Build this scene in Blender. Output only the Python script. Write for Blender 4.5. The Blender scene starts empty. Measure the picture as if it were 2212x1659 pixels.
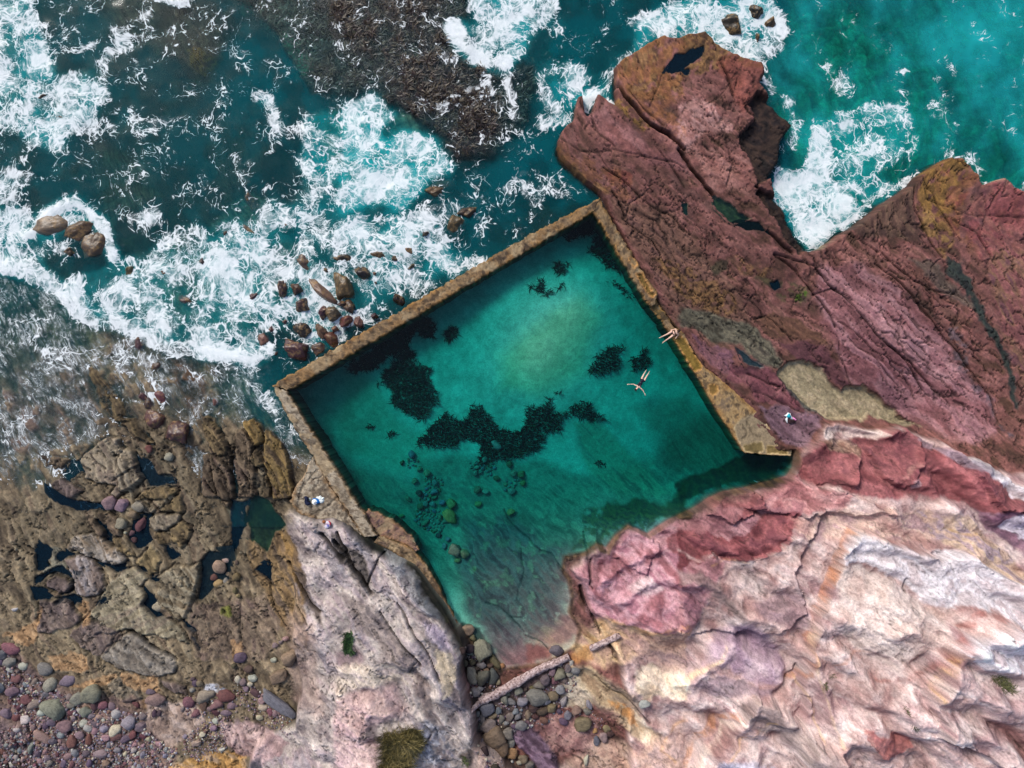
import bpy, bmesh, math, random
import numpy as np
from mathutils import Vector, Matrix, noise as mnoise

# ------------------------------------------------------------------ camera, sky, sun, exposure
CAM_H = 53.33                      # drone height over the water, looking straight down
SC = bpy.context.scene
COL = SC.collection
cam_data = bpy.data.cameras.new("camera")
cam_data.lens = 24.0; cam_data.sensor_width = 36.0
cam_data.clip_start = 0.5; cam_data.clip_end = 3000.0
cam = bpy.data.objects.new("camera", cam_data); COL.objects.link(cam)
cam.location = (0, 0, CAM_H); cam.rotation_euler = (0, 0, 0)
SC.camera = cam

SUN_EL, SUN_AZ = math.radians(40), math.radians(128)   # azimuth measured from +x, counter-clockwise
world = bpy.data.worlds.new("World"); SC.world = world; world.use_nodes = True
wn = world.node_tree.nodes; wl = world.node_tree.links
wn.clear()
sky = wn.new("ShaderNodeTexSky"); sky.sky_type = 'NISHITA'; sky.sun_disc = False
sky.sun_elevation = SUN_EL; sky.sun_rotation = math.radians(90) - SUN_AZ
sky.air_density = 1.0; sky.dust_density = 3.0; sky.ozone_density = 1.0
bg = wn.new("ShaderNodeBackground"); bg.inputs[1].default_value = 0.13
wo = wn.new("ShaderNodeOutputWorld")
wl.new(sky.outputs[0], bg.inputs[0]); wl.new(bg.outputs[0], wo.inputs[0])
sd = bpy.data.lights.new("sun", 'SUN'); sd.energy = 2.0; sd.angle = math.radians(16); sd.color = (1.0, 0.95, 0.88)
sun = bpy.data.objects.new("sun", sd); COL.objects.link(sun)
sdir = Vector((math.cos(SUN_EL)*math.cos(SUN_AZ), math.cos(SUN_EL)*math.sin(SUN_AZ), math.sin(SUN_EL)))
sun.rotation_euler = sdir.to_track_quat('Z', 'Y').to_euler(); sun.location = sdir*80
SC.view_settings.view_transform = 'Standard'; SC.view_settings.look = 'None'
SC.view_settings.gamma = 1.0; SC.view_settings.use_curve_mapping = False
SC.view_settings.exposure = 0.30
SC.cycles.use_denoising = True
SC.cycles.max_bounces = 6; SC.cycles.diffuse_bounces = 3; SC.cycles.glossy_bounces = 2
SC.cycles.transmission_bounces = 2; SC.cycles.volume_bounces = 0; SC.cycles.transparent_max_bounces = 12
SC.cycles.use_adaptive_sampling = True; SC.cycles.adaptive_threshold = 0.02

# ------------------------------------------------------------------ plan coordinates
# the plan is drawn on a 2212 x 1659 sheet, 27.65 units to the metre, origin at the sheet's middle
S = 27.65; CX, CY = 1106.0, 829.5
TILES = [(0,0),(830,0),(1660,0),(0,620),(830,620),(1660,620),(0,1245),(830,1245),(1660,1245)]
TILES2 = {'a':(100,1250),'b':(620,560),'c':(900,1080),'d':(300,900)}
def Z(t, s):
    """points given on a survey sheet -> plan units"""
    v = [p.split(',') for p in s.split()] if isinstance(s, str) else s
    v = np.array([[float(a), float(b)] for a, b in v])
    if t == 'V': return v
    if isinstance(t, int): o, k = TILES[t], 2212/840.
    else: o, k = TILES2[t], 2212/420.
    return (np.array(o) + v/k)*0.8848
def lin(c):
    c = np.asarray(c, dtype=np.float64)/255.
    return np.where(c <= 0.04045, c/12.92, ((c+0.055)/1.055)**2.4)

# ------------------------------------------------------------------ noise on arrays
_rs = np.random.RandomState(7)
_T = _rs.rand(256, 256).astype(np.float32)
_T2 = _rs.rand(256, 256).astype(np.float32)
def vnoise(x, y, sd=0):
    x = x + sd*17.31; y = y + sd*9.77
    xi = np.floor(x).astype(np.int32); yi = np.floor(y).astype(np.int32)
    fx = (x-xi).astype(np.float32); fy = (y-yi).astype(np.float32)
    fx = fx*fx*fx*(fx*(fx*6-15)+10); fy = fy*fy*fy*(fy*(fy*6-15)+10)
    x0 = xi & 255; x1 = (xi+1) & 255; y0 = yi & 255; y1 = (yi+1) & 255
    a = _T[x0, y0]; b = _T[x1, y0]; c = _T[x0, y1]; d = _T[x1, y1]
    return (a+(b-a)*fx) + ((c+(d-c)*fx)-(a+(b-a)*fx))*fy
def fbm(x, y, oct=4, sd=0, gain=0.5):
    r = np.zeros(x.shape, np.float32); a = 1.0; t = 0.0
    ca, sa = math.cos(0.6), math.sin(0.6)
    for i in range(oct):
        r += a*vnoise(x, y, sd+i*3.1); t += a; a *= gain
        x, y = (x*ca-y*sa)*2.03, (x*sa+y*ca)*2.03
    return r/t
def rot(x, y, deg, sx, sy):
    """axes turned by deg (sheet y runs down), divided by cell length sx along and sy across"""
    a = math.radians(deg); c, s = math.cos(a), math.sin(a)
    return (x*c+y*s)/sx, (-x*s+y*c)/sy
def voro(x, y, sd=0, jit=0.9):
    xi = np.floor(x).astype(np.int32); yi = np.floor(y).astype(np.int32)
    f1 = np.full(x.shape, 9., np.float32); f2 = f1.copy(); idr = np.zeros(x.shape, np.float32)
    ox = np.zeros(x.shape, np.float32); oy = ox.copy()
    for dx in (-1, 0, 1):
        for dy in (-1, 0, 1):
            cx = xi+dx; cy = yi+dy
            a = (cx+int(sd)*37) & 255; b = (cy+int(sd)*59) & 255
            px = cx+0.5+jit*(_T[a, b]-0.5); py = cy+0.5+jit*(_T2[a, b]-0.5)
            ddx = (x-px).astype(np.float32); ddy = (y-py).astype(np.float32)
            d = np.sqrt(ddx*ddx+ddy*ddy)
            near = d < f1
            f2 = np.where(near, f1, np.minimum(f2, d))
            idr = np.where(near, _T[b, a], idr)
            ox = np.where(near, ddx, ox); oy = np.where(near, ddy, oy)
            f1 = np.where(near, d, f1)
    return f1, f2, idr, ox, oy
def sstep(a, b, x):
    t = np.clip((x-a)/(b-a), 0, 1); return t*t*(3-2*t)

# ------------------------------------------------------------------ the plan grid
STEP = 2.4
gx = np.arange(-170, 2383, STEP); gy = np.arange(-130, 1790, STEP)
NX, NY = len(gx), len(gy)
X, Y = np.meshgrid(gx.astype(np.float32), gy.astype(np.float32))     # [row=y, col=x]
W1 = fbm(X/60, Y/60, 5, 1)-0.5; W2 = fbm(X/60, Y/60, 5, 2)-0.5       # boundary wander
WX = X + 26*W1; WY = Y + 26*W2

def sdf(P, Xa, Ya):
    """signed distance to a closed polygon, positive inside"""
    d = np.full(Xa.shape, 1e9, np.float32); ins = np.zeros(Xa.shape, bool)
    n = len(P)
    for i in range(n):
        ax, ay = P[i]; bx, by = P[(i+1) % n]
        ex, ey = bx-ax, by-ay; L = ex*ex+ey*ey+1e-9
        t = np.clip(((Xa-ax)*ex+(Ya-ay)*ey)/L, 0, 1)
        dx = Xa-ax-t*ex; dy = Ya-ay-t*ey
        d = np.minimum(d, dx*dx+dy*dy)
        c = ((ay > Ya) != (by > Ya)) & (Xa < (bx-ax)*(Ya-ay)/((by-ay) if by != ay else 1e-9)+ax)
        ins ^= c
    d = np.sqrt(d)
    return np.where(ins, d, -d)
def window(P, m):
    x0, y0 = P.min(0)-m; x1, y1 = P.max(0)+m
    i0 = max(0, int((x0-gx[0])/STEP)); i1 = min(NX, int((x1-gx[0])/STEP)+2)
    j0 = max(0, int((y0-gy[0])/STEP)); j1 = min(NY, int((y1-gy[0])/STEP)+2)
    return (slice(j0, j1), slice(i0, i1))
def pmask(P, soft=6, warp=1.0, grow=0, rag=1.0):
    w = window(P, soft+grow+32*warp+4)
    xa = X[w]+26*warp*W1[w]; ya = Y[w]+26*warp*W2[w]
    soft = max(1.6, soft*.42)
    return w, sstep(-soft, soft, sdf(P, xa, ya)+grow+rag*(8*(n10[w]-.5)+12*(n25[w]-.5)))
def ldist(P, xa, ya):
    d = np.full(xa.shape, 1e9, np.float32)
    for (ax, ay), (bx, by) in zip(P[:-1], P[1:]):
        ex, ey = bx-ax, by-ay; L = ex*ex+ey*ey+1e-9
        t = np.clip(((xa-ax)*ex+(ya-ay)*ey)/L, 0, 1)
        dx = xa-ax-t*ex; dy = ya-ay-t*ey
        d = np.minimum(d, dx*dx+dy*dy)
    return np.sqrt(d)
def lmask(P, width, soft=3, warp=0.5):
    w = window(P, width+soft+32*warp+4)
    d = ldist(P, X[w]+26*warp*W1[w], Y[w]+26*warp*W2[w])
    wd = width*(0.5+1.0*vnoise(X[w]/23, Y[w]/23, 5))
    return w, 1-sstep(wd-soft, wd+soft, d)
def tps(pts):
    """smooth surface through spot heights, on the plan grid"""
    p = np.array(pts, float); n = len(p)
    def U(r2): return r2*np.log(r2+1e-9)*0.5
    xy = p[:, :2]/500.
    r2 = ((xy[:, None]-xy[None])**2).sum(2)
    A = np.zeros((n+3, n+3)); A[:n, :n] = U(r2)+1e-4*np.eye(n)
    A[:n, n] = 1; A[:n, n+1:] = xy; A[n, :n] = 1; A[n+1:, :n] = xy.T
    c = np.linalg.solve(A, np.r_[p[:, 2], 0, 0, 0])
    qx = np.linspace(gx[0], gx[-1], 110); qy = np.linspace(gy[0], gy[-1], 84)
    QX, QY = np.meshgrid(qx/500., qy/500.)
    F = c[n]+c[n+1]*QX+c[n+2]*QY
    for i in range(n): F += c[i]*U((QX-xy[i, 0])**2+(QY-xy[i, 1])**2)
    F = np.clip(F, p[:, 2].min()-.3, p[:, 2].max()+.3)
    fx = (gx-gx[0])/(gx[-1]-gx[0])*109; fy = (gy-gy[0])/(gy[-1]-gy[0])*83
    ix = np.minimum(fx.astype(int), 108); iy = np.minimum(fy.astype(int), 82)
    tx = (fx-ix)[None, :]; ty = (fy-iy)[:, None]
    a = F[iy][:, ix]; b = F[iy][:, ix+1]; c_ = F[iy+1][:, ix]; d = F[iy+1][:, ix+1]
    return ((a*(1-tx)+b*tx)*(1-ty)+(c_*(1-tx)+d*tx)*ty).astype(np.float32)
def blur(F, r, it=3):
    k = max(1, int(r/STEP))
    for _ in range(it):
        for ax in (0, 1):
            pad = [(0, 0), (0, 0)]; pad[ax] = (k+1, k)
            c = np.cumsum(np.pad(F, pad, mode='edge').astype(np.float64), axis=ax)
            n = F.shape[ax]
            hi = np.take(c, range(2*k+1, 2*k+1+n), axis=ax); lo = np.take(c, range(0, n), axis=ax)
            F = ((hi-lo)/(2*k+1)).astype(np.float32)
    return F
# ------------------------------------------------------------------ heights
SEA_PTS = [(-150,-110,-1.5),(150,100,-1.2),(100,300,-1.0),(350,150,-.7),(430,60,-.45),(440,140,-.38),(560,150,-2.4),(650,140,-1.9),(640,60,-1.6),
 (720,40,-.4),(800,40,-.16),(850,100,-.06),(780,120,-.22),(900,40,-.12),(900,220,-.1),(980,260,-.06),(950,150,-.08),(1050,200,-.08),(1060,260,-.04),(1030,320,-.3),(1000,30,-1.0),(1120,60,-1.5),(1180,180,-2.8),(1170,320,-2.8),
 (1120,380,-2.6),(1230,100,-2.8),(1300,50,-2),(1400,40,-1.8),(1560,20,-1.5),(1700,60,-3.2),(1760,150,-3.6),(1900,100,-3.6),(2100,100,-3.4),(2212,300,-3.8),
 (1850,300,-3.2),(1800,430,-2.5),(1750,480,-1.6),(1900,380,-2.8),(2100,330,-3.6),(2380,400,-4.5),(2380,-100,-4.2),(1700,250,-3),
 (300,350,-.9),(450,300,-1.1),(600,300,-1.0),(700,280,-1.8),(800,300,-2.0),(900,380,-1.7),(800,450,-1.5),(650,450,-1.0),(500,450,-.9),(350,450,-.8),
 (150,450,-.8),(0,500,-.9),(200,600,-.7),(400,620,-.7),(550,680,-.7),(700,600,-.7),(800,560,-.9),(900,520,-1.2),(1050,420,-1.8),(1150,430,-1.2),(1000,560,-1.3),
 (650,740,-.5),(580,780,-.9),(600,900,-1.0),(640,950,-.5),(540,880,-.5),(50,680,-.5),(250,720,-.22),(120,850,-.14),(50,950,-.10),(350,830,-.12),(450,800,-.18),
 (450,900,-.1),(200,950,-.07),(60,1050,-.1),(0,1120,.06),(120,1090,.08),(250,1060,.2),(230,980,.05),(330,960,.14),(420,960,-.03),(400,1040,.08),(450,1000,-.06),
 (500,950,.16),(560,960,.2),(530,1050,-.06),(560,1100,.1),(600,1050,.25),(625,1150,.25),(570,1150,-.05),(350,1120,.34),(300,1200,.4),(200,1200,.25),(80,1220,.16),
 (60,1150,.12),(420,1150,.22),(480,1220,.2),(380,1300,.55),(250,1350,.55),(480,1320,.45),(560,1300,.55),(620,1250,.7),(100,1350,.45),(30,1420,.6),(400,1430,.75),
 (600,1420,1.0),(550,1550,1.0),(400,1600,1.1),(200,1550,.9),(50,1600,1.0),(30,1700,1.4),(300,1720,1.3),(600,1700,1.6),(620,1550,1.3),(-150,1300,.5),(-150,1650,1.2)]
LAND_PTS = [(1290,425,.7),(1220,300,.9),(1250,240,.9),(1340,170,1.1),(1480,100,1.3),(1600,160,1.5),(1620,240,1.6),(1500,200,1.6),(1450,280,1.4),(1350,330,1.2),
 (1400,450,.8),(1500,420,1.2),(1600,400,1.5),(1660,520,1.4),(1540,560,1.0),(1450,600,.55),(1440,680,.38),(1500,700,.4),(1560,760,.45),(1640,700,.8),(1700,600,1.2),
 (1760,560,1.3),(1830,520,1.5),(1950,430,1.7),(2020,380,1.5),(2130,420,1.5),(2250,460,1.5),(1900,600,1.9),(2100,600,2.1),(2250,700,2.3),(1800,700,1.5),(1900,800,1.7),
 (2050,850,2.1),(2200,880,2.3),(1700,800,.9),(1780,840,.75),(1880,900,.85),(1970,920,1.1),(1600,850,.65),(1680,900,.8),(1700,960,.9),(1780,930,1.2),
 (1720,1030,1.5),(1640,1060,1.0),(1560,1080,.9),(1450,1140,.8),(1360,1160,.6),(1250,1230,.42),(1240,1300,.4),(1300,1350,.9),(1280,1480,.9),(1400,1300,1.5),
 (1500,1200,2.2),(1600,1150,2.8),(1750,1100,3.5),(1850,1000,2.8),(1950,1000,3.6),(2100,980,3.6),(2250,1020,4.5),(1900,1150,5),(2100,1150,6),(2250,1200,7),
 (1700,1250,4),(1850,1300,6.2),(2050,1350,7.6),(2250,1400,8.5),(1550,1400,2.5),(1450,1550,1.8),(1350,1620,1.3),(1250,1700,1.3),(1600,1550,3.2),(1750,1500,5.5),
 (1900,1550,7.2),(2100,1600,8.4),(2250,1700,9.3),(1650,1700,4),(1450,1750,2),(1130,1640,1.0),(1060,1500,.6),(1040,1400,.4),(1100,1440,.38),(1180,1400,.4),(1180,1500,.7)]
HEAD_PTS = [(700,1130,.9),(640,1130,.7),(760,1160,1.0),(800,1190,1.2),(680,1200,1.4),(760,1260,2.2),(860,1240,1.7),(900,1300,2.2),(950,1380,2.5),(990,1450,2.5),
 (1000,1550,2.7),(1060,1640,2.6),(660,1300,1.6),(720,1350,2.6),(820,1380,3.4),(900,1480,3.8),(800,1500,4.0),(700,1450,2.6),(650,1480,1.6),(720,1600,3.0),
 (850,1650,4.8),(950,1650,4.2),(620,1620,1.8),(560,1680,1.5),(1000,1750,3.8),(700,1750,3.5)]
POOL_PTS = [(640,845,-2.1),(900,700,-1.9),(1270,480,-2.3),(1380,660,-1.8),(1480,800,-2.0),(1590,960,-1.8),(1200,700,-.34),(1250,660,-.4),(1150,780,-.36),(1000,750,-1.3),
 (900,850,-1.3),(1100,880,-1.05),(1300,800,-1.2),(1400,900,-1.5),(1200,950,-1.3),(800,950,-1.7),(740,980,-2.1),(850,1060,-1.4),(950,1080,-1.3),(1000,1000,-1.3),
 (1100,1080,-1.1),(1250,1050,-1.2),(1400,1020,-1.5),(1500,1050,-1.5),(1600,1020,-1.8),(1690,1010,-1.4),(800,1120,-1.6),(900,1180,-1.4),(1000,1180,-.6),(1100,1180,-.4),
 (1200,1150,-.6),(1300,1130,-.5),(1400,1130,-.4),(1060,1260,-.12),(1150,1260,-.06),(1210,1230,.05),(1000,1300,-.2),(1050,1350,0.0),(1150,1340,.08),(1230,1340,.28),
 (1040,1400,.12),(1100,1420,.28),(1180,1400,.36),(1250,1370,.5),(1450,1115,-.2),(1560,1062,-.9),(1200,1420,.4)]
POOL_Z = 0.30
LAND_R = Z('V', "1290,425 1248,390 1218,363 1195,339 1205,302 1225,272 1235,232 1252,225 1262,249 1285,218 1326,228 1319,168 1339,148 1386,111 1423,94 1478,80 1512,77 1536,97 1580,134 1627,165 1633,188 1627,202 1650,235 1677,262 1697,286 1690,312 1677,360 1657,380 1670,437 1704,494 1738,544 1744,546 1761,541 1808,511 1865,467 1902,440 1949,407 1953,393 1983,376 2013,356 2040,358 2063,376 2097,403 2124,393 2158,410 2212,430 2420,480 2420,1830 1000,1830 1000,1350 1060,1250 1150,1150 1450,930 1440,700 1340,520")
HEAD = Z('V', "615,1115 632,1100 660,1112 690,1116 722,1112 760,1130 785,1155 805,1189 869,1206 902,1243 933,1300 956,1337 976,1367 1000,1417 996,1438 1010,1505 1033,1562 1027,1596 1064,1626 1104,1659 1200,1820 480,1820 560,1600 640,1560 655,1500 630,1400 640,1300 628,1230 632,1180 618,1150")
POOLP = Z('V', "606,840 1284,440 1395,620 1416,664 1440,696 1488,765 1560,885 1625,977 1712,975 1716,1010 1703,1030 1640,1038 1604,1050 1556,1060 1500,1093 1447,1120 1400,1155 1352,1132 1326,1155 1310,1185 1288,1170 1262,1190 1218,1199 1212,1230 1225,1253 1232,1290 1228,1323 1250,1360 1240,1395 1180,1430 1080,1445 1050,1425 1020,1390 985,1350 960,1300 900,1215 812,1165 776,1112")
sea_h = tps(SEA_PTS); land_h = tps(LAND_PTS); head_h = tps(HEAD_PTS); pool_h = tps(POOL_PTS)
mL = sstep(-7, 9, sdf(LAND_R, X+20*W1, Y+20*W2))
mH = sstep(-6, 8, sdf(HEAD, X+16*W1, Y+16*W2))
sP = sdf(POOLP, X+5*W1, Y+5*W2); mP = sstep(-5, 5, sP)
H = sea_h*(1-mL)+land_h*mL
H = H*(1-mH)+np.maximum(head_h, H)*mH
H = H*(1-mP)+pool_h*mP
del sea_h, land_h, head_h, pool_h
inL = mL > 0.5; inH = (mH > 0.5) & (mP < 0.5); inP = mP > 0.5
CLIFF = np.vstack([Z(5, "690,1440 715,1330 760,1240 850,1200 900,1090 1000,1080 1200,1120 1280,1130 1400,1110 1500,1160 1650,1210 1800,1290 1950,1370 2212,1400 2600,1500"),
                   Z('V', "2420,1830 1330,1830 1360,1560 1340,1440 1300,1330 1260,1280 1240,1220 1300,1150 1350,1120 1420,1130 1500,1080 1600,1040")])
sC = sdf(CLIFF, WX, WY); mC = sstep(-5, 7, sC)*(1-mP)
H0 = H.copy()

# ------------------------------------------------------------------ colour of the rock, sand and weed
C = np.zeros((NY, NX, 3), np.float32)
n60 = fbm(X/60, Y/60, 5, 11); n25 = fbm(X/25, Y/25, 4, 12); n10 = fbm(X/9, Y/9, 3, 13); n5 = vnoise(X/3.6, Y/3.6, 14)
def mixc(a, b, t): return a*(1-t[..., None])+b*t[..., None]
def stretch(t, k=2.6): return np.clip((t-0.5)*k+0.5, 0, 1)
def ramp(t, cols):
    cols = [lin(c) for c in cols]; n = len(cols)-1
    t = np.clip(t, 0, 1)*n; i = np.minimum(t.astype(int), n-1); f = (t-i)[..., None]
    cc = np.array(cols, np.float32)
    return cc[i]*(1-f)+cc[i+1]*f
def streaks(w, deg, along, across, sd, oct=4, wig=14):
    """grain drawn out along the bedding"""
    x, y = rot(X[w]+wig*W1[w]*2, Y[w]+wig*W2[w]*2, deg, along, across)
    return stretch(fbm(x, y, oct, sd), 2.4)
FULL = (slice(0, NY), slice(0, NX))
def paint(P, cols, soft=6, warp=1.0, a=1.0, deg=40, al=50, ac=14, sd=21, thr=None, grow=0, up=0.0):
    w, m = pmask(P, soft, warp, grow)
    if 130 <= sd <= 175: al, ac = al*.62, ac*1.9
    t = streaks(w, deg, al, ac, sd)
    if thr is not None:
        q = fbm(X[w]/14, Y[w]/14, 4, sd+5); m = m*sstep(thr-.07, thr+.07, q)
    C[w] = mixc(C[w], ramp(t, cols), m*a)
    if up: H[w] += up*m
def vein(P, col, width, a=1.0, soft=3, warp=0.9, dz=0.0):
    w, m = lmask(P, width, soft, warp)
    m = m*(.35+.65*sstep(.34, .56, fbm(X[w]/13, Y[w]/13, 3, 77)))
    C[w] = mixc(C[w], lin(col)[None, None, :].astype(np.float32), m*a)
    if dz: H[w] += dz*m
def crack(P, width=2.2, depth=0.25, warp=0.5, dark=0.75):
    w, m = lmask(P, width, 1.6, warp)
    H[w] -= depth*m
    C[w] *= (1-dark*0.85*m)[..., None]

# base coats
C[:] = mixc(ramp(stretch(n60, 2.2), [(14,24,22),(30,36,28),(58,60,40),(38,30,24)]), lin((20,18,16)), stretch(n10, 2)*0.5)
# left shelf: brown sandstone
mS = sstep(-30, 40, sdf(Z('V', "-200,640 60,650 250,690 420,780 560,800 600,860 640,960 680,1000 640,1120 650,1300 640,1560 560,1640 480,1830 -200,1830"), WX, WY))
shelf = ramp(streaks(FULL, 62, 60, 13, 31), [(84,72,58),(122,106,84),(142,126,100),(156,140,114),(114,98,84)])
shelf = mixc(shelf, ramp(stretch(n25), [(96,82,68),(132,116,94),(152,136,112)]), np.full_like(X, 0.45))
C[:] = mixc(C, shelf, mS); del shelf
# right platform: red sandstone
red = ramp(streaks(FULL, 40, 70, 16, 33), [(86,58,52),(118,76,70),(138,92,86),(160,108,102),(104,72,60)])
red = mixc(red, ramp(stretch(n25), [(96,70,56),(134,88,84),(156,112,106)]), np.full_like(X, 0.4))
C[:] = mixc(C, red, mL); del red
# cliff: pale pink
cl = ramp(streaks(FULL, 28, 80, 40, 35), [(148,114,108),(180,150,142),(200,176,168),(210,194,188),(170,142,142)])
cl = mixc(cl, ramp(stretch(n25), [(156,124,120),(190,166,158),(208,194,186)]), np.full_like(X, 0.45))
C[:] = mixc(C, cl, mC); del cl
hd = ramp(streaks(FULL, 52, 80, 18, 37), [(124,112,110),(164,152,146),(192,182,172),(176,158,160),(140,134,142)])
hd = mixc(hd, ramp(stretch(n25), [(126,114,114),(180,168,160),(202,192,180)]), np.full_like(X, 0.4))
C[:] = mixc(C, hd, mH); del hd
# pool floor: sand
sand = ramp(stretch(n25, 1.6), [(160,158,140),(180,176,156),(192,188,168)])
C[:] = mixc(C, sand, mP); del sand

# ---- sea floor and reefs
paint(Z(0, "1500,-50 2212,-50 2212,600 2150,700 2000,560 1900,300 1750,200"), [(30,24,22),(58,44,36),(84,70,44),(50,36,38)], 10, 1.3, 1, 40, 14, 10, 41)
paint(Z(1, "-20,-50 800,-50 860,120 720,180 800,280 950,420 1080,480 1160,380 1260,450 1270,560 1200,780 1160,860 1060,900 1000,1030 880,1050 700,1000 690,880 480,760 330,680 150,640 -20,680"),
      [(18,14,16),(40,28,28),(66,44,44),(78,66,40),(30,22,28)], 8, 1.2, 1, 60, 12, 8, 42)
paint(Z(1, "880,560 1060,580 1130,700 1100,860 980,740 900,700"), [(50,40,22),(92,78,26),(60,44,30)], 10, 1.4, .7, 60, 12, 8, 43, .45)
paint(Z(1, "860,860 960,820 1150,880 1020,1020 880,960"), [(70,44,48),(104,72,74),(60,36,44)], 10, 1.2, .6, 60, 14, 8, 43, .45)
paint(Z(1, "0,100 160,260 220,500 100,600 0,560"), [(20,28,24),(70,84,66),(40,50,44)], 14, 1.3, .7, 60, 12, 9, 44, .48)
paint(Z(0, "560,-20 1150,-20 1480,60 1460,260 1410,440 1330,490 1240,450 1100,330 950,260 780,220 640,80"), [(36,28,26),(66,50,42),(90,74,58),(52,36,34)], 10, 1.2, .95, 60, 30, 9, 45)
paint(Z(0, "1180,320 1400,340 1420,450 1340,490 1250,440"), [(60,44,24),(112,86,26),(64,40,34)], 7, 1.1, .9, 60, 14, 9, 46)
paint(Z(0, "550,850 900,1000 1050,1250 760,1400 700,1550 650,1350 560,1100"), [(44,42,34),(96,88,70),(70,62,50)], 20, 1.2, .8, 70, 50, 7, 47)
paint(Z(0, "1280,800 1700,640 1850,900 1500,1300 1300,1200"), [(40,38,32),(84,76,60),(60,48,42)], 24, 1.2, .8, 75, 40, 8, 48)
paint(Z(0, "1850,260 1950,300 2050,440 2000,560 1900,500"), [(90,150,120),(70,120,96)], 16, 1.2, .9, 60, 30, 14, 49)
paint(Z(0, "1560,-20 1640,-20 1620,100 1540,80"), [(90,150,120),(70,120,96)], 12, 1.2, .8, 60, 30, 14, 49)
paint(Z(0, "220,0 420,0 430,90 300,120"), [(70,100,80),(40,70,60)], 12, 1.2, .8, 60, 30, 14, 49)
# right bay: sandy bottom
paint(Z('V', "1690,-140 2420,-140 2420,470 2212,430 2097,395 2040,350 1983,366 1945,400 1865,460 1765,538 1744,520 1690,400 1720,320 1660,210 1640,130 1700,60"),
      [(150,150,120),(196,196,160),(176,176,142)], 26, 1.2, 1, 70, 80, 40, 51)
paint(Z('V', "1150,120 1230,60 1300,60 1250,160 1200,260 1170,340 1140,300"), [(110,120,104),(150,160,132)], 20, 1.2, .8, 70, 60, 20, 52)
paint(Z('V', "680,250 760,220 900,270 960,360 900,450 760,430 690,370"), [(150,160,136),(190,196,164)], 26, 1.2, .9, 60, 50, 20, 53)
paint(Z('V', "330,560 560,420 640,520 640,660 520,720 360,690 240,620"), [(70,80,66),(140,150,124),(90,96,78)], 26, 1.4, .7, 60, 40, 14, 54)
# shallow brown flats on the left
paint(Z(3, "-50,90 350,240 600,450 560,700 300,640 60,580 -50,560"), [(70,80,58),(100,104,78),(84,84,66)], 22, 1.2, .8, 60, 60, 10, 55)
paint(Z(3, "-50,600 540,640 640,900 620,1160 260,1260 -50,1280"), [(96,84,72),(136,120,106),(112,92,88)], 22, 1.2, .8, 35, 50, 10, 56)
paint(Z(3, "1080,640 1260,660 1320,860 1300,1000 1200,1000 1120,820"), [(70,50,38),(112,80,58),(88,64,48)], 12, 1.2, .8, 62, 50, 10, 57)
paint(Z(3, "560,440 860,500 960,600 1000,680 720,560"), [(80,66,56),(120,104,86)], 12, 1.2, .8, 40, 50, 10, 58)

paint(Z('V', "40,1010 160,960 260,930 360,980 440,1060 500,1040 560,980 640,1060 640,1130 560,1190 480,1300 440,1420 300,1440 140,1430 20,1330"), [(112,98,78),(142,126,100),(158,144,118),(126,108,90)], 30, 1.4, .75, 62, 120, 18, 60)
# ---- left shelf, slab by slab
def slab(P, cols, up, soft=4, deg=62, al=60, ac=10, sd=61, a=.9, warp=.5):
    w = window(P, 30); e = sdf(P, X[w]+26*warp*W1[w], Y[w]+26*warp*W2[w])+6*(n10[w]-.5)+8*(n25[w]-.5)
    m = sstep(-1.5, 2.0, e); t = streaks(w, deg, al, ac, sd)
    C[w] = mixc(C[w], ramp(t, cols), m*a)
    gap = np.exp(-((e+2.2)/2.0)**2)*sstep(.35, .6, vnoise(X[w]/25, Y[w]/25, sd+9)+.15)
    H[w] -= .14*gap; C[w] *= (1-.5*gap)[..., None]
    q = fbm(X[w]/40, Y[w]/40, 3, sd)
    H[w] += m*up*.78*(0.75+0.5*q)
OLV = [(84,70,50),(118,100,72),(140,120,84),(100,84,62)]
BRN = [(78,64,52),(108,92,74),(130,112,92),(96,78,68)]
GRY = [(104,94,82),(136,124,106),(154,142,122),(122,108,96)]
PUR = [(92,78,78),(120,104,102),(138,122,114),(104,88,84)]
slab(Z(3, "1300,1030 1370,1060 1460,1200 1500,1400 1520,1560 1480,1640 1400,1560 1370,1400 1350,1230"), BRN, .35)
slab(Z('d', "1070,600 1200,640 1260,800 1340,920 1340,1100 1260,1110 1170,1000 1090,860 1040,740"), OLV, .25)
slab(Z('d', "1000,1100 1200,1130 1320,1220 1400,1340 1450,1659 1000,1659 1010,1400"), BRN, .18)
slab(Z('d', "1560,680 1690,640 1800,700 1860,940 1720,990 1640,860"), [(96,78,44),(140,112,62),(160,132,80),(84,66,40)], .7, 5)
slab(Z('d', "1450,820 1560,760 1680,960 1720,1200 1700,1500 1740,1659 1500,1659 1440,1200"), BRN, .35)
slab(Z('d', "1720,1030 1800,1060 1840,1220 1740,1250 1700,1150"), OLV, .6)
slab(Z('d', "1870,760 1960,820 2100,960 2150,1150 2212,1500 2212,1659 1980,1659 1880,1350 1860,1050"), [(80,64,48),(118,98,66),(150,124,72),(96,76,60)], .6, 5)
slab(Z('d', "1850,1400 1930,1500 1920,1659 1830,1659"), OLV, .4)
slab(Z(3, "560,720 640,760 740,890 800,980 850,1080 780,1100 700,1050 640,960 600,850"), OLV, .12, 8)
slab(Z('d', "-20,640 180,630 240,760 330,860 420,960 330,960 200,880 60,780 -20,760"), OLV, .3)
slab(Z(3, "540,1330 600,1250 700,1180 780,1200 800,1260 760,1300 860,1330 940,1390 920,1440 830,1500 760,1560 720,1540 760,1480 640,1470 560,1440"), GRY, .28)
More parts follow.
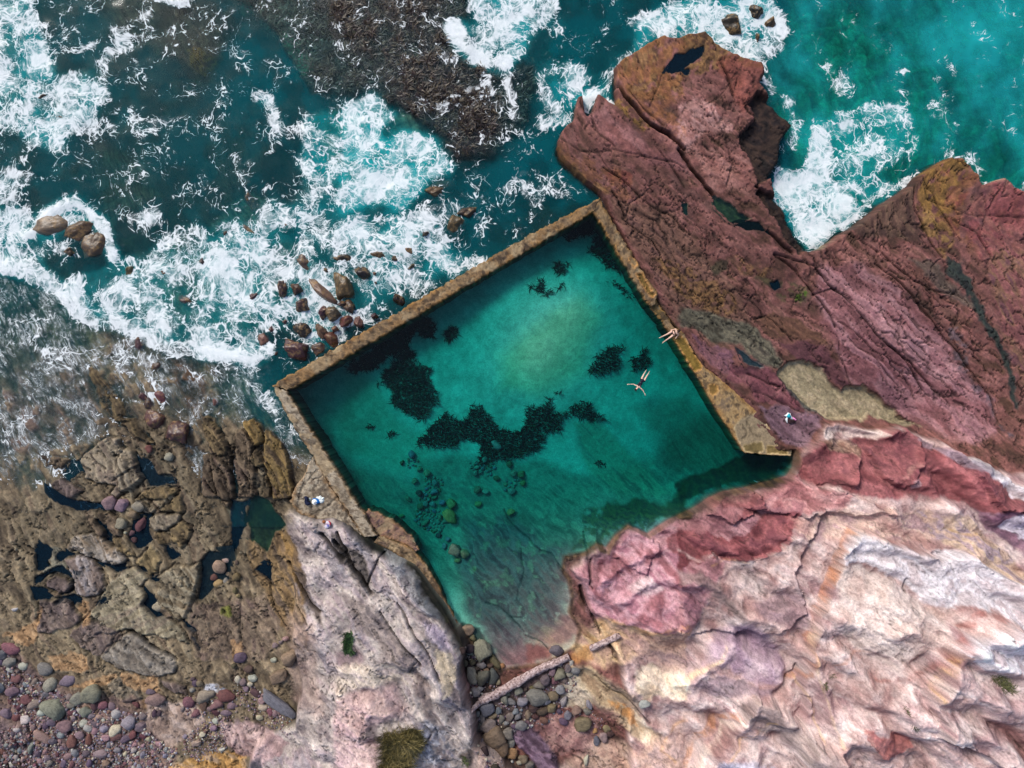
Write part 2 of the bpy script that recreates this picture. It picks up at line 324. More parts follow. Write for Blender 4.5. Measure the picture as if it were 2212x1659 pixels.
slab(Z('d', "-20,1020 150,1060 200,1200 330,1300 310,1380 200,1480 60,1540 -20,1560"), GRY, .28)
slab(Z('d', "200,1640 300,1560 500,1500 700,1560 700,1600 580,1659 220,1659"), OLV, .25)
slab(Z(3, "890,1560 1010,1640 990,1659 900,1659"), GRY, .25)
slab(Z(3, "1050,1640 1150,1540 1180,1640 1170,1659"), OLV, .25)
slab(Z(3, "260,1290 340,1310 460,1330 400,1390 300,1370"), BRN, .2)
slab(Z(3, "320,1470 400,1440 530,1520 470,1570 400,1540"), PUR, .22)
slab(Z('a', "1400,40 1560,0 1800,0 1760,140 1600,240 1480,260 1420,200"), GRY, .3)
slab(Z('a', "1680,200 1800,100 1930,180 1900,330 1800,460 1700,360"), OLV, .3)
slab(Z('a', "1490,260 1600,260 1680,320 1660,430 1560,420 1490,330"), OLV, .22)
slab(Z('a', "730,0 900,0 1000,100 1030,300 940,330 860,200 760,80"), BRN, .25)
slab(Z('a', "610,100 720,120 830,240 810,330 700,270"), BRN, .2)
slab(Z('a', "340,420 440,320 640,260 850,380 1080,540 1110,630 980,690 860,670 600,580 450,500 350,510"), [(130,112,92),(150,140,128),(168,160,152),(134,116,96)], .22)
slab(Z('a', "310,620 480,560 650,600 760,700 800,840 850,960 830,1030 720,1090 560,1100 460,1040 440,900 370,780"), [(118,102,96),(146,134,130),(164,156,156),(128,112,106)], .25)
slab(Z('a', "100,900 200,830 300,850 400,950 350,1020 250,1030 120,960"), PUR, .2)
slab(Z('a', "50,1020 180,1000 240,1060 160,1110"), BRN, .15)
slab(Z('a', "0,1120 140,1150 380,1100 420,1220 540,1330 500,1400 300,1500 0,1520"), PUR, .18)
slab(Z('a', "880,330 1000,330 1200,560 1100,560 940,400"), OLV, .15)
slab(Z('a', "1090,740 1230,700 1400,840 1300,960 1380,1060 1320,1200 1480,1350 1560,1320 1780,1420 1880,1659 1100,1500 700,1560 560,1400 760,1150 900,900"), [(122,112,92),(150,140,116),(164,154,130),(138,124,108)], .18, 6, 150)
slab(Z('a', "1220,640 1300,580 1440,420 1560,620 1500,760 1420,800"), [(120,104,72),(152,132,94),(166,146,108)], .2)
slab(Z('a', "1500,820 1700,700 1900,700 2040,640 2040,800 1960,1100 1880,1340 1790,1420 1650,1250 1520,1080 1560,900"), [(122,110,90),(154,142,120),(170,160,136),(130,114,90)], .3, 5, 35)
slab(Z(6, "830,780 900,800 1000,870 1130,950 1120,1050 1000,1060 900,1040 780,1010 640,930 740,850"), [(112,104,96),(140,132,122),(156,148,138)], .25, 5, 30)
slab(Z(6, "560,700 740,760 780,820 640,930 560,900 440,800"), PUR, .15)
slab(Z(6, "700,1110 820,1040 900,1140 920,1200 850,1230 720,1180"), GRY, .18)
slab(Z(6, "1030,1090 1200,1130 1210,1190 1080,1160"), PUR, .15)
paint(Z(6, "1230,600 1560,560 1740,520 1840,700 1720,960 1500,960 1250,940 1220,780"), [(96,80,70),(122,104,92),(140,122,104),(108,88,84)], 12, 1, .7, 70, 30, 12, 64)
paint(Z(6, "1560,180 1760,120 1850,200 1900,460 1980,640 1990,900 1880,900 1760,620 1640,400"), [(104,80,52),(140,112,74),(160,132,92),(110,92,78)], 10, 1, .8, 66, 60, 10, 65)
paint(Z(6, "1860,700 2020,720 2060,1000 2080,1300 1900,1240 1840,1000"), [(130,108,100),(160,140,128),(176,152,140)], 24, 1, .7, 70, 50, 14, 66)
paint(Z(6, "1420,630 1480,625 1510,690 1480,700 1430,670"), [(116,122,44),(132,138,56)], 3, 1.2, .75, 60, 6, 5, 67, .42)
# dry sand
for s in ("30,800 220,720 300,640 260,760 240,850 120,840", "500,600 580,600 580,740 530,760 540,660", "320,920 430,900 560,920 580,1000 480,1050 340,1030",
          "470,1150 560,1090 700,1060 770,1060 740,1110 640,1140 560,1160", "810,1040 870,1050 1000,1050 1060,1160 960,1160 820,1120", "250,1090 340,1050 300,1100 240,1150",
          "1480,840 1560,860 1560,960 1500,940", "740,1380 900,1230 1000,1200 960,1300 840,1320", "560,1320 760,1240 700,1330 640,1400"):
    paint(Z(6, s), [(150,116,82),(176,140,102),(188,154,116)], 4, 1.2, .85, 20, 20, 8, 68)
paint(Z('a', "130,480 220,470 260,520 180,600 240,660 320,680 330,730 240,780 200,720 60,790 20,760 100,680 140,580"), [(140,136,118),(156,152,134)], 5, .8, .9, 60, 20, 10, 69)
# pebble bank floor and the ochre rock below it
paint(Z(6, "-50,860 120,900 260,1060 480,1180 900,1180 960,1340 1150,1530 1050,1800 -50,1800"), [(96,78,82),(128,106,104),(150,124,110)], 16, 1, .8, 30, 20, 12, 70)
paint(Z(6, "950,1240 1250,1230 1330,1330 1260,1450 1100,1490 960,1400"), [(140,118,108),(174,152,140),(186,166,156)], 12, 1, .9, 30, 40, 16, 71)
paint(Z(6, "1420,1360 1600,1340 1760,1420 1860,1490 1720,1620 1560,1580 1460,1480"), [(140,112,112),(176,148,146),(190,164,160)], 8, 1, .9, 30, 40, 14, 72)
paint(Z(6, "1100,1620 1290,1560 1480,1530 1600,1580 1560,1760 1080,1760"), [(176,130,70),(204,160,96),(190,160,130)], 10, 1, .85, 30, 40, 14, 73)
paint(Z(6, "1640,1580 1720,1540 1720,1650 1640,1700"), [(62,62,74),(84,84,96)], 7, 1, .8, 30, 20, 14, 74)
paint(Z(6, "-60,1480 100,1520 250,1660 -60,1760"), [(52,44,40),(80,66,58)], 20, 1, .8, 30, 20, 14, 75)
paint(Z(6, "-60,1330 150,1380 200,1480 60,1520 -60,1470"), [(120,100,104),(150,132,130)], 10, 1, .8, 30, 30, 14, 76, None, 0, .3)
paint(Z(6, "1310,1100 1440,1090 1480,1150 1400,1170 1320,1150"), [(160,164,180),(190,196,210)], 6, 1, .8, 30, 20, 8, 77, .42)

# ---- right platform colour patches
OCH = [(88,64,44),(132,98,62),(154,118,78),(108,76,54)]
PNK = [(150,104,98),(178,132,126),(196,152,146),(160,112,108)]
DRK = [(34,28,28),(58,44,40),(78,60,50),(44,36,38)]
paint(Z(1, "1300,990 1360,1000 1460,1120 1560,1200 1640,1240 1500,1290 1380,1340 1300,1150"), DRK, 8, 1, .97, 40, 14, 9, 81, None, 0, -.5)
paint(Z(2, "440,640 620,780 690,860 660,940 620,1070 560,1140 470,1200 600,1310 700,1470 810,1620 740,1659 620,1500 500,1310 480,1180 430,980 375,870 460,780 410,680"), DRK, 5, .8, .97, 55, 20, 9, 82, None, 0, -.75)
paint(Z(1, "1740,500 1950,330 2212,240 2212,330 2080,430 2130,480 2212,470 2212,620 2050,640 1880,640"), OCH, 10, 1.1, .85, 40, 14, 9, 83, .42)
paint(Z(2, "-10,235 130,230 330,400 480,500 480,560 330,480 180,470 60,500 -10,470"), OCH, 8, 1.1, .9, 40, 14, 9, 84, .36)
paint(Z(2, "230,420 330,430 470,540 470,610 420,680 380,740 300,620 250,500"), [(128,70,60),(152,86,74),(140,80,72)], 12, 1.2, .65, 50, 40, 12, 85)
paint(Z(2, "-10,680 100,640 200,680 290,760 340,850 250,860 120,880 40,980 -10,900"), PNK, 12, 1, .8, 40, 30, 14, 86)
paint(Z(2, "60,940 260,940 420,1000 460,1150 440,1290 360,1240 230,1230 120,1080"), [(132,84,78),(162,112,104),(176,128,120)], 14, 1, .7, 50, 40, 12, 87)
paint(Z(1, "1740,640 1900,700 2000,800 1960,830 1880,800 1760,700"), [(110,84,40),(160,124,62)], 8, 1, .7, 40, 20, 8, 88, .42)
paint(Z(1, "1370,980 1480,1060 1620,1180 1760,1200 1700,1260 1560,1200 1400,1080"), OCH, 12, 1.1, .8, 40, 12, 8, 89, .46)
paint(Z(1, "1900,640 2100,700 2212,800 2212,920 2120,860 1960,720"), [(150,100,60),(176,120,96)], 12, 1.1, .6, 40, 14, 8, 90, .48)
paint(Z(1, "1560,760 1700,720 1900,840 2060,960 2212,1000 2212,1100 2000,1060 1760,960"), [(138,88,86),(156,106,106),(168,120,120)], 20, 1, .6, 40, 50, 14, 91)
paint(Z(1, "1700,1100 1860,1120 1850,1200 1740,1180"), [(150,76,66),(134,72,64)], 10, 1, .6, 40, 30, 12, 92)
paint(Z(1, "1740,500 1950,330 2212,240 2212,620 2050,700 1980,780 1880,680 1780,560"), [(122,78,50),(156,104,66),(140,90,62)], 30, 1.5, .6, 40, 20, 10, 121, .42)
paint(Z(2, "1460,1180 1640,1050 1800,1120 2000,1180 2250,1280 2250,1659 1900,1640 1700,1500 1560,1380"), [(140,92,58),(168,116,72),(150,84,70)], 30, 1.5, .55, 50, 20, 10, 122, .46)
paint(Z(1, "1370,980 1210,1000 1480,1100 1640,1230 1900,1300 1800,1100 1600,1000"), [(128,86,56),(152,104,68)], 24, 1.5, .5, 40, 20, 10, 123, .48)
paint(Z(5, "900,420 1300,500 1700,800 1980,1000 1950,1140 1600,1100 1300,920 1100,800"), [(122,70,84),(150,98,110),(136,82,92)], 30, 1.4, .5, 42, 60, 16, 124, .42)
# brown wet strip east of the pool
paint(Z('V', "1310,430 1420,440 1500,520 1600,640 1640,720 1560,760 1460,690 1420,620 1350,510"), [(92,66,56),(118,86,72),(134,100,86),(98,72,66)], 14, 1, .75, 42, 60, 12, 93)
paint(Z('V', "1400,560 1470,560 1560,620 1600,660 1560,690 1480,650"), OCH, 14, 1.1, .75, 42, 12, 8, 94, .47)
paint(Z(5, "-20,200 280,230 280,300 140,300 -20,240"), OCH, 12, 1.1, .85, 42, 12, 8, 95, .45)
paint(Z(5, "330,20 620,80 560,160 400,140"), OCH, 12, 1.1, .6, 42, 12, 8, 96, .5)
paint(Z(5, "180,60 300,40 320,110 200,130"), [(50,48,36),(70,66,48)], 9, 1, .85, 42, 20, 10, 97)
paint(Z(5, "430,120 600,160 700,160 840,190 830,280 720,320 640,270 560,220"), [(56,58,42),(84,92,50),(70,66,54)], 10, 1, .6, 42, 20, 10, 98, .45)
paint(Z(5, "740,240 800,250 800,300 740,300"), [(90,130,30),(70,110,30)], 4, 1, .8, 42, 10, 8, 99, .45)
paint(Z(5, "-20,340 200,370 420,440 560,560 680,700 650,760 520,720 380,610 240,570 60,480 -20,470"), [(66,66,54),(98,98,84),(120,116,98),(80,80,70)], 12, 1, .9, 35, 20, 9, 100)
paint(Z(5, "40,520 240,580 360,640 340,720 380,770 300,760 180,700 90,610"), [(96,66,76),(130,90,96),(120,84,100)], 10, 1, .8, 42, 20, 9, 101)
# purple-pink shelf on the right
paint(Z(5, "900,100 1200,80 1500,300 1700,560 1850,760 1990,960 2060,1120 1900,1230 1600,1130 1420,1040 1300,920 1080,830 1000,560 860,300"),
      [(128,84,88),(156,108,112),(174,130,134),(146,104,112)], 24, 1, .85, 42, 90, 16, 102)
paint(Z(5, "1150,200 1350,260 1480,420 1700,600 1820,760 1700,860 1500,640 1300,430"), [(160,112,116),(184,142,144),(172,132,140)], 26, 1, .6, 42, 70, 16, 103)
paint(Z(5, "640,570 760,560 940,620 1080,800 1100,850 1060,870 1000,850 900,740 760,680"), [(92,58,66),(112,70,78),(104,66,70)], 8, 1, .85, 42, 40, 12, 104)
paint(Z(5, "480,400 600,390 760,430 900,540 940,600 760,560 620,520"), [(96,68,52),(124,90,70)], 8, 1, .8, 35, 40, 8, 105)
paint(Z(5, "340,700 480,720 630,770 660,830 780,920 800,1000 690,1010 620,960 500,930 420,820 300,790"), [(96,56,66),(130,78,86),(146,96,100)], 8, 1, .9, 30, 30, 12, 106)
paint(Z(5, "500,960 640,970 800,1020 900,1040 880,1080 840,1190 760,1230 720,1240 640,1180 560,1090"), [(104,78,88),(128,100,112),(140,112,122)], 10, 1, .9, 50, 40, 12, 107)
paint(Z(5, "1700,470 1780,480 1860,590 1860,760 1960,900 2060,1080 2150,1160 2100,1180 1980,980 1840,800 1740,620"), [(66,62,70),(96,88,96),(120,108,118)], 12, 1, .7, 50, 40, 10, 108, .42)
paint(Z(5, "1480,40 1600,60 1760,200 1900,330 1880,360 1700,280 1560,160"), [(84,74,66),(112,98,88),(96,82,78)], 12, 1, .8, 45, 40, 10, 109)
paint(Z(5, "1690,0 1780,70 1860,180 1900,280 1960,430 2060,560 2130,700 2170,900 2200,1010 2130,920 2080,720 2010,560 1900,420 1840,240 1700,120"), [(36,48,50),(58,72,66),(48,54,54)], 8, 1, .95, 60, 20, 10, 110)
paint(Z(2, "1440,1170 1530,1110 1640,1050 1740,1090 1760,1180 1700,1260 1760,1380 1680,1440 1560,1380 1480,1280"), [(122,94,52),(154,118,64),(134,98,60)], 14, 1.3, .85, 50, 20, 12, 111, .40)
paint(Z(2, "1500,1330 1700,1420 1760,1560 1680,1659 1600,1560"), [(140,108,62),(168,134,80)], 14, 1, .7, 50, 20, 12, 112, .45)
paint(Z(2, "1020,1500 1200,1390 1420,1240 1460,1320 1540,1440 1560,1560 1400,1520 1240,1540 1100,1540"), [(74,54,50),(98,74,64),(112,90,74)], 12, 1, .85, 50, 40, 8, 113)
paint(Z(2, "1860,1200 1960,1170 2100,1230 2212,1290 2212,1659 1900,1659 1820,1460"), [(134,72,78),(160,94,98),(150,100,96),(120,72,80)], 24, 1, .75, 50, 50, 14, 114)
paint(Z(2, "1750,1240 1850,1240 1960,1420 1900,1520 1780,1400"), [(88,66,64),(120,86,84)], 12, 1, .6, 50, 30, 10, 115, .45)
paint(Z(5, "2000,-20 2250,-20 2250,900 2180,800 2080,560 2000,300 1960,120"), [(134,84,86),(160,104,102),(146,112,88),(126,84,92)], 20, 1, .75, 55, 50, 14, 116)
# sandy wash-out with standing water
paint(Z(5, "640,770 700,700 780,690 850,710 900,750 960,830 1030,880 1060,870 1100,850 1200,860 1270,900 1330,960 1400,990 1420,1040 1500,1080 1560,1120 1440,1110 1330,1080 1280,1060 1220,1030 1180,1070 1100,1070 950,1060 850,1000 760,920 690,850"),
      [(164,148,122),(182,166,138),(172,156,128)], 5, .9, 1, 40, 40, 16, 117, None, 0, -.22)
paint(Z(5, "940,920 1000,910 1050,970 1010,990 960,960"), [(104,70,76),(120,84,86)], 4, 1, .9, 40, 20, 8, 118)
paint(Z(5, "1080,870 1140,850 1160,930 1140,930 1120,880 1090,890"), [(36,34,22),(54,48,26)], 3, 1.2, .9, 40, 10, 6, 119)
paint(Z(5, "640,740 720,860 850,980 940,1050 880,1030 760,950 660,820"), [(70,84,84),(96,104,96)], 10, 1, .8, 40, 30, 10, 120)

# ---- cliff colour patches
RED = [(112,58,62),(138,78,80),(156,96,96),(124,70,76)]
PKR = [(150,98,98),(176,124,122),(196,150,146),(166,118,120)]
WHT = [(190,182,182),(210,206,206),(222,220,222),(198,188,188)]
PGR = [(138,118,124),(164,146,150),(182,168,168),(150,128,136)]
CRM = [(204,182,150),(222,206,176),(230,218,196)]
ORG = [(186,124,86),(206,148,104),(214,170,130)]
paint(Z('V', "1240,1240 1290,1160 1350,1120 1430,1125 1560,1055 1640,1036 1705,1020 1740,1060 1700,1130 1620,1190 1540,1240 1500,1330 1420,1380 1330,1390 1270,1330"), [(132,86,92),(162,114,118),(180,138,140),(148,104,112)], 16, 1.2, .9, 35, 110, 12, 130)
paint(Z(5, "700,1430 730,1330 780,1250 880,1200 960,1220 1080,1190 1280,1130 1420,1120 1520,1200 1700,1260 1850,1360 2000,1480 2212,1600 2250,1800 1900,1659 1650,1560 1400,1560 1200,1560 1050,1540 960,1480 840,1450"), RED, 14, 1.1, .95, 35, 70, 16, 131)
paint(Z(5, "880,1130 1000,1090 1240,1130 1300,1160 1160,1180 1000,1140 900,1180"), [(196,176,166),(222,208,196)], 8, 1, .9, 20, 50, 8, 132)
paint(Z(5, "860,1200 980,1180 1090,1200 1160,1280 1130,1320 1000,1280 900,1260"), [(130,104,86),(170,146,124),(110,90,84)], 10, 1, .8, 40, 30, 10, 133)
paint(Z(5, "1400,1400 1460,1310 1480,1340 1440,1400 1360,1430"), [(176,132,124),(186,146,130)], 8, 1, .5, 60, 20, 8, 134)
paint(Z(5, "1440,1450 1510,1430 1520,1490 1480,1510"), [(160,130,132),(176,150,152)], 4, 1, .7, 60, 20, 8, 135)
paint(Z(5, "1790,1290 1900,1330 2060,1430 2212,1480 2300,1580 2212,1600 2080,1540 1960,1440 1840,1370"), WHT, 8, 1, .85, 30, 60, 10, 136)
paint(Z(5, "1480,1190 1600,1220 1900,1360 2000,1420 1860,1390 1650,1300"), [(120,112,120),(150,140,148)], 8, 1, .7, 30, 60, 8, 137)
paint(Z(5, "160,1580 300,1500 430,1500 540,1540 500,1560 560,1640 300,1700 150,1659"), RED, 8, 1, .85, 20, 40, 10, 138)
paint(Z(5, "480,1480 640,1450 760,1450 900,1480 1040,1540 1000,1640 700,1640 520,1600"), PKR, 10, 1, .9, 20, 50, 10, 139)
paint(Z(7, "1560,480 1640,440 1660,290 1740,290 1840,90 1980,180 2060,240 2212,180 2212,480 2120,660 2000,760 1800,720 1660,640"), [(150,100,104),(182,136,140),(196,156,160),(166,118,128)], 12, 1, .95, 45, 60, 12, 140)
paint(Z(7, "1850,480 2000,430 2050,520 1960,560"), [(200,176,174),(216,200,196)], 12, 1, .7, 45, 30, 10, 141)
paint(Z(7, "2090,200 2212,140 2212,300 2120,280"), RED, 8, 1, .8, 45, 40, 10, 142)
paint(Z(8, "-20,130 80,120 240,160 300,200 340,160 500,60 720,-20 740,60 690,160 640,240 480,290 380,320 270,320 180,270 60,320 -20,350"), RED, 8, 1, .95, 25, 60, 14, 143)
paint(Z(8, "-20,-20 400,-40 300,60 100,130 -20,120"), [(140,96,98),(168,124,124)], 12, 1, .8, 25, 50, 10, 144)
# pale upper ledges
paint(Z(8, "980,200 1090,120 1160,130 1300,190 1450,240 1560,260 1600,220 1760,260 1900,340 2050,440 2212,560 2212,800 2080,720 1900,600 1700,560 1500,560 1380,420 1260,380 1100,300 960,300"), WHT, 10, 1, .85, 30, 60, 12, 145)
paint(Z(8, "1600,800 1750,680 1870,660 2000,720 2212,860 2212,1120 2000,960 1900,880 1800,900 1700,860"), WHT, 10, 1, .9, 30, 60, 12, 146)
paint(Z(8, "960,320 1120,330 1380,480 1480,560 1660,600 1600,760 1480,900 1300,960 1100,860 1000,760 960,560"), [(192,170,158),(210,194,182),(222,210,200)], 20, 1, .7, 30, 60, 14, 147)
paint(Z(8, "700,40 1000,-20 1560,-20 1700,60 1560,220 1300,180 1080,110 980,180 800,200 720,160"), [(178,142,132),(200,166,152),(210,184,166),(164,134,134)], 16, 1, .8, 20, 70, 12, 148)
paint(Z(8, "1500,-20 1800,40 2000,200 2212,420 2212,540 2050,430 1880,320 1720,240 1620,160"), [(176,150,130),(200,178,150),(150,136,146),(186,160,140)], 12, 1, .8, 40, 70, 10, 149)
paint(Z(8, "1840,-20 2212,-20 2212,320 2080,200 1960,120"), [(92,66,88),(128,94,110),(150,120,130)], 10, 1, .9, 50, 40, 12, 150)
paint(Z(8, "2040,30 2110,-10 2180,60 2212,140 2212,220 2100,150 2030,110"), [(186,180,190),(206,200,206)], 5, 1, .95, 50, 30, 12, 151)
paint(Z(8, "-20,360 100,360 250,480 380,620 420,650 300,600 180,500 60,420 -20,430"), [(96,82,80),(140,122,116),(120,102,100)], 12, 1, .75, 40, 50, 8, 152)
paint(Z(8, "400,560 560,520 760,560 800,640 740,760 600,700 480,640"), [(120,98,104),(156,130,132),(140,116,124)], 16, 1, .75, 30, 50, 7, 153)
paint(Z(8, "200,760 420,680 560,820 660,960 640,1060 460,1060 260,960 120,960"), [(138,116,136),(164,142,156),(180,160,166)], 20, 1, .75, 35, 50, 12, 154)
paint(Z(8, "80,1080 260,1000 420,1060 620,1080 560,1130 400,1100 180,1160"), [(110,94,104),(140,122,130)], 12, 1, .7, 20, 40, 7, 155)
paint(Z(8, "330,1180 440,1090 560,1200 720,1330 880,1440 1000,1600 860,1560 640,1420 400,1320"), [(110,96,92),(150,134,130),(176,160,150)], 14, 1, .75, 40, 50, 8, 156)
paint(Z(8, "220,1500 420,1520 600,1620 760,1760 180,1760"), [(176,176,190),(200,200,210)], 14, 1, .8, 30, 50, 14, 157)
paint(Z(8, "1040,1260 1200,1360 1300,1340 1390,1370 1390,1450 1280,1500 1180,1460 1080,1380"), [(150,88,84),(174,112,104)], 6, 1, .85, 30, 30, 10, 158)
paint(Z(8, "1760,1200 1960,1260 2212,1240 2250,1560 2100,1600 1950,1380"), [(126,84,82),(154,108,102),(172,132,122)], 26, 1, .8, 40, 60, 10, 159)
paint(Z(8, "2100,1400 2212,1330 2300,1600 2200,1540"), WHT, 6, 1, .9, 40, 40, 12, 160)
paint(Z(8, "1900,1500 2050,1480 2150,1659 1900,1760"), [(160,110,104),(188,142,130)], 20, 1, .6, 40, 40, 12, 161)
# yellow-cream beds by the gully
paint(Z(7, "1560,780 1720,680 1900,720 2060,760 2212,720 2212,900 2000,900 1880,940 1720,1000 1560,960 1480,880"), [(196,158,112),(214,186,146),(206,170,150)], 16, 1, .85, 40, 70, 10, 162)
paint(Z(7, "1480,980 1620,1000 1800,1120 1880,1150 1900,1250 2000,1330 2100,1420 2050,1480 1880,1400 1660,1240 1540,1140"), [(164,140,112),(194,172,140),(178,158,136),(140,122,106)], 16, 1.3, .85, 38, 80, 8, 163)
paint(Z(7, "1880,1000 2000,960 2212,1020 2212,1180 2060,1160 1960,1200 1890,1130"), CRM, 14, 1, .8, 38, 60, 10, 164)
paint(Z(7, "1860,1280 1960,1300 2040,1380 1960,1480 1880,1400"), CRM, 8, 1, .7, 38, 40, 10, 165)
paint(Z(7, "1800,860 1960,800 2212,740 2212,1000 2060,1040 1940,900 1820,940"), [(166,134,124),(190,160,144),(150,124,120)], 14, 1, .75, 25, 70, 9, 166)
paint(Z(7, "1480,900 1600,890 1640,950 1560,980 1500,960"), [(176,122,70),(190,142,92)], 10, 1.2, .7, 38, 30, 8, 167)
paint(Z(7, "1740,1230 1880,1290 1960,1400 1860,1340 1760,1280"), [(200,134,66),(190,140,92)], 8, 1, .7, 38, 40, 6, 168, .42)
paint(Z(7, "1500,1400 1900,1500 2100,1400 2212,1300 2212,1800 1400,1800 1380,1659 1600,1560"), [(186,152,136),(206,176,156),(196,170,160)], 24, 1, .8, 38, 60, 14, 169)
# purple gully floor
paint(Z(7, "1100,1380 1230,1340 1330,1460 1400,1620 1420,1700 1300,1700 1150,1520"), [(70,52,70),(104,82,98),(140,116,134),(88,66,84)], 8, 1, .95, 55, 60, 10, 170, None, 0, .25)
paint(Z(7, "1230,1330 1520,1280 1660,1320 1700,1440 1560,1560 1420,1600 1320,1440"), [(130,92,92),(160,122,118),(178,142,134)], 16, 1, .85, 40, 30, 12, 171)
paint(Z(7, "860,1480 1100,1560 1300,1700 900,1760 760,1560"), [(90,74,64),(120,100,84)], 12, 1, .8, 40, 30, 12, 172)
paint(Z(7, "750,760 900,760 1050,1000 1010,1200 840,1270 790,1000"), [(40,36,36),(66,58,54),(84,72,66)], 12, 1, .9, 40, 30, 12, 173)
paint(Z(7, "860,1240 1100,1130 1450,960 1520,1060 1500,1220 1200,1340 1120,1420 940,1560 870,1460"), [(76,66,66),(110,96,94),(90,78,78)], 14, 1, .9, 40, 30, 12, 174)
paint(Z(7, "1520,1060 1600,1150 1640,1260 1560,1280 1440,1240 1420,1160"), [(176,162,140),(200,188,170)], 12, 1, .8, 40, 40, 8, 175)
# red rock steps under the shallow end
paint(Z(7, "760,20 1500,20 1560,240 1440,300 1440,440 1250,560 1100,600 900,560 800,300"), [(84,84,76),(120,116,104),(104,92,92)], 24, 1.1, .75, 48, 30, 10, 192)
paint(Z(7, "860,560 960,600 1060,680 1180,780 1190,840 1340,900 1360,950 1180,1020 1050,1020 960,820"), [(86,56,64),(116,78,84),(132,96,98)], 30, 1.4, .9, 50, 50, 12, 176)
paint(Z(7, "900,150 1060,130 1160,240 1180,460 1120,600 1020,580 860,520 850,380 920,300"), [(84,50,56),(112,72,74),(124,84,82)], 14, 1.2, .9, 50, 40, 14, 177, .34)
paint(Z(7, "740,110 900,110 900,200 780,180"), [(96,60,62),(120,84,80)], 12, 1.2, .8, 50, 20, 12, 178, .46)
paint(Z(7, "1200,850 1340,880 1360,940 1200,1000"), [(110,66,62),(136,88,80)], 16, 1.3, .8, 50, 30, 12, 179)
paint(Z(7, "850,340 940,360 960,440 900,470 870,420"), [(150,138,70),(130,122,66)], 7, 1.5, .8, 70, 10, 6, 180, .42)
paint(Z(7, "1000,600 1180,640 1250,560 1440,420 1480,560 1460,670 1300,720 1150,680"), [(120,106,104),(140,126,120),(104,84,88)], 30, 1.3, .85, 40, 40, 12, 181)
paint(Z(7, "1360,680 1500,680 1650,760 1560,800 1420,860 1340,880 1200,840 1240,760"), [(106,72,74),(136,100,94),(150,118,98)], 24, 1.3, .85, 40, 30, 12, 182)
paint(Z(4, "700,1480 830,1500 840,1560 780,1600 720,1540"), [(112,78,76),(130,100,92)], 14, 1.2, .8, 40, 30, 12, 183)
paint(Z(4, "600,1350 700,1330 680,1430 620,1410"), [(130,112,104),(140,122,110)], 14, 1.2, .6, 40, 30, 12, 184)
paint(Z('V', "1080,760 1180,680 1260,640 1300,700 1260,800 1160,860 1080,840"), [(186,166,116),(198,178,128)], 60, 1.2, .55, 45, 60, 30, 191, None, 0)
paint(Z('V', "700,1010 820,1010 900,1040 1000,1060 1150,1070 1300,1030 1420,960 1540,900 1610,985 1700,1000 1640,1045 1450,1120 1340,1150 1220,1210 1180,1330 1020,1340 880,1180 800,1130"), [(78,72,60),(120,112,92),(96,80,70),(136,128,104)], 60, 1.4, .75, 46, 40, 11, 193, None, 0)
paint(Z('V', "1380,880 1480,860 1560,900 1600,980 1560,1040 1440,1000"), [(76,78,62),(112,112,88),(90,92,72)], 50, 1.4, .6, 52, 70, 9, 194)
paint(Z('V', "1000,1130 1060,1110 1130,1130 1180,1180 1240,1190 1210,1290 1230,1340 1100,1400 1010,1330 990,1240"), [(92,60,64),(120,84,84),(108,92,92),(84,54,60)], 40, 1.5, .85, 50, 50, 14, 195, .36)
# weedy ledges under water by the cliff, dark cave corner
paint(Z(4, "1700,1600 1900,1560 2100,1600 2212,1500 2212,1700 1650,1700"), [(40,44,30),(72,62,36),(56,40,32)], 14, 1.2, .9, 30, 20, 8, 185)
paint(Z(5, "-20,1500 180,1400 380,1290 560,1300 700,1310 720,1400 640,1440 480,1480 300,1500 140,1580 -20,1600"), [(22,24,20),(48,42,26),(64,54,30)], 10, 1.1, .9, 30, 14, 8, 186)
paint(Z(7, "1560,0 1850,-40 2100,20 1980,170 1840,110 1740,180 1700,280 1640,190 1580,230 1520,240"), [(50,44,38),(96,84,52),(70,54,48)], 12, 1.1, .8, 30, 14, 8, 187, .42)
paint(Z(4, "1500,1100 1650,1050 1860,1260 2000,1420 2120,1560 1800,1560 1600,1400"), [(110,112,90),(140,142,112),(84,88,74)], 24, 1.1, .7, 45, 60, 9, 188)
paint(Z(4, "480,1300 1000,1320 1400,1350 1700,1500 1500,1659 500,1659"), [(92,94,80),(136,134,112),(112,108,94)], 30, 1.1, .8, 45, 30, 10, 189)
paint(Z(4, "0,780 200,800 400,1100 700,1200 400,1400 0,1250"), [(140,138,110),(160,156,124)], 40, 1.1, .5, 45, 40, 12, 190)

# ---- headland colour patches
paint(Z(7, "-20,120 120,240 200,400 220,520 120,480 40,340 -20,280"), [(70,64,60),(104,96,90),(84,76,72)], 8, 1, .9, 60, 50, 10, 201)
paint(Z(7, "40,580 140,560 240,640 400,800 460,900 480,1000 440,1040 340,940 240,800 100,740"), [(120,108,104),(150,136,128),(104,94,96)], 12, 1, .8, 52, 40, 10, 202)
paint(Z(7, "260,100 330,140 420,330 560,520 660,700 600,660 480,540 380,420 300,280"), [(120,122,126),(150,152,152),(110,108,112)], 12, 1, .8, 55, 40, 8, 203)
paint(Z(7, "600,880 700,900 770,1000 740,1120 690,1150 640,1060"), [(196,178,140),(210,194,160)], 8, 1.2, .6, 55, 40, 10, 204)
paint(Z(7, "-20,1180 180,1120 360,1140 460,1260 400,1300 300,1340 160,1420 -20,1430"), [(186,152,146),(204,172,162),(196,160,160)], 24, 1.3, .65, 30, 60, 16, 205)
paint(Z(7, "-20,1440 240,1420 260,1659 240,1800 -20,1800"), [(186,154,154),(210,184,176),(200,170,172)], 18, 1, .85, 30, 50, 14, 206)
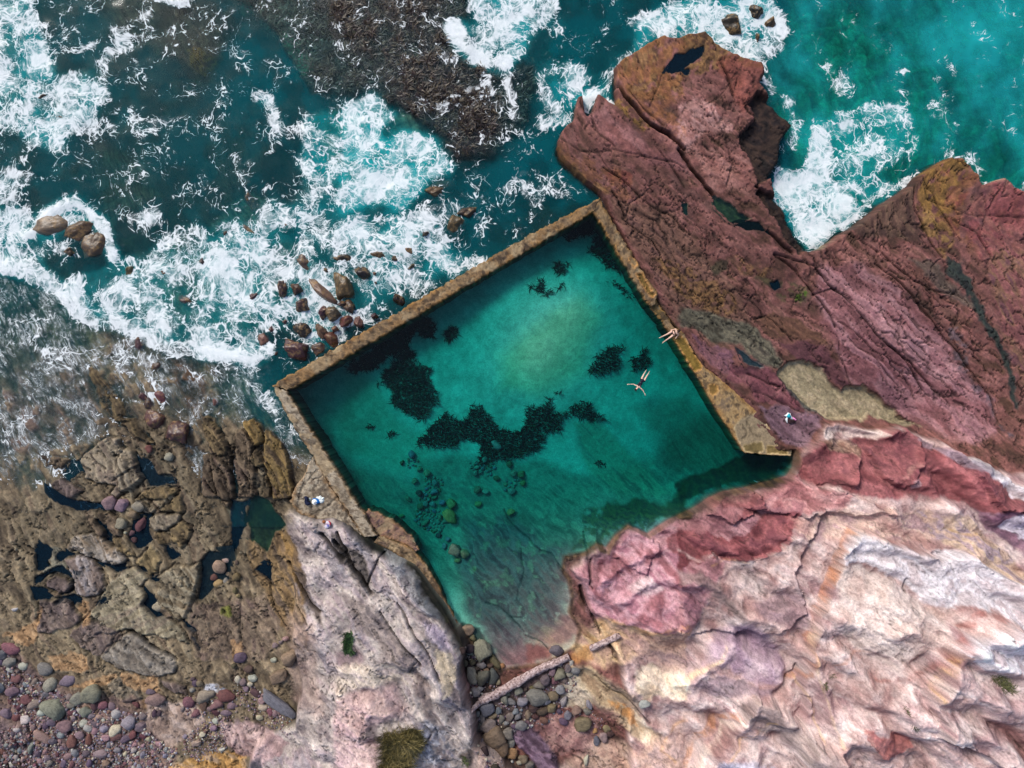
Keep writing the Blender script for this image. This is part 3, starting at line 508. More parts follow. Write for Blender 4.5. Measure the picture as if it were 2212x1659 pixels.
paint(Z(7, "560,1320 700,1400 740,1560 700,1640 560,1600 480,1500 520,1420"), [(92,98,112),(140,144,156),(196,196,200)], 12, 1, .8, 52, 14, 9, 207, .45)
paint(Z(7, "440,980 540,1060 620,1240 660,1340 560,1240 460,1120"), [(120,104,100),(150,132,122)], 12, 1, .7, 52, 40, 9, 208)
paint(Z(7, "-20,880 120,860 160,940 80,980 -20,960"), [(116,94,100),(146,122,124)], 16, 1, .8, 52, 30, 10, 209)
paint(Z(7, "-20,960 300,960 480,1100 340,1120 160,1110 -20,1170"), [(200,182,160),(216,202,180),(196,180,172)], 20, 1, .7, 30, 50, 12, 210)
paint(Z(7, "860,1480 980,1560 1100,1659 1160,1760 820,1760"), [(196,170,156),(210,188,172)], 8, 1, .8, 40, 40, 14, 211)
paint(Z(7, "540,700 680,760 700,880 640,900 560,800"), [(150,138,160),(180,168,184)], 12, 1, .6, 55, 30, 10, 212)
paint(Z(6, "1780,130 1860,120 1920,250 1960,420 1990,560 1960,600 1890,440 1800,260"), [(104,80,50),(146,116,70),(126,104,80)], 8, 1, .9, 62, 40, 8, 213)
paint(Z(6, "1900,400 1960,420 2040,620 2080,760 2000,660"), [(84,72,64),(110,96,86)], 8, 1, .8, 60, 40, 8, 214)
# headland edges, ledges, dark clefts
for t, s, wd, dp in ((7,"-20,180 40,250 90,360 150,450 210,530",7,.7),(7,"270,640 320,720 380,800 440,880 520,980",3,.35),(7,"380,590 420,660 470,760 540,870 590,960 640,1060",3,.35),
                     (7,"560,1380 600,1420 560,1490 500,1540",3,.3),(7,"340,880 360,940 400,960",2,.2),(7,"470,1000 440,1040",2,.2),(7,"230,530 180,480 260,300 330,230",3,.3),
                     (6,"1850,340 1900,420 1960,520 2010,600 2060,650",4,.5),(6,"1890,480 1930,600 1990,720",3,.3),(6,"2080,140 2140,220 2212,300",6,.6),(7,"60,240 0,130",5,.5)):
    crack(Z(t, s), wd*.8848*.38*1.6, dp)

# ---- veins and rust bands on the cliff
for t, s, c, wd, a in ((8,"1060,110 1000,170 960,260 950,340 930,430 900,540 850,620 790,680 770,790 790,900 790,1010 740,1050 640,1080",(190,130,94),8,.85),
    (8,"1000,270 960,300 940,400",(196,138,100),7,.8),(8,"800,700 780,850 800,940 830,1050 880,1200 920,1390",(222,196,160),5,.8),
    (8,"1940,640 1840,610 1760,600 1680,690 1620,800 1560,900 1480,970 1380,1020 1280,1030 1180,1010",(154,96,86),9,.9),(8,"1600,850 1540,940 1480,1020 1480,1090",(216,178,118),5,.85),
    (8,"1940,650 2060,740 2212,820",(150,110,110),5,.7),(8,"330,1240 220,1320 120,1440 20,1600 -20,1680",(198,142,98),14,.75),(8,"340,1260 230,1380 130,1520 40,1659",(230,216,196),7,.8),
    (8,"-20,1080 60,1020 140,980 210,920 250,850",(226,202,154),6,.85),(8,"920,950 1000,900 1080,870 1190,880",(184,130,100),5,.7),(8,"720,1060 760,1160 820,1360",(216,186,140),4,.7),
    (8,"270,1490 340,1400 480,1300 520,1240",(222,180,110),5,.6),(8,"180,330 300,320 420,330",(214,170,110),3,.6),(8,"1720,120 1800,150 1880,160",(200,160,80),5,.6),
    (5,"1260,1130 1360,1200 1440,1290 1480,1380 1510,1440",(166,100,104),4,.6),(8,"-20,260 100,300 200,270 280,330",(226,206,196),3,.7),
    (7,"1700,680 1850,720 1980,770 2120,720 2212,690",(206,150,100),6,.6),(7,"2212,1330 2100,1420 2060,1500 2140,1560",(214,164,104),6,.6),(8,"1140,1480 1060,1300 960,1180 920,1090",(200,176,160),4,.5)):
    vein(Z(t, s), c, wd*0.8848*.38*1.5, a*.7)
# relief of the cliff: crests and hollows, with their shading painted in
for t, s_, amp, wd in ((8,"980,210 1090,130 1160,140 1320,200 1460,250 1600,230 1760,270 1920,350 2060,450 2250,590",.75,16),(8,"1480,1080 1560,920 1640,800 1760,690 1870,670 2000,740 2250,900",.75,16),
    (8,"-60,440 120,420 260,500 390,640 500,690 640,740",.55,15),(8,"-40,1070 60,1050 140,990 240,900",.5,12),(8,"340,1260 430,1110 520,1180 640,1290 760,1400 900,1480",.7,15),(8,"790,700 775,850 800,960 880,1180 930,1400",.55,14),
    (8,"320,1240 200,1340 80,1500 0,1650",-.5,16),(7,"1640,640 1800,715 1990,760 2250,680",.45,14),(7,"1500,990 1620,1010 1800,1120 1960,1300 2090,1430",.5,14),(7,"1560,1140 1700,1250 1860,1390",.4,10),
    (5,"880,1130 900,1095 1000,1090 1230,1130 1300,1150",.5,10),(5,"1290,1140 1420,1130 1500,1180 1700,1260 1850,1340 2050,1440 2300,1530",.7,13),(5,"780,1270 880,1210 1000,1250 1100,1330 1060,1450",.5,14),
    (5,"1480,1200 1500,1340 1560,1500 1700,1640",.45,14),(5,"1640,1300 1760,1420 1900,1560 2000,1680",.45,16),(8,"270,330 420,430 560,520 760,590",-.6,16),(8,"420,760 560,860 650,960 660,1060",-.6,18),(8,"1080,330 1300,420 1420,520 1600,570",-.5,20),
    (8,"980,780 1180,900 1400,960 1500,900",-.6,18),(8,"1100,1100 1300,1200 1500,1260 1760,1300",.5,18),(8,"1740,1180 1860,1280 2000,1400 2150,1560",-.7,18),(8,"560,1140 680,1060 760,1010",-.5,10),(8,"940,640 1080,700 1260,720 1400,680",.4,18),(8,"1000,1350 1100,1420 1300,1560 1400,1700",.5,18),(8,"600,1420 760,1540 900,1700",-.5,14),
    (7,"1800,560 1950,480 2100,420 2250,440",.5,16),(7,"1700,420 1850,330 2050,260",.4,12)):
    P_ = Z(t, s_); w = window(P_, wd*3+20); d_ = ldist(P_, X[w]+20*W1[w], Y[w]+20*W2[w]); wv_ = wd*(.6+.9*vnoise(X[w]/50, Y[w]/50, 61))
    g_ = np.exp(-(d_/wv_)**2); H[w] += amp*g_; C[w] *= (1+np.sign(amp)*.10*g_)[..., None]  # crests lightened, hollows darkened: shading put into the colour
# ledges along the bands
for t, s, up, sf in ((8,"980,200 1090,120 1160,130 1300,190 1560,260 1760,260 2050,440 2400,640 2400,1700 700,1700 760,1000 780,800 800,690 900,560 940,400 960,300",1.3,10),
                     (8,"1600,800 1750,680 1870,660 2000,720 2400,900 2400,1700 1500,1300 1470,1080 1560,900",1.3,10),
                     (8,"40,1659 130,1500 240,1380 340,1250 440,1090 560,1190 760,1350 900,1440 1000,1620 1000,1760 -20,1760",1.1,10),
                     (8,"-20,360 60,320 180,270 270,320 480,290 640,240 740,60 760,-20 900,-20 800,200 700,400 780,640 600,760 -20,760",.5,6),
                     (5,"490,1480 640,1440 760,1450 900,1480 1040,1540 1300,1659 500,1659 400,1600",.6,5),(5,"160,1580 300,1500 430,1500 500,1560 560,1640 300,1700 150,1659",.5,4),
                     (5,"1700,1260 1790,1290 1900,1330 2060,1430 2300,1500 2300,1700 1900,1560",.6,6),(7,"1840,90 1980,180 2060,250 1960,420 1760,300",.3,5),
                     (5,"780,1250 880,1200 1000,1240 1120,1320 1060,1480 900,1460 760,1400",.4,7),(5,"1280,1130 1420,1120 1500,1200 1500,1420 1400,1500 1240,1420 1180,1260",.5,8)):
    w, m = pmask(Z(t, s), sf, 1.0); H[w] += up*m
for t, s, wd, dp in ((8,"1390,400 1385,470 1400,500",2,.3),(8,"1050,920 1052,970",1.5,.15),(8,"1940,1320 2000,1380 2060,1450",2,.3),(8,"1110,1560 1150,1600 1180,1640",2,.3),
                     (7,"1540,490 1550,560 1590,620 1640,700 1680,790",5,.35),(7,"1610,300 1600,460 1620,480",4,.3),(7,"1560,140 1590,250 1600,400",3,.2),
                     (7,"1720,860 1760,900 1780,960",5,.4),(7,"2000,1340 1920,1280 1800,1180 1700,1110 1640,1060",2,.25),(7,"1180,700 1100,690 1020,620 940,590",2,.12),
                     (7,"1180,780 1100,690",2,.12),(7,"1190,800 1290,850 1340,900",2.5,.15),(7,"1060,0 1080,60 1180,160 1280,260 1360,290 1440,380",2.5,.12),(7,"1160,250 1180,400 1150,520 1130,590",2,.1)):
    crack(Z(t, s), wd*.8848*.38*1.5, dp)
# ---- joints and fractures of the red platform
mplat = mL*(1-mC)*(1-mP)*(1-mH)
def joints(mask, deg, al, ac, sd, width, depth, tone=.12, lift=.06, tilt=.05, wob=.35, dens=None):
    sel = mask > 0.02
    jj, ii = np.where(sel)
    if len(jj) == 0: return
    xa = X[sel]; ya = Y[sel]
    x, y = rot(xa+30*W1[sel], ya+30*W2[sel], deg, al, ac)
    x = x+wob*(n10[sel]-.5)*2; y = y+wob*(n10[sel][::-1]*0+n25[sel]-.5)*3
    f1, f2, idr, ox, oy = voro(x, y, sd)
    e = (f2-f1)*ac
    wv = width*(0.35+1.3*vnoise(xa/31, ya/31, sd+2))
    if dens is not None: wv = wv*sstep(dens-.12, dens+.12, vnoise(xa/70, ya/70, sd+4)*.6+fbm(xa/30, ya/30, 2, sd+6)*.4)
    k = 1-sstep(wv*.35, wv+.9, e)
    m = mask[sel]
    H[sel] += m*((idr-.5)*2*lift + tilt*(ox*(idr-.3)+oy*(.7-idr)) - depth*k)
    C[sel] *= (1+m*tone*(idr-.5)*2)[:, None]*(1-0.6*m*k)[:, None]
w_, r1 = pmask(Z('V', "1310,420 1500,420 1620,560 1660,700 1560,700 1440,640 1380,540"), 25, 1); rb = np.zeros_like(X); rb[w_] = r1
w_, r2 = pmask(Z(5, "700,0 1300,-20 1700,250 1900,560 2050,900 2000,1100 1700,1000 1500,900 1250,650 1000,420 850,260"), 30, 1); rc = np.zeros_like(X); rc[w_] = r2
w_, r3 = pmask(Z('V', "1740,550 1900,440 2020,350 2400,440 2400,960 2190,960 2100,800 1960,620 1860,560"), 25, 1); rd = np.zeros_like(X); rd[w_] = r3
w_, r4 = pmask(Z(2, "0,240 140,240 480,560 460,760 440,980 470,1180 620,1480 720,1640 560,1600 300,1250 120,1050 0,950"), 15, 1); re_ = np.zeros_like(X); re_[w_] = r4
joints(mplat*(1-rd)*(1-rc), 42, 100, 36, 3, 1.5, .10, .10, .03, .02, .3, .58)
joints(mplat*rb, 48, 34, 18, 4, 2.0, .12, .10, .03, .03, .3, .50)
joints(mplat*rc, 42, 74, 16, 5, 1.8, .14, .10, .03, .02, .25, .50)
joints(mplat*rd, 40, 50, 29, 6, 1.8, .13, .12, .03, .03, .3, .47)
joints(mplat*re_, 50, 46, 27, 7, 1.3, .08, .08, .02, .03, .3, .57)
joints(mH*(1-mP), 52, 110, 32, 9, 1.5, .10, .06, .08, .14, .5, .56)
joints(mS*(1-mH)*sstep(-.12, .1, H), 62, 80, 30, 10, 2.0, .12, .10, .06, .12, .5, .45)
del rb, rc, rd, re_
for t, s, wd, dp in (
  (5,"600,10 740,110 860,260 950,380 1000,470",3.2,.3),(5,"850,270 990,230 1100,300",2,.2),(5,"880,110 960,200 1090,310 1200,430 1300,540 1420,650 1500,760 1560,880",3.4,.32),
  (5,"1010,440 1100,480 1180,540 1250,620",2.2,.2),(5,"1020,540 1030,640 1080,780 1100,850",2.4,.2),(5,"1320,540 1400,640 1480,700 1560,800 1620,860",3,.3),
  (5,"1250,60 1380,160 1480,260 1600,400 1700,560 1800,640 1880,760",3,.3),(5,"1610,870 1700,930 1740,980",2.6,.25),(5,"460,430 560,400 640,470 720,560",2.6,.2),
  (5,"600,0 720,50 860,90 960,180",3,.25),(5,"1080,530 1150,600 1220,640",2,.2),(5,"1340,700 1420,760 1480,850 1520,940",2,.2),(5,"1230,640 1310,760 1400,840",1.8,.2),
  (5,"1290,-10 1400,100 1500,180 1620,240 1760,260",2.6,.25),(5,"1760,560 1900,780 2000,960 2060,1080",2.4,.25),(5,"440,770 560,830 650,860 700,930",2.2,.2),(5,"480,880 560,900 640,960 800,1020",2,.15),
  (5,"860,1130 830,1160 850,1210",2,.15),(5,"570,1240 650,1160 740,1200 840,1220",1.6,.1),
  (1,"1740,560 1830,640 1900,690 2000,790 2120,860 2212,960",8,.7),(2,"-10,960 60,1060 130,1140 230,1270",7,.6),(2,"550,1500 620,1560 700,1640",5,.4),
  (1,"1400,950 1560,980 1760,960 1960,1000 2150,1040 2212,1080",2.2,.15),(1,"1600,760 1660,860 1760,940",2,.15),(1,"1700,1080 1830,1180 1980,1300 2100,1380 2212,1480",2.4,.2),
  (1,"1640,950 1760,1120 1860,1200",1.6,.12),(1,"2060,960 2160,1120 2212,1200",2,.15),(1,"1860,600 1960,700 2090,800",2,.2),(1,"1990,680 2060,500 2120,420",1.6,.12),
  (1,"1740,1240 1800,1320 1830,1400 1860,1300 1960,1240",2.4,.2),(1,"1810,1400 1900,1480 2000,1560 2060,1659",2.4,.2),
  (2,"240,420 270,480 300,560 330,640",2.6,.25),(2,"300,560 240,640 130,700",1.6,.1),(2,"380,660 420,740 470,770",2,.2),(2,"230,760 300,900 330,1050 300,1200",1.8,.15),
  (2,"80,840 200,880 280,960",1.8,.12),(2,"1420,1240 1480,1330 1560,1440 1620,1580 1680,1659",2.8,.25),(2,"1450,1180 1600,1260 1700,1400 1800,1560",2.2,.2),
  (2,"1560,1300 1700,1330 1900,1400 2100,1390 2212,1410",2,.15),(2,"1960,1180 1970,1320 1950,1460",2,.18),(2,"1760,1420 1900,1500 1980,1640",2,.18),(2,"1010,1530 1150,1560 1260,1620",2.6,.25),
  (3,"600,1290 640,1340 700,1380",2.4,.2),(3,"740,1450 860,1380 940,1360",2.6,.2),(3,"930,1540 1030,1640 1060,1659",3,.25),(3,"1060,1630 1150,1540",2.6,.2),(3,"540,1350 600,1390",2.6,.2),
  ('d',"1050,1430 1150,1580 1260,1659",3.2,.2),('d',"1260,1440 1330,1540 1390,1650",3.4,.2),('d',"1240,1240 1290,1350",3,.2),('d',"1150,940 1250,930 1330,860",3,.15),('d',"1060,700 1120,790 1180,880 1150,930",3,.15),
  ('d',"1900,1200 1980,1330 2020,1450 2040,1600",3.6,.25),('d',"2040,1250 2120,1400 2160,1600",3.6,.25),('d',"1550,1330 1620,1440 1640,1560",3,.2),('d',"630,740 720,780 780,850",2.5,.0),
  (6,"820,770 900,800 960,850 1010,880 1100,930 1130,945",4.5,.35),(6,"830,410 880,470 910,490",2.6,.2),(6,"720,870 740,800 770,770",2.6,.2),(6,"640,330 720,370 830,370",2,.1),(6,"1190,720 1170,660 1060,640",2,.15),
  (6,"1555,560 1550,700 1555,850",2.4,.2),(6,"1740,330 1740,500 1770,640 1840,760",2.6,.25),(6,"430,270 560,300 640,340",2,.15)):
    k = 2.2 if isinstance(t, int) else 1.3
    crack(Z(t, s), wd*.8848*.38*k*.62, dp, .5)

# ---- tide pools: basins sunk into the rock
PUDDLES = []
def tidepool(t, s, col, dark, depth=.22, warp=.6, name=None):
    P = Z(t, s); w, m = pmask(P, 5., warp, 0, .6)
    core = m > .6
    if core.sum() < 4: return
    lvl = float(np.percentile(H[w][core], 30))-.02
    H[w] = H[w]*(1-m)+np.minimum(H[w], lvl-depth*sstep(.5, 1, m))*m
    C[w] *= (1-.4*sstep(-7, 0, sdf(P, X[w], Y[w])+8*(n10[w]-.5))*(1-m))[..., None]
    C[w] = mixc(C[w], ramp(stretch(n10[w]), dark), m*.85)
    PUDDLES.append((P, lvl, col, name, warp))
NAVY = (.16,.30,.40); DKB = [(20,30,42),(40,50,58)]; GRN = (.5,.72,.6); DKG = [(72,88,72),(104,112,88)]
tidepool(6,"930,480 960,500 1000,540 1040,640 1060,680 1010,690 970,660 920,600 945,560",NAVY,DKB,.3,.35,"tide pool with a pale round stone at its lower end")
tidepool(6,"640,340 740,350 820,330 810,380 760,405 700,370",NAVY,DKB,.2,.35,"small wedge-shaped tide pool between two grey slabs")
tidepool(6,"870,350 930,362 975,402 910,388",NAVY,DKB,.2,.3,"narrow slot of dark water in the tan slab")
tidepool(6,"960,420 1035,440 1020,460 970,446",NAVY,DKB,.2,.3,"tiny dark tide pool with ragged rim on tan slab")
tidepool(6,"1060,230 1120,260 1150,300 1110,330 1070,290",NAVY,DKB,.2,.35,"oval dark tide pool below the yellowish boulders")
tidepool('a',"-60,400 90,420 130,480 120,580 60,620 100,690 20,760 -60,780",NAVY,DKB,.2,.4,"dark water channel at the left frame edge, uppermost")
tidepool('a',"190,560 260,500 400,520 470,540 420,560 300,600 240,650 180,620",NAVY,DKB,.2,.4,"short navy channel above the squarish grey slab")
tidepool('a',"-80,850 60,800 160,720 260,700 350,760 400,850 435,950 420,1010 330,1045 410,950 370,885 300,835 200,805 100,830 40,900 -80,960",NAVY,DKB,.2,.4,"curving navy channel around a small brown slab")
tidepool('a',"-120,980 0,960 100,980 190,1080 120,1150 -100,1160",NAVY,DKB,.2,.4,"dark pool below the curving channel")
tidepool('a',"180,1160 260,1090 420,1060 540,1130 540,1200 460,1180 440,1280 400,1170 300,1115 220,1190",NAVY,DKB,.18,.4,"thin branching water channel above purple slab")
tidepool(6,"830,150 860,60 960,40 970,120 990,200 940,240 880,250 820,190",NAVY,DKB,.25,.35,"round blue tide pool holding red boulders")
tidepool(6,"1290,320 1340,270 1480,250 1490,330 1470,440 1380,500 1290,580 1262,580 1285,450",(.42,.52,.56),[(44,48,46),(78,76,64)],.22,.5,"dark basin with loose yellow stones beside the slab")
tidepool(6,"1490,-60 1600,-60 1580,80 1540,180 1500,270 1480,240",(.12,.3,.4),[(40,46,48),(56,62,60)],.2,.4,"thin dark water channel running up between brown ridges")
tidepool(6,"1640,-90 1740,-60 1780,20 1840,100 1760,140 1720,270 1650,210 1600,170 1590,60",GRN,DKG,.25,.5,"greenish tide pool below the brown ridges")
tidepool(6,"1640,380 1700,350 1750,370 1740,470 1700,420",NAVY,DKB,.2,.4,"small dark pool under an ochre rock lip")
tidepool(6,"1195,722 1262,770 1252,792 1200,752",NAVY,DKB,.15,.3,"short dark slit of water below the slab point")
tidepool(6,"1240,812 1292,880 1280,905 1248,860",NAVY,DKB,.15,.3,"thin dark water slit on purple rock")
tidepool(6,"640,600 670,560 705,550 695,585 650,620",(.2,.3,.38),DKB,.12,.3,"shallow grey-blue puddle on the grey slab")
tidepool(3,"455,1350 535,1325 525,1390 470,1440 430,1455 370,1400 420,1400",NAVY,DKB,.2,.4,"crooked navy tide pool on the left shelf")
tidepool(3,"300,1480 420,1560 560,1600 680,1600 665,1640 500,1655 380,1610 310,1540",NAVY,DKB,.2,.4,"long navy tide pool above the branching pool")
tidepool(3,"880,1310 960,1340 1020,1420 1100,1430 1120,1480 960,1478 900,1400",(.3,.42,.5),[(60,66,70),(84,86,84)],.18,.5,"pale blue-grey tide pool beside the jointed slab")
tidepool('a',"700,100 800,140 900,280 890,390 820,370 800,240",NAVY,DKB,.2,.3,"narrow bent tide pool between brown ridges")
tidepool('a',"465,755 545,775 525,830 470,820",NAVY,DKB,.12,.2,"pothole of dark water in the squarish grey slab")
tidepool(2,"-40,380 60,345 125,330 130,380 70,415 20,450 -40,470 -100,470 -60,420",NAVY,DKB,.35,.4,"dark rock pool in the ochre headland tip")
tidepool(2,"15,455 60,455 55,485 20,485",NAVY,DKB,.2,.3,"tiny pothole beside the dark rock pool")
tidepool(2,"215,1280 260,1270 330,1310 400,1370 450,1410 380,1430 320,1420 240,1350",GRN,DKG,.3,.4,"long green rock pool in the platform cleft")
tidepool(2,"330,1440 400,1425 500,1440 555,1505 500,1490 420,1475",(.15,.22,.2),[(30,34,26),(50,48,36)],.25,.5,"dark weedy pool below the green cleft pool")
tidepool(2,"20,1320 50,1315 48,1380 28,1370",(.3,.5,.45),DKG,.2,.3,"small oval green pothole on the platform")
tidepool(5,"580,190 640,160 655,215 605,232",(.15,.3,.36),DKB,.2,.3,"round dark pothole near green algae")
tidepool(5,"640,770 700,700 780,690 850,710 900,750 960,830 1030,880 1060,870 1100,850 1200,860 1270,900 1330,960 1400,990 1420,1040 1500,1080 1440,1090 1330,1070 1280,1050 1220,1020 1180,1060 1100,1060 950,1050 850,990 760,910 690,850",(.96,.97,.94),[(166,150,124),(182,166,138),(158,142,116)],.05,.7,"shallow sandy pool in the platform hollow")
tidepool(5,"370,610 400,630 460,680 540,730 520,745 420,700",(.5,.62,.66),[(100,108,110),(120,124,120)],.1,.3,"thin pale strip of water beside the sandy pool")

# ---- fine relief
rough = 0.020+(0.030*np.clip(mL+mH, 0, 1)+.012*mS*(1-mL))*(1-mP)
x, y = rot(X, Y, 42, 26, 7)
rl = (fbm(x, y, 4, 71)-.5)*mplat*.6
x, y = rot(X, Y, 62, 26, 7)
rl += (fbm(x, y, 4, 72)-.5)*mS*(1-mL)*(1-mH)
x, y = rot(X+34*W1, Y+34*W2, 62, 110, 17)
bed = np.minimum(np.abs(2*fbm(x, y, 3, 85)-1)*2.4, 1); msf = mS*(1-mL)*(1-mH)*(1-mP)*sstep(-.1, .25, H)
H += msf*.16*bed; C *= (1+msf*(.24*(bed-.5)-.22*(1-sstep(0, .16, bed))))[..., None]
x, y = rot(X+18*W1, Y+18*W2, 30, 40, 9)
rl += (fbm(x, y, 4, 73)-.5)*mC*.9
x, y = rot(X+12*W1, Y+12*W2, 52, 36, 8)
rl += (fbm(x, y, 4, 74)-.5)*mH*1.1
H += .20*rl*(1-mP)
H += (n25-.5)*(.12-.07*mplat)*(1-mP*.6)+blur(n60-.5, 14)*1.1*np.clip(mC+mH, 0, 1)*(1-mP)
# folds of the cliff: rounded bosses meeting in creases, shaded in the colour as well
cm = np.clip(mC+mH*.7, 0, 1)*(1-mP)
x, y = rot(X+60*W1, Y+60*W2, 30, 240, 84)
b1 = np.abs(2*fbm(x, y, 3, 75)-1); b1 = np.minimum(b1*2.2, 1)
x, y = rot(X+40*W1, Y+40*W2, 36, 52, 20)
b2 = np.abs(2*fbm(x, y, 3, 76)-1); b2 = np.minimum(b2*2.2, 1)
x, y = rot(X+20*W1, Y+20*W2, 30, 20, 7)
b3 = np.abs(2*fbm(x, y, 2, 77)-1); b3 = np.minimum(b3*2.2, 1)
fv = sstep(.40, .60, fbm(X/110, Y/110, 3, 80))
H += cm*(blur(b1, 5, 2)*1.25+(.02+.08*fv)*b2+.02*b3*fv)
x, y = rot(X+70*W1, Y+70*W2, 30, 170, 5)
C *= (1+cm*(.20*(b1-.45)+(.04+.10*fv)*(b2-.45)+.06*fv*(b3-.45)+.20*(fbm(x, y, 3, 84)-.5)))[..., None]  # bosses paler, creases darker: fold shading painted into the colour
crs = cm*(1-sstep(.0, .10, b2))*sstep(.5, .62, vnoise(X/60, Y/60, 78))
C *= (1-.5*crs)[..., None]  # shade of the sharper creases painted in
x, y = rot(X, Y, 42, 60, 24)
b4 = np.minimum(np.abs(2*fbm(x, y, 3, 79)-1)*2.2, 1)
H += mplat*.06*b4; C *= (1+mplat*.16*(b4-.45))[..., None]
C *= (1-mplat[..., None]*np.array([.10, .09, .09], np.float32))
del b1, b2, b3, b4, crs
H += ((n10-.5)*rough*2.2 + (n5-.5)*rough*.8)*(1-.45*mplat)
C *= (1+0.34*rl)[..., None]
# reef tops are ragged with weed
wr, mr = pmask(Z(1, "-700,-50 800,-50 860,120 720,180 800,280 950,420 1080,480 1160,380 1260,450 1270,560 1200,780 1160,860 1060,900 1000,1030 880,1050 700,1000 690,880 480,760 330,680 150,640 -200,600 -500,100"), 10, 1.2)
H[wr] = np.maximum(H[wr], H[wr]*(1-.8*mr)); H[wr] += mr*(-.13+(fbm(X[wr]/13, Y[wr]/13, 3, 81)-.5)*.34+(n5[wr]-.5)*.05+(n60[wr]-.5)*.55)
C[wr] *= ((1+mr*(fbm(X[wr]/6, Y[wr]/6, 3, 82)-.5)*2.2)*(1-.45*mr))[..., None]
C *= (1+cm[..., None]*np.array([0., -.012, .045], np.float32))
# the sea bed: boulders and gutters
ms = (1-mL)*(1-mP)*(1-mH)*(1-sstep(-.1, .3, H))
f1, f2, idr, ox, oy = voro((X+20*W1)/34, (Y+20*W2)/30, 20)
H += ms*(.22*(idr-.4)*sstep(.0, .35, f2-f1)); C *= (1+ms*.5*(idr-.5))[..., None]
x, y = rot(X+40*W1, Y+40*W2, 66, 60, 9)
q = fbm(x, y, 4, 83)-.5
H += ms*q*.22; C *= (1+ms*q*1.1)[..., None]
# grain of colour down to the finest step
C *= (1+(n10-.5)*.34+(n5-.5)*(.42-.3*mP))[..., None]
C *= (1+(n60-.5)*.25)[..., None]
wetb = (1-sstep(.05, .45, H+.3*(n25-.5)))*(1-mP)
C *= (1-.30*wetb*np.clip(mL+mS, 0, 1))[..., None]          # rock wet by the swell
lum = np.maximum(C.mean(-1), 1e-3)
C *= (lum**(.20*(1-mP)))[..., None]*(1+.06*(1-mP))[..., None]                   # deepen the darker rock
gr_ = C.mean(-1, keepdims=True); C[:] = gr_+(C-gr_)*(1+.07*np.clip(mplat+mC, 0, 1))[..., None]
# algae and damp along the waterline of the pool
band = sstep(-11, -2, sP+10*(n25-.5))*(1-mP)*(1-sstep(1.2, 2.2, H))*np.clip(mC+mL, 0, 1)
C[:] = mixc(C, ramp(stretch(n10), [(34,28,20),(70,56,36),(96,74,50)]), band*.8)
np.clip(C, .003, .80, out=C)
del rl, q, x, y, f1, f2, idr, ox, oy, ms

# ---- plan -> place: rising ground sits nearer the drone, so its spacing shrinks with height
HM = blur(H0, 34)
KX = (1-HM/CAM_H)
PX = ((X-CX)/S*KX).astype(np.float32); PY = ((CY-Y)/S*KX).astype(np.float32)
def gi(vx, vy):
    fx = np.clip((np.asarray(vx, float)-gx[0])/STEP, 0, NX-1.001); fy = np.clip((np.asarray(vy, float)-gy[0])/STEP, 0, NY-1.001)
    return fx, fy
def samp(F, vx, vy):
    fx, fy = gi(vx, vy); i = fx.astype(int); j = fy.astype(int); a = fx-i; b = fy-j
    return (F[j, i]*(1-a)+F[j, i+1]*a)*(1-b)+(F[j+1, i]*(1-a)+F[j+1, i+1]*a)*b
def ground(vx, vy): return float(samp(H, vx, vy))
def place(vx, vy, z=None):
    """a spot on the plan -> world point on the ground (or at height z)"""
    h = ground(vx, vy); k = 1-(samp(HM, vx, vy) if z is None else z)/CAM_H
    return Vector(((vx-CX)/S*k, (CY-vy)/S*k, h if z is None else z))

# ------------------------------------------------------------------ materials
def newmat(name):
    m = bpy.data.materials.new(name); m.use_nodes = True
    nt = m.node_tree; nt.nodes.clear()
    return m, nt, nt.nodes, nt.links
def nd(nt, kind, **kw):
    n = nt.nodes.new(kind)
    for k, v in kw.items():
        if k.startswith('i_'): n.inputs[int(k[2:])].default_value = v
        else: setattr(n, k, v)
    return n
def rock_mat(name, rough=.8, bump=.35, scale=9., wet=True):
    m, nt, N, L = newmat(name)
    out = nd(nt, 'ShaderNodeOutputMaterial'); b = nd(nt, 'ShaderNodeBsdfPrincipled')
    at = nd(nt, 'ShaderNodeAttribute', attribute_name='Col'); geo = nd(nt, 'ShaderNodeNewGeometry')
    n1 = nd(nt, 'ShaderNodeTexNoise'); n1.inputs['Scale'].default_value = scale; n1.inputs['Detail'].default_value = 5; n1.inputs['Roughness'].default_value = .72
    L.new(geo.outputs['Position'], n1.inputs['Vector'])
    mr = nd(nt, 'ShaderNodeMapRange'); mr.inputs[1].default_value = .25; mr.inputs[2].default_value = .75; mr.inputs[3].default_value = .62; mr.inputs[4].default_value = 1.38
    L.new(n1.outputs['Fac'], mr.inputs[0])
    mx = nd(nt, 'ShaderNodeVectorMath', operation='SCALE'); L.new(at.outputs['Color'], mx.inputs[0]); L.new(mr.outputs[0], mx.inputs['Scale'])
    L.new(mx.outputs[0], b.inputs['Base Color'])
    b.inputs['Roughness'].default_value = rough; b.inputs['Specular IOR Level'].default_value = .3
    bp = nd(nt, 'ShaderNodeBump'); bp.inputs['Strength'].default_value = bump; bp.inputs['Distance'].default_value = .09
    L.new(n1.outputs['Fac'], bp.inputs['Height']); L.new(bp.outputs[0], b.inputs['Normal'])
    L.new(b.outputs[0], out.inputs['Surface'])
    return m
MAT_ROCK = rock_mat('rock'); MAT_BED = rock_mat('sea_bed_rock', .9, .35)
MAT_SAND = rock_mat('pool_sand', .9, .2)

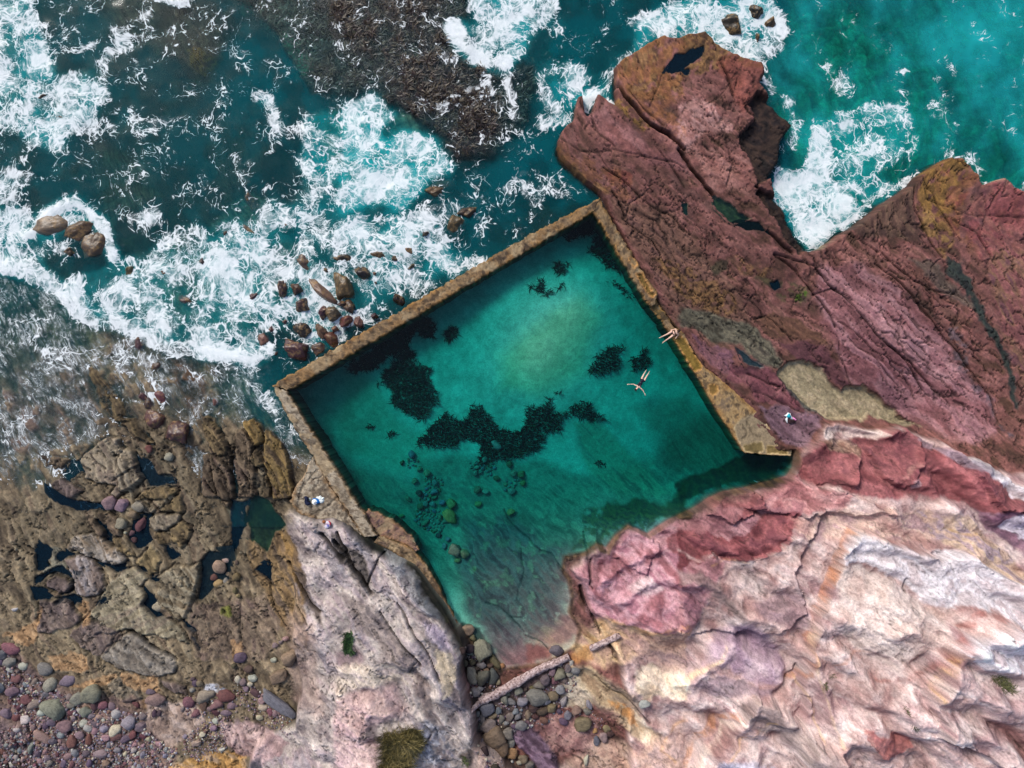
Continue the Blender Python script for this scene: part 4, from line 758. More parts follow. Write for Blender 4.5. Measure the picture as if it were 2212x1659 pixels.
def mesh_from(name, V, F, mat, cols=None, normals=None, smooth=True, attr=None):
    me = bpy.data.meshes.new(name)
    V = np.asarray(V, np.float32); F = np.asarray(F, np.int32); k = F.shape[1]
    me.vertices.add(len(V)); me.vertices.foreach_set('co', V.ravel())
    me.loops.add(F.size); me.loops.foreach_set('vertex_index', F.ravel())
    me.polygons.add(len(F)); me.polygons.foreach_set('loop_start', np.arange(0, F.size, k, dtype=np.int32))
    me.polygons.foreach_set('use_smooth', np.full(len(F), smooth, bool))
    me.update(calc_edges=True)
    if cols is not None:
        a = me.color_attributes.new('Col', 'FLOAT_COLOR', 'POINT')
        a.data.foreach_set('color', np.c_[cols, np.ones(len(cols))].astype(np.float32).ravel())
    for nm, arr in (attr or {}).items():
        if arr.ndim == 1:
            a = me.attributes.new(nm, 'FLOAT', 'POINT'); a.data.foreach_set('value', arr.astype(np.float32).ravel())
        else:
            a = me.attributes.new(nm, 'FLOAT_VECTOR', 'POINT'); a.data.foreach_set('vector', arr.astype(np.float32).ravel())
    if normals is not None: me.normals_split_custom_set_from_vertices(normals)
    me.materials.append(mat)
    return me
def link(name, me, label=None, cat=None, group=None, kind=None, parent=None, loc=None):
    o = bpy.data.objects.new(name, me); COL.objects.link(o)
    if label: o['label'] = label
    if cat: o['category'] = cat
    if group: o['group'] = group
    if kind: o['kind'] = kind
    if parent: o.parent = parent
    if loc is not None: o.location = loc
    return o

# terrain, one object for each stretch of ground
tx = np.gradient(PX, axis=1); tz = np.gradient(H, axis=1); ty = np.gradient(PY, axis=0); tz2 = np.gradient(H, axis=0)
txy = np.gradient(PY, axis=1); tyx = np.gradient(PX, axis=0)
NV = np.cross(np.stack([tx, txy, tz], -1).reshape(-1, 3), np.stack([tyx, ty, tz2], -1).reshape(-1, 3))
NV *= np.sign(NV[:, 2:3])+1e-9; NV /= np.linalg.norm(NV, axis=1, keepdims=True)+1e-9
del tx, tz, ty, tz2, txy, tyx
VALL = np.stack([PX, PY, H], -1).reshape(-1, 3)
lab = np.zeros((NY, NX), np.int8)
lab[mS > .5] = 1
lab[inL] = 2
lab[(mC > .5)] = 3
w_, g_ = pmask(Z('V', "985,1345 1000,1360 1250,1340 1330,1440 1370,1560 1400,1830 1100,1830 1000,1600"), 2, .6)
gl = np.zeros_like(inL); gl[w_] = g_ > .5
lab[gl & (mH < .5)] = 4
lab[inH] = 5
lab[inP] = 6
NAMES = [("seabed","uneven weedy sea floor of reefs and gutters under the surf",MAT_BED),("rock_shelf","low brown jointed sandstone shelf on the seaward left",MAT_ROCK),
         ("rock_platform","broad red and purple fractured rock platform beside the pool",MAT_ROCK),("cliff","pale pink and red sandstone cliff above the pool",MAT_ROCK),
         ("gully","dark gully floor at the shallow end of the pool",MAT_ROCK),("headland","pale grey and cream rock spur with bedding ridges",MAT_ROCK),("pool_floor","sandy floor of the sea pool",MAT_SAND)]
idx = np.arange(NX*NY, dtype=np.int32).reshape(NY, NX)
Q = np.stack([idx[:-1, :-1], idx[1:, :-1], idx[1:, 1:], idx[:-1, 1:]], -1).reshape(-1, 4)
ql = lab[:-1, :-1].ravel()
Cf = C.reshape(-1, 3)
for i, (nm, lb, mt) in enumerate(NAMES):
    f = Q[ql == i]
    if len(f) == 0: continue
    u, inv = np.unique(f, return_inverse=True)
    me = mesh_from(nm, VALL[u], inv.reshape(-1, 4), mt, Cf[u], NV[u])
    link(nm, me, lb, kind='structure')
# the coast goes on beyond the surveyed sheet
ring = np.r_[idx[0, :], idx[1:, -1], idx[-1, -2::-1], idx[-2:0:-1, 0]][::4]
rv = VALL[ring].copy(); ov = rv*np.array([9, 9, 1.], np.float32); ov[:, 2] = np.where(rv[:, 2] > .3, rv[:, 2]*1.2, -6.)
nr = len(ring); a_ = np.arange(nr); b_ = (a_+1) % nr
me = mesh_from('terrain', np.concatenate([rv, ov]), np.stack([a_, b_, b_+nr, a_+nr], -1), MAT_ROCK, np.concatenate([Cf[ring]]*2))
link('terrain', me, 'rock and sea floor going on past the cove', kind='structure')
del Q, VALL, NV
# ------------------------------------------------------------------ water
WSTEP = 5.0
wx = np.arange(-165, 2378, WSTEP); wy = np.arange(-125, 1785, WSTEP)
WXg, WYg = np.meshgrid(wx.astype(np.float32), wy.astype(np.float32))
wn1 = fbm(WXg/60, WYg/60, 5, 1)-.5; wn2 = fbm(WXg/60, WYg/60, 5, 2)-.5
FO = np.zeros_like(WXg); AE = np.zeros_like(WXg); ST = np.zeros_like(WXg)
def wpoly(P, soft, warp=1.2):
    m = soft+34
    x0, y0 = P.min(0)-m; x1, y1 = P.max(0)+m
    w = (slice(max(0, int((y0-wy[0])/WSTEP)), max(0, int((y1-wy[0])/WSTEP)+1)), slice(max(0, int((x0-wx[0])/WSTEP)), max(0, int((x1-wx[0])/WSTEP)+1)))
    return w, WXg[w]+40*warp*wn1[w], WYg[w]+40*warp*wn2[w]
def foam(t, s, d, ae=0., soft=16, A=None):
    P = Z(t, s); w, xa, ya = wpoly(P, soft)
    m = sstep(-soft, soft, sdf(P, xa, ya))
    F = FO if A is None else A
    F[w] = np.maximum(F[w], m*d)
    if ae: AE[w] = np.maximum(AE[w], m*ae)
def fline(t, s, width, d, ae=0., soft=8, warp=.5, A=None):
    P = Z(t, s); width = width*.336*.5
    w, xa, ya = wpoly(P, width+soft, warp)
    dd = ldist(P, xa, ya); wv = width*(.45+1.1*vnoise(xa/26, ya/26, 33)); m = 1-sstep(wv-soft*.8, wv+soft*1.6, dd)
    F = FO if A is None else A
    F[w] = np.maximum(F[w], m*d)
    if ae: AE[w] = np.maximum(AE[w], m*ae)
FO[:] = .16+.05*(WXg < 1150)
foam(0,"-300,-200 230,-200 230,30 260,100 330,110 300,200 320,330 380,440 560,440 700,560 720,640 600,700 640,800 560,860 430,900 500,980 330,1000 200,960 130,900 60,860 -300,800",.60,.1)
foam(0,"-300,-200 200,-100 240,300 260,560 200,700 -300,640",.68,.1,40)
foam(0,"470,-20 560,20 680,120 800,180 1000,160 960,230 860,300 760,300 690,200 600,100",.5)
fline(0,"700,330 800,310 930,240 1100,190",40,.55); fline(0,"680,130 760,190 840,170 950,100 1020,70",26,.5); fline(0,"350,400 420,330 540,320 600,280 580,420",22,.5)
fline(0,"1030,-10 1120,5 1160,0",40,.9)
foam(0,"560,420 740,330 760,400 720,480 640,600",.5)
foam(0,"600,720 800,680 1000,760 1200,720 1290,640 1270,720 1100,800 1130,850 950,950 700,850",.40)
foam(0,"880,1060 1050,1080 960,1120 880,1250 850,1180",.45); foam(0,"1100,1200 1200,1190 1200,1280 1110,1290",.42)
foam(0,"-100,1000 200,1100 360,1130 250,1270 100,1300 -100,1350",.48)
fline(0,"190,1520 240,1430 380,1340 480,1310 560,1370 640,1420 690,1500 715,1650",60,.95,.3); fline(0,"200,1500 330,1480 450,1420 520,1400",40,.8)
foam(0,"-100,1350 180,1300 200,1500 420,1550 560,1659 -100,1659",.66,.3)
foam(0,"820,1380 1000,1310 1070,1400 950,1500 850,1480",.48)
foam(0,"1000,1550 1250,1420 1450,1440 1650,1420 1750,1300 1900,1300 2000,1150 1900,1000 1950,780 2100,730 2212,700 2212,1700 950,1700",.50,.4)
foam(0,"1330,1500 1700,1560 1750,1700 1250,1700",.78,.5)
foam(0,"1640,620 1780,610 1760,780 1850,820 1950,780 1900,640 1990,760 1960,900 1700,840",.5)
fline(0,"1640,650 1690,615 1750,640 1760,720 1740,780",44,.7)
foam(1,"-20,700 100,660 260,650 320,740 250,850 330,870 520,850 650,880 740,1060 720,1120 560,1150 540,1260 450,1330 250,1350 -20,1380",.58,.8)
foam(1,"-20,950 260,900 420,1000 700,1080 560,1140 400,1200 200,1240 -20,1240",.68,.8,30)
fline(1,"-20,740 60,690 160,660 250,660 310,720 320,780",24,.75); fline(1,"470,950 520,860 600,840",26,.55)
foam(1,"-20,1380 450,1330 620,1420 700,1540 700,1700 -20,1700",.56,.4)
foam(1,"270,1540 400,1500 480,1520 540,1590 450,1659 280,1620",.85,.5)
fline(1,"730,170 800,270 880,360 960,400 1060,390",90,1.0,.3); fline(1,"720,180 760,240",90,1.0)
foam(1,"820,-100 1350,-100 1420,60 1280,180 1200,350 1060,410 960,400 830,280 740,200 860,120",.66,.4)
fline(1,"830,60 860,-20",40,.8); fline(1,"1000,60 1180,120 1300,40",50,.72)
fline(1,"760,370 820,360 900,440 960,500 900,570 760,620 640,700",34,.5); fline(1,"940,520 960,600 860,650 820,740 720,760",30,.5); fline(1,"1060,440 1070,540 1110,620 1120,720 1200,780",40,.62)
fline(1,"680,380 740,420 760,480",60,.5)
foam(1,"1250,480 1500,380 1650,480 1560,640 1480,760 1330,850 1230,800 1280,650",.46,.3)
foam(1,"1320,60 1500,120 1450,200 1330,260",.36,.15); foam(1,"1650,130 1720,120 1760,250 1680,300",.40)
foam(1,"1880,120 2050,60 2212,-50 2212,240 2050,260 1980,320 1780,450 1720,560 1700,640 1560,700 1540,660 1650,600 1720,470 1850,340 1830,200",.64,.3)
fline(1,"1990,320 1860,400 1760,470 1700,600 1560,690",34,.8); fline(1,"1550,670 1620,640 1760,670",34,.9)
foam(1,"1300,1180 1480,1220 1420,1300 1330,1260",.5); foam(1,"400,1330 900,1200 1000,1000 1300,960 1450,1350 1100,1560 700,1600",.30)
foam(2,"-20,-100 560,-100 680,130 720,200 640,330 560,400 520,520 640,620 740,660 620,680 500,580 480,480 330,370 220,290 -20,220",.60,.25)
fline(2,"210,290 340,380 440,430",50,.95,.3); fline(2,"380,120 440,210 430,330 420,380",36,.85); fline(2,"270,150 330,150",20,.7)
foam(2,"490,480 560,460 660,620 740,680 640,720 520,600",.55,.2)
foam(2,"920,380 1000,370 1100,500 1120,600 1050,650 920,560",.40,.3); foam(2,"980,50 1100,60 1200,100 1180,230 1120,260 1000,130",.34,.1)
foam(2,"860,820 1000,700 1250,650 1500,640 1560,760 1480,920 1400,1050 1300,1150 1420,1220 1200,1390 1100,1300 1000,1230 900,1080 830,950",.46,.75,24)
foam(2,"860,830 1000,900 1060,1050 980,1130 1100,1300 1190,1380 1020,1520 870,1620 810,1630 700,1480 560,1220 640,1090 780,1090 840,980",.72,.85,18)
foam(2,"680,1380 760,1300 900,1350 1000,1300 1120,1330 1180,1390 1020,1520 870,1620 810,1630",.84,.8,20)
foam(2,"860,830 960,860 1040,1000 960,1060 880,1000",.74,.8,20)
foam(2,"600,1100 760,1100 800,1280 620,1260",.74,.6,20)
foam(2,"1300,1180 1430,1220 1330,1260 1200,1390 1150,1340",.70,.6,14)
foam(2,"1560,490 1700,490 1650,560",.55,.2); fline(2,"1400,470 1500,470 1600,520 1700,500",22,.45)
fline(2,"1440,1180 1540,1100 1640,1040 1780,1110 1900,1170 2100,1200 2250,1250",60,.42); foam(2,"1680,950 1900,950 2000,1130 1850,1150 1720,1050",.36,.2)
foam(2,"2150,1180 2250,1150 2250,1290",.75,.3)
foam(2,"700,680 800,760 780,980 680,1000 640,900",.42,.2); foam(2,"1500,-100 2300,-100 2300,900 1850,800 1600,500",.18,.62,60); foam(2,"1700,300 1800,480 1760,560 1650,420",.36,.3)
foam(2,"1180,600 1700,560 1760,760 1500,1080 1350,1100 1250,800",.36,.5,40)
fline(3,"-60,60 100,90 200,130 370,200 400,260 500,370 600,430 850,500 960,570 1100,620 1250,600 1400,620 1560,650 1640,670 1700,640",84,.9,.4); fline(3,"-60,20 100,50 220,90",90,.9)
foam(3,"370,200 560,120 700,40 1000,-20 1900,-20 2212,80 1900,130 1780,180 1800,300 1900,400 1850,480 1660,500 1620,640 1400,620 960,570 600,430",.50,.5,14)
foam(3,"1350,-20 1750,-20 1750,130 1600,300 1300,380 1250,250",.72,.5,26); foam(3,"420,180 560,120 600,200 520,330 440,300",.72,.3); foam(3,"1050,440 1600,420 1640,640 1300,600 1000,560",.64,.4); foam(3,"700,380 900,420 950,540 760,480",.66,.3)
foam(3,"1850,-20 2250,-20 2250,600 2060,640 1900,560 1880,420 1800,300 1780,180",.56,.35); foam(3,"1900,360 2050,340 2060,440 1950,460",.7,.4)
foam(4,"-20,-20 1000,-20 800,120 450,300 200,440 -20,540",.54,.35)
# streaky backwash over the flats
foam(3,"-60,130 370,250 600,450 1100,640 1650,690 1750,850 1900,1150 1990,1300 1900,1420 1750,1150 1500,1050 1300,980 1290,1500 1200,1600 1150,1200 1250,1150 1080,900 900,900 640,900 620,1200 250,1400 -60,1400",.9,0,20,ST)
foam(3,"60,580 200,590 350,620 340,660 200,640",.62); foam(3,"480,760 600,820 640,960 560,980 480,880",.42); foam(3,"880,880 1050,800 1090,1000 1150,1060 960,1020",.42); foam(3,"640,1000 860,1150 940,1300 820,1250 680,1110",.36)
foam(3,"1160,1230 1260,1150 1270,1300 1200,1340",.40); foam(3,"1600,850 1720,800 1850,1050 1900,1150 1800,1110 1650,960",.38,.1); foam(3,"1790,1060 1860,1060 1900,1180 1840,1150",.5); foam(3,"1300,900 1440,1020 1500,1050 1380,1080",.34)
foam(3,"560,500 860,540 1100,720 1080,900 640,740",.30); foam(3,"1100,640 1700,690 1760,850 1560,1000 1350,900",.28)
def blur_s(F, k=3, it=2):
    for _ in range(it):
        for ax in (0, 1): F = sum(np.roll(F, q_, ax) for q_ in range(-k, k+1))/(2*k+1)
    return F
flow = np.where(WXg < 760, 62., 25.)
a = np.radians(62.); u = WXg*np.cos(a)+WYg*np.sin(a); v = -WXg*np.sin(a)+WYg*np.cos(a)
big = fbm(WXg/130, WYg/130, 3, 91)-.5; big2 = fbm(WXg/130, WYg/130, 3, 92)-.5
med1 = fbm(WXg/38, WYg/38, 3, 93)-.5; med2 = fbm(WXg/38, WYg/38, 3, 94)-.5
# drift of the foam: the lace is carried and curled by the eddies
LX = (WXg+44*big+8*med1)/S; LY = (WYg+44*big2+8*med2)/S
SX = (u+60*big)/S*.16; SY = (v+60*big2+16*med1)/S
swell = (fbm(WXg/60, WYg/60, 3, 95)-.5)*.30 + .07*sstep(.6, 1., FO)
ZZ = swell*sstep(0, 1, .35+AE+FO*.5)
hs = samp(H, WXg, WYg)
ZZ *= sstep(.1, .9, -hs+.05)
ZZ -= .05*sstep(-40, 60, sdf(Z('V', "-200,980 200,960 420,1000 640,1060 700,1150 700,1300 -200,1300"), WXg, WYg))

def sheet(name, mask, zz, bottom, mat, attr, label):
    """a closed body of water: wavy top, flat bottom, sides along the mask's edge"""
    ny, nx = mask.shape
    idx = np.arange(ny*nx).reshape(ny, nx)
    q = np.stack([idx[:-1, :-1], idx[1:, :-1], idx[1:, 1:], idx[:-1, 1:]], -1)
    f = q[mask[:-1, :-1]]
    e = np.concatenate([f[:, [0, 1]], f[:, [1, 2]], f[:, [2, 3]], f[:, [3, 0]]])
    key = e[:, 0].astype(np.int64)*(ny*nx)+e[:, 1]; rkey = e[:, 1].astype(np.int64)*(ny*nx)+e[:, 0]
    be = e[~np.isin(key, rkey)]
    u_, inv = np.unique(f, return_inverse=True)
    top = np.stack([((WXg-CX)/S).ravel()[u_], ((CY-WYg)/S).ravel()[u_], zz.ravel()[u_]], -1)
    bot = top.copy(); bot[:, 2] = bottom
    F = inv.reshape(-1, 4); n = len(u_)
    m = np.full(ny*nx, -1, np.int64); m[u_] = np.arange(n)
    b = m[be]
    side = np.stack([b[:, 1], b[:, 0], b[:, 0]+n, b[:, 1]+n], -1)
    allF = np.concatenate([F, (F+n)[:, ::-1], side])
    at = {k: np.concatenate([w_.reshape(ny*nx, -1)[u_]]*2).squeeze() for k, w_ in attr.items()}
    me = mesh_from(name, np.concatenate([top, bot]), allF, mat, attr=at)
    return link(name, me, label, kind='structure')

def schlick(nt, L, normal=None):
    lw = nd(nt, 'ShaderNodeLayerWeight'); lw.inputs['Blend'].default_value = .5
    if normal is not None: L.new(normal, lw.inputs['Normal'])
    pw = nd(nt, 'ShaderNodeMath', operation='POWER'); pw.inputs[1].default_value = 5.; L.new(lw.outputs['Facing'], pw.inputs[0])
    ma = nd(nt, 'ShaderNodeMath', operation='MULTIPLY_ADD'); ma.inputs[1].default_value = .98; ma.inputs[2].default_value = .02; L.new(pw.outputs[0], ma.inputs[0])
    return ma.outputs[0]
def water_mat(name, absorb, density, foamy, rough=.10, bump=.012, bscale=1.2):
    m, nt, N, L = newmat(name)
    out = nd(nt, 'ShaderNodeOutputMaterial')
    tr = nd(nt, 'ShaderNodeBsdfTransparent'); gl = nd(nt, 'ShaderNodeBsdfGlossy'); gl.inputs['Roughness'].default_value = rough
    geo = nd(nt, 'ShaderNodeNewGeometry')
    nb = nd(nt, 'ShaderNodeTexNoise'); nb.inputs['Scale'].default_value = bscale; nb.inputs['Detail'].default_value = 6; nb.inputs['Roughness'].default_value = .6; nb.inputs['Distortion'].default_value = .4
    L.new(geo.outputs['Position'], nb.inputs['Vector'])
    bp = nd(nt, 'ShaderNodeBump'); bp.inputs['Strength'].default_value = bump; bp.inputs['Distance'].default_value = .25
    L.new(nb.outputs['Fac'], bp.inputs['Height']); L.new(bp.outputs[0], gl.inputs['Normal'])
    mx = nd(nt, 'ShaderNodeMixShader'); L.new(schlick(nt, L), mx.inputs[0]); L.new(tr.outputs[0], mx.inputs[1]); L.new(gl.outputs[0], mx.inputs[2])
    last = mx.outputs[0]
    if foamy:
        fo = nd(nt, 'ShaderNodeAttribute', attribute_name='foam').outputs['Fac']
        ae = nd(nt, 'ShaderNodeAttribute', attribute_name='aer').outputs['Fac']
        st = nd(nt, 'ShaderNodeAttribute', attribute_name='streak').outputs['Fac']
        lc = nd(nt, 'ShaderNodeAttribute', attribute_name='lace').outputs['Vector']
        sc = nd(nt, 'ShaderNodeAttribute', attribute_name='flow').outputs['Vector']
        def M(op, a, b=None, c=None, clamp=False):
            n = nd(nt, 'ShaderNodeMath', operation=op); n.use_clamp = clamp
            for i, v_ in enumerate((a, b, c)):
                if v_ is None: continue
                if isinstance(v_, (int, float)): n.inputs[i].default_value = v_
                else: L.new(v_, n.inputs[i])
            return n.outputs[0]
        def SS(v_, lo, hi, a=0., b=1.):
            n = nd(nt, 'ShaderNodeMapRange', interpolation_type='SMOOTHSTEP')
            L.new(v_, n.inputs[0])
            for i, x_ in ((1, lo), (2, hi), (3, a), (4, b)):
                if isinstance(x_, (int, float)): n.inputs[i].default_value = x_
                else: L.new(x_, n.inputs[i])
            return n.outputs[0]
        # curl the lace at two scales
        def warp(vec, scale, amp, det):
            nz = nd(nt, 'ShaderNodeTexNoise', noise_dimensions='2D'); nz.inputs['Scale'].default_value = scale; nz.inputs['Detail'].default_value = det; nz.inputs['Roughness'].default_value = .5
            L.new(vec, nz.inputs['Vector'])
            sb = nd(nt, 'ShaderNodeVectorMath', operation='SUBTRACT'); sb.inputs[1].default_value = (.5, .5, .5); L.new(nz.outputs['Color'], sb.inputs[0])
            wp = nd(nt, 'ShaderNodeVectorMath', operation='MULTIPLY_ADD'); wp.inputs[1].default_value = (amp, amp, 0); L.new(sb.outputs[0], wp.inputs[0]); L.new(vec, wp.inputs[2])
            return wp.outputs[0]
        wa = warp(lc, .45, .9, 1); wb = warp(wa, 1.4, .42, 2)
        def vor(vec, scale, feat='DISTANCE_TO_EDGE'):
            n = nd(nt, 'ShaderNodeTexVoronoi', feature=feat, voronoi_dimensions='2D'); n.inputs['Scale'].default_value = scale
            L.new(vec, n.inputs['Vector']); return n.outputs['Distance']
        h1 = vor(wb, 1.35, 'F1')
        def ridge(vec, scale, det, ro):
            n = nd(nt, 'ShaderNodeTexNoise', noise_dimensions='2D'); n.inputs['Scale'].default_value = scale; n.inputs['Detail'].default_value = det; n.inputs['Roughness'].default_value = ro
            L.new(vec, n.inputs['Vector']); return M('ABSOLUTE', M('SUBTRACT', n.outputs['Fac'], .5))
        def shift(vec, x_, y_):
            n = nd(nt, 'ShaderNodeVectorMath', operation='ADD'); n.inputs[1].default_value = (x_, y_, 0); L.new(vec, n.inputs[0]); return n.outputs[0]
        q1 = ridge(wb, .48, 3, .5); q2 = ridge(shift(wb, 31., 7.), .9, 3, .5); q3 = ridge(shift(wa, 5., 63.), 2.0, 3, .5); q4 = ridge(shift(wb, 17., 41.), 5.0, 2, .5)
        br = nd(nt, 'ShaderNodeTexNoise', noise_dimensions='2D'); br.inputs['Scale'].default_value = .45; br.inputs['Detail'].default_value = 4; br.inputs['Roughness'].default_value = .6; L.new(lc, br.inputs['Vector'])
        bf = nd(nt, 'ShaderNodeTexNoise', noise_dimensions='2D'); bf.inputs['Scale'].default_value = 2.6; bf.inputs['Detail'].default_value = 5; bf.inputs['Roughness'].default_value = .7; L.new(wa, bf.inputs['Vector'])
        d = M('MULTIPLY_ADD', M('SUBTRACT', br.outputs['Fac'], .5), SS(fo, .15, .45, .8, 1.9), fo)          # local density
        d2 = M('MULTIPLY_ADD', bf.outputs['Fac'], .44, M('ADD', d, -.22))
        def thread(q, t, k, op):
            w_ = M('MAXIMUM', M('MULTIPLY', M('SUBTRACT', d2, t), k), .0)
            return M('MULTIPLY', SS(q, 0.0, M('ADD', w_, .0005), 1., 0.), M('MULTIPLY', SS(w_, .0, .02), op))
        r1 = M('SUBTRACT', 1.02, M('MULTIPLY', d2, .98))
        f1_ = M('MULTIPLY', SS(h1, r1, M('ADD', r1, .38)), M('MULTIPLY', SS(d2, .30, .55), .85))
        lace = M('MAXIMUM', M('MAXIMUM', thread(q1, .14, .10, .95), thread(q2, .20, .12, .92)), M('MAXIMUM', thread(q3, .30, .15, .75), M('MAXIMUM', thread(q4, .42, .20, .5), f1_)))
        solid = M('MULTIPLY', SS(d2, .66, 1.15), .92)
        veil = M('MULTIPLY', SS(d2, .30, .85), M('MULTIPLY_ADD', bf.outputs['Fac'], .8, -.18))     # milky froth between the threads
        # drawn-out streaks of the backwash
        s1 = nd(nt, 'ShaderNodeTexNoise'); s1.inputs['Scale'].default_value = 3.2; s1.inputs['Detail'].default_value = 5; s1.inputs['Roughness'].default_value = .68; s1.inputs['Distortion'].default_value = .8; L.new(sc, s1.inputs['Vector'])
        rg = M('SUBTRACT', 1., M('MULTIPLY', M('ABSOLUTE', M('SUBTRACT', s1.outputs['Fac'], .5)), 9.), None, True)
        stk = M('MULTIPLY', M('MULTIPLY', M('POWER', rg, 2.2), st), SS(M('MULTIPLY_ADD', bf.outputs['Fac'], .6, br.outputs['Fac']), .68, .98, 0., .62))
        F = M('MAXIMUM', M('MAXIMUM', lace, solid), stk)
        F = M('MAXIMUM', F, veil, None, True)
        Fc = M('MULTIPLY', F, M('MULTIPLY_ADD', bf.outputs['Fac'], .55, .66), None, True)
        tb = nd(nt, 'ShaderNodeAttribute', attribute_name='turbid').outputs['Fac']
        cm = nd(nt, 'ShaderNodeMix', data_type='RGBA'); L.new(SS(M('MULTIPLY_ADD', br.outputs['Fac'], .5, M('ADD', ae, -.25)), .0, .75), cm.inputs[0])
        cm.inputs[6].default_value = (.003, .082, .100, 1); cm.inputs[7].default_value = (.014, .37, .40, 1)
        dt = nd(nt, 'ShaderNodeBsdfDiffuse'); L.new(cm.outputs[2], dt.inputs['Color'])
        aw = nd(nt, 'ShaderNodeMixShader'); L.new(M('MAXIMUM', tb, M('MULTIPLY', ae, M('MULTIPLY_ADD', br.outputs['Fac'], 1.0, .25)), None, True), aw.inputs[0]); L.new(last, aw.inputs[1]); L.new(dt.outputs[0], aw.inputs[2])
        df = nd(nt, 'ShaderNodeBsdfDiffuse'); df.inputs['Color'].default_value = (.84, .88, .90, 1)
        fm = nd(nt, 'ShaderNodeMixShader'); L.new(Fc, fm.inputs[0]); L.new(aw.outputs[0], fm.inputs[1]); L.new(df.outputs[0], fm.inputs[2])
        last = fm.outputs[0]
    L.new(last, out.inputs['Surface'])
    if density:
        va = nd(nt, 'ShaderNodeVolumeAbsorption'); va.inputs['Color'].default_value = (*absorb, 1); va.inputs['Density'].default_value = density
        L.new(va.outputs[0], out.inputs['Volume'])
    return m
MAT_SEA = water_mat('sea_water', (.36, .90, .89), 1.0, True)
MAT_POOL = water_mat('pool_water', (.10, .868, .872), 1.5, False, .05, .04, 1.6)
inpool = sdf(POOLP, WXg, WYg) > 0
seamask = (~inpool) & ~((WYg > 1135) & (WXg < 740) & (WXg > -150))
dry = sstep(-20, 20, sdf(Z('V', "470,1040 650,1040 700,1200 450,1200"), WXg, WYg)); FO *= 1-dry; ST *= 1-dry
bay = sstep(-30, 30, sdf(Z('V', "1690,-140 2420,-140 2420,470 2212,430 2097,395 2040,350 1983,366 1945,400 1865,460 1765,538 1744,520 1690,400 1720,320 1660,210 1640,130 1700,60"), WXg, WYg))
FO = FO*(1-.35*bay*(1-sstep(.25, .4, FO)))
AE = np.maximum(AE, bay*(.52+.9*(fbm(WXg/90, WYg/160, 4, 98)-.5)))
AE = np.maximum(AE, .6*sstep(.28, .62, blur_s(FO))*(1-ST*.7))
AE = np.clip(AE+.35*(fbm(WXg/70, WYg/70, 4, 88)-.5), 0, 1)
TB = .92*(.62+.38*sstep(.36, .6, fbm(WXg/44, WYg/44, 4, 89)))*(1-np.exp(-1.0*np.clip(-hs, 0, 9)))*(1-.75*bay)
TB *= 1-.55*sstep(-20, 30, sdf(Z(0, "560,-20 1150,-20 1480,60 1460,260 1410,440 1330,490 1240,450 1100,330 950,260 780,220 640,80"), WXg+60*wn1, WYg+60*wn2))
TB *= 1-.4*sstep(-30, 40, sdf(Z(0, "550,850 900,1000 1050,1250 760,1400 700,1550 650,1350 560,1100"), WXg+60*wn1, WYg+60*wn2))
TB *= 1-.6*sstep(-45, 35, sdf(Z(1, "-640,-60 800,-60 850,110 730,190 800,290 950,430 1080,490 1200,450 1260,560 1190,780 1140,850 1050,890 990,1010 880,1030 710,980 690,880 480,750 330,670 150,630 -100,640 -350,300 -560,120"), WXg+70*wn1, WYg+70*wn2))
at = dict(turbid=TB, foam=FO, aer=AE, streak=ST, lace=np.stack([LX, LY, LX*0], -1), flow=np.stack([SX, SY, SX*0], -1))
sea = sheet('sea', seamask, ZZ, -9.0, MAT_SEA, at, 'surf-streaked turquoise sea breaking over reefs and boulders')
pz = POOL_Z+(fbm(WXg/30, WYg/30, 3, 97)-.5)*.012
sheet('pool_water', inpool, pz, -6.0, MAT_POOL, dict(foam=FO*0), 'still green water filling the sea pool')

MAT_OPEN = water_mat('open_sea_water', (.36, .9, .89), 0, True)
x0_, x1_, y0_, y1_ = [float(q_) for q_ in ((wx[0]-CX)/S, (wx[-1]-CX)/S, (CY-wy[-1])/S, (CY-wy[0])/S)]
ov_ = np.array([(x0_, y0_, 0), (x1_, y0_, 0), (x1_, y1_, 0), (x0_, y1_, 0), (x0_*9, y0_*9, 0), (x1_*9, y0_*9, 0), (x1_*9, y1_*9, 0), (x0_*9, y1_*9, 0)])
me = mesh_from('sea', ov_, [(0, 1, 5, 4), (1, 2, 6, 5), (2, 3, 7, 6), (3, 0, 4, 7)], MAT_OPEN, smooth=False,
     attr=dict(turbid=np.full(8, .85), foam=np.full(8, .16), aer=np.full(8, .42), streak=np.zeros(8), lace=ov_, flow=ov_))
link('sea', me, 'open sea beyond the surf', kind='structure')
def film_mat(name, col):
    m, nt, N, L = newmat(name)
    out = nd(nt, 'ShaderNodeOutputMaterial'); tr = nd(nt, 'ShaderNodeBsdfTransparent'); tr.inputs[0].default_value = (*col, 1)
    gl = nd(nt, 'ShaderNodeBsdfGlossy'); gl.inputs['Roughness'].default_value = .03
    mx = nd(nt, 'ShaderNodeMixShader'); L.new(schlick(nt, L), mx.inputs[0]); L.new(tr.outputs[0], mx.inputs[1]); L.new(gl.outputs[0], mx.inputs[2])
    df = nd(nt, 'ShaderNodeBsdfDiffuse'); df.inputs['Color'].default_value = (col[0]*.03, col[1]*.07, col[2]*.10, 1)
    m2 = nd(nt, 'ShaderNodeMixShader'); m2.inputs[0].default_value = .55*(1-col[1]); L.new(mx.outputs[0], m2.inputs[1]); L.new(df.outputs[0], m2.inputs[2])
    L.new(m2.outputs[0], out.inputs['Surface']); return m
_fm = {}
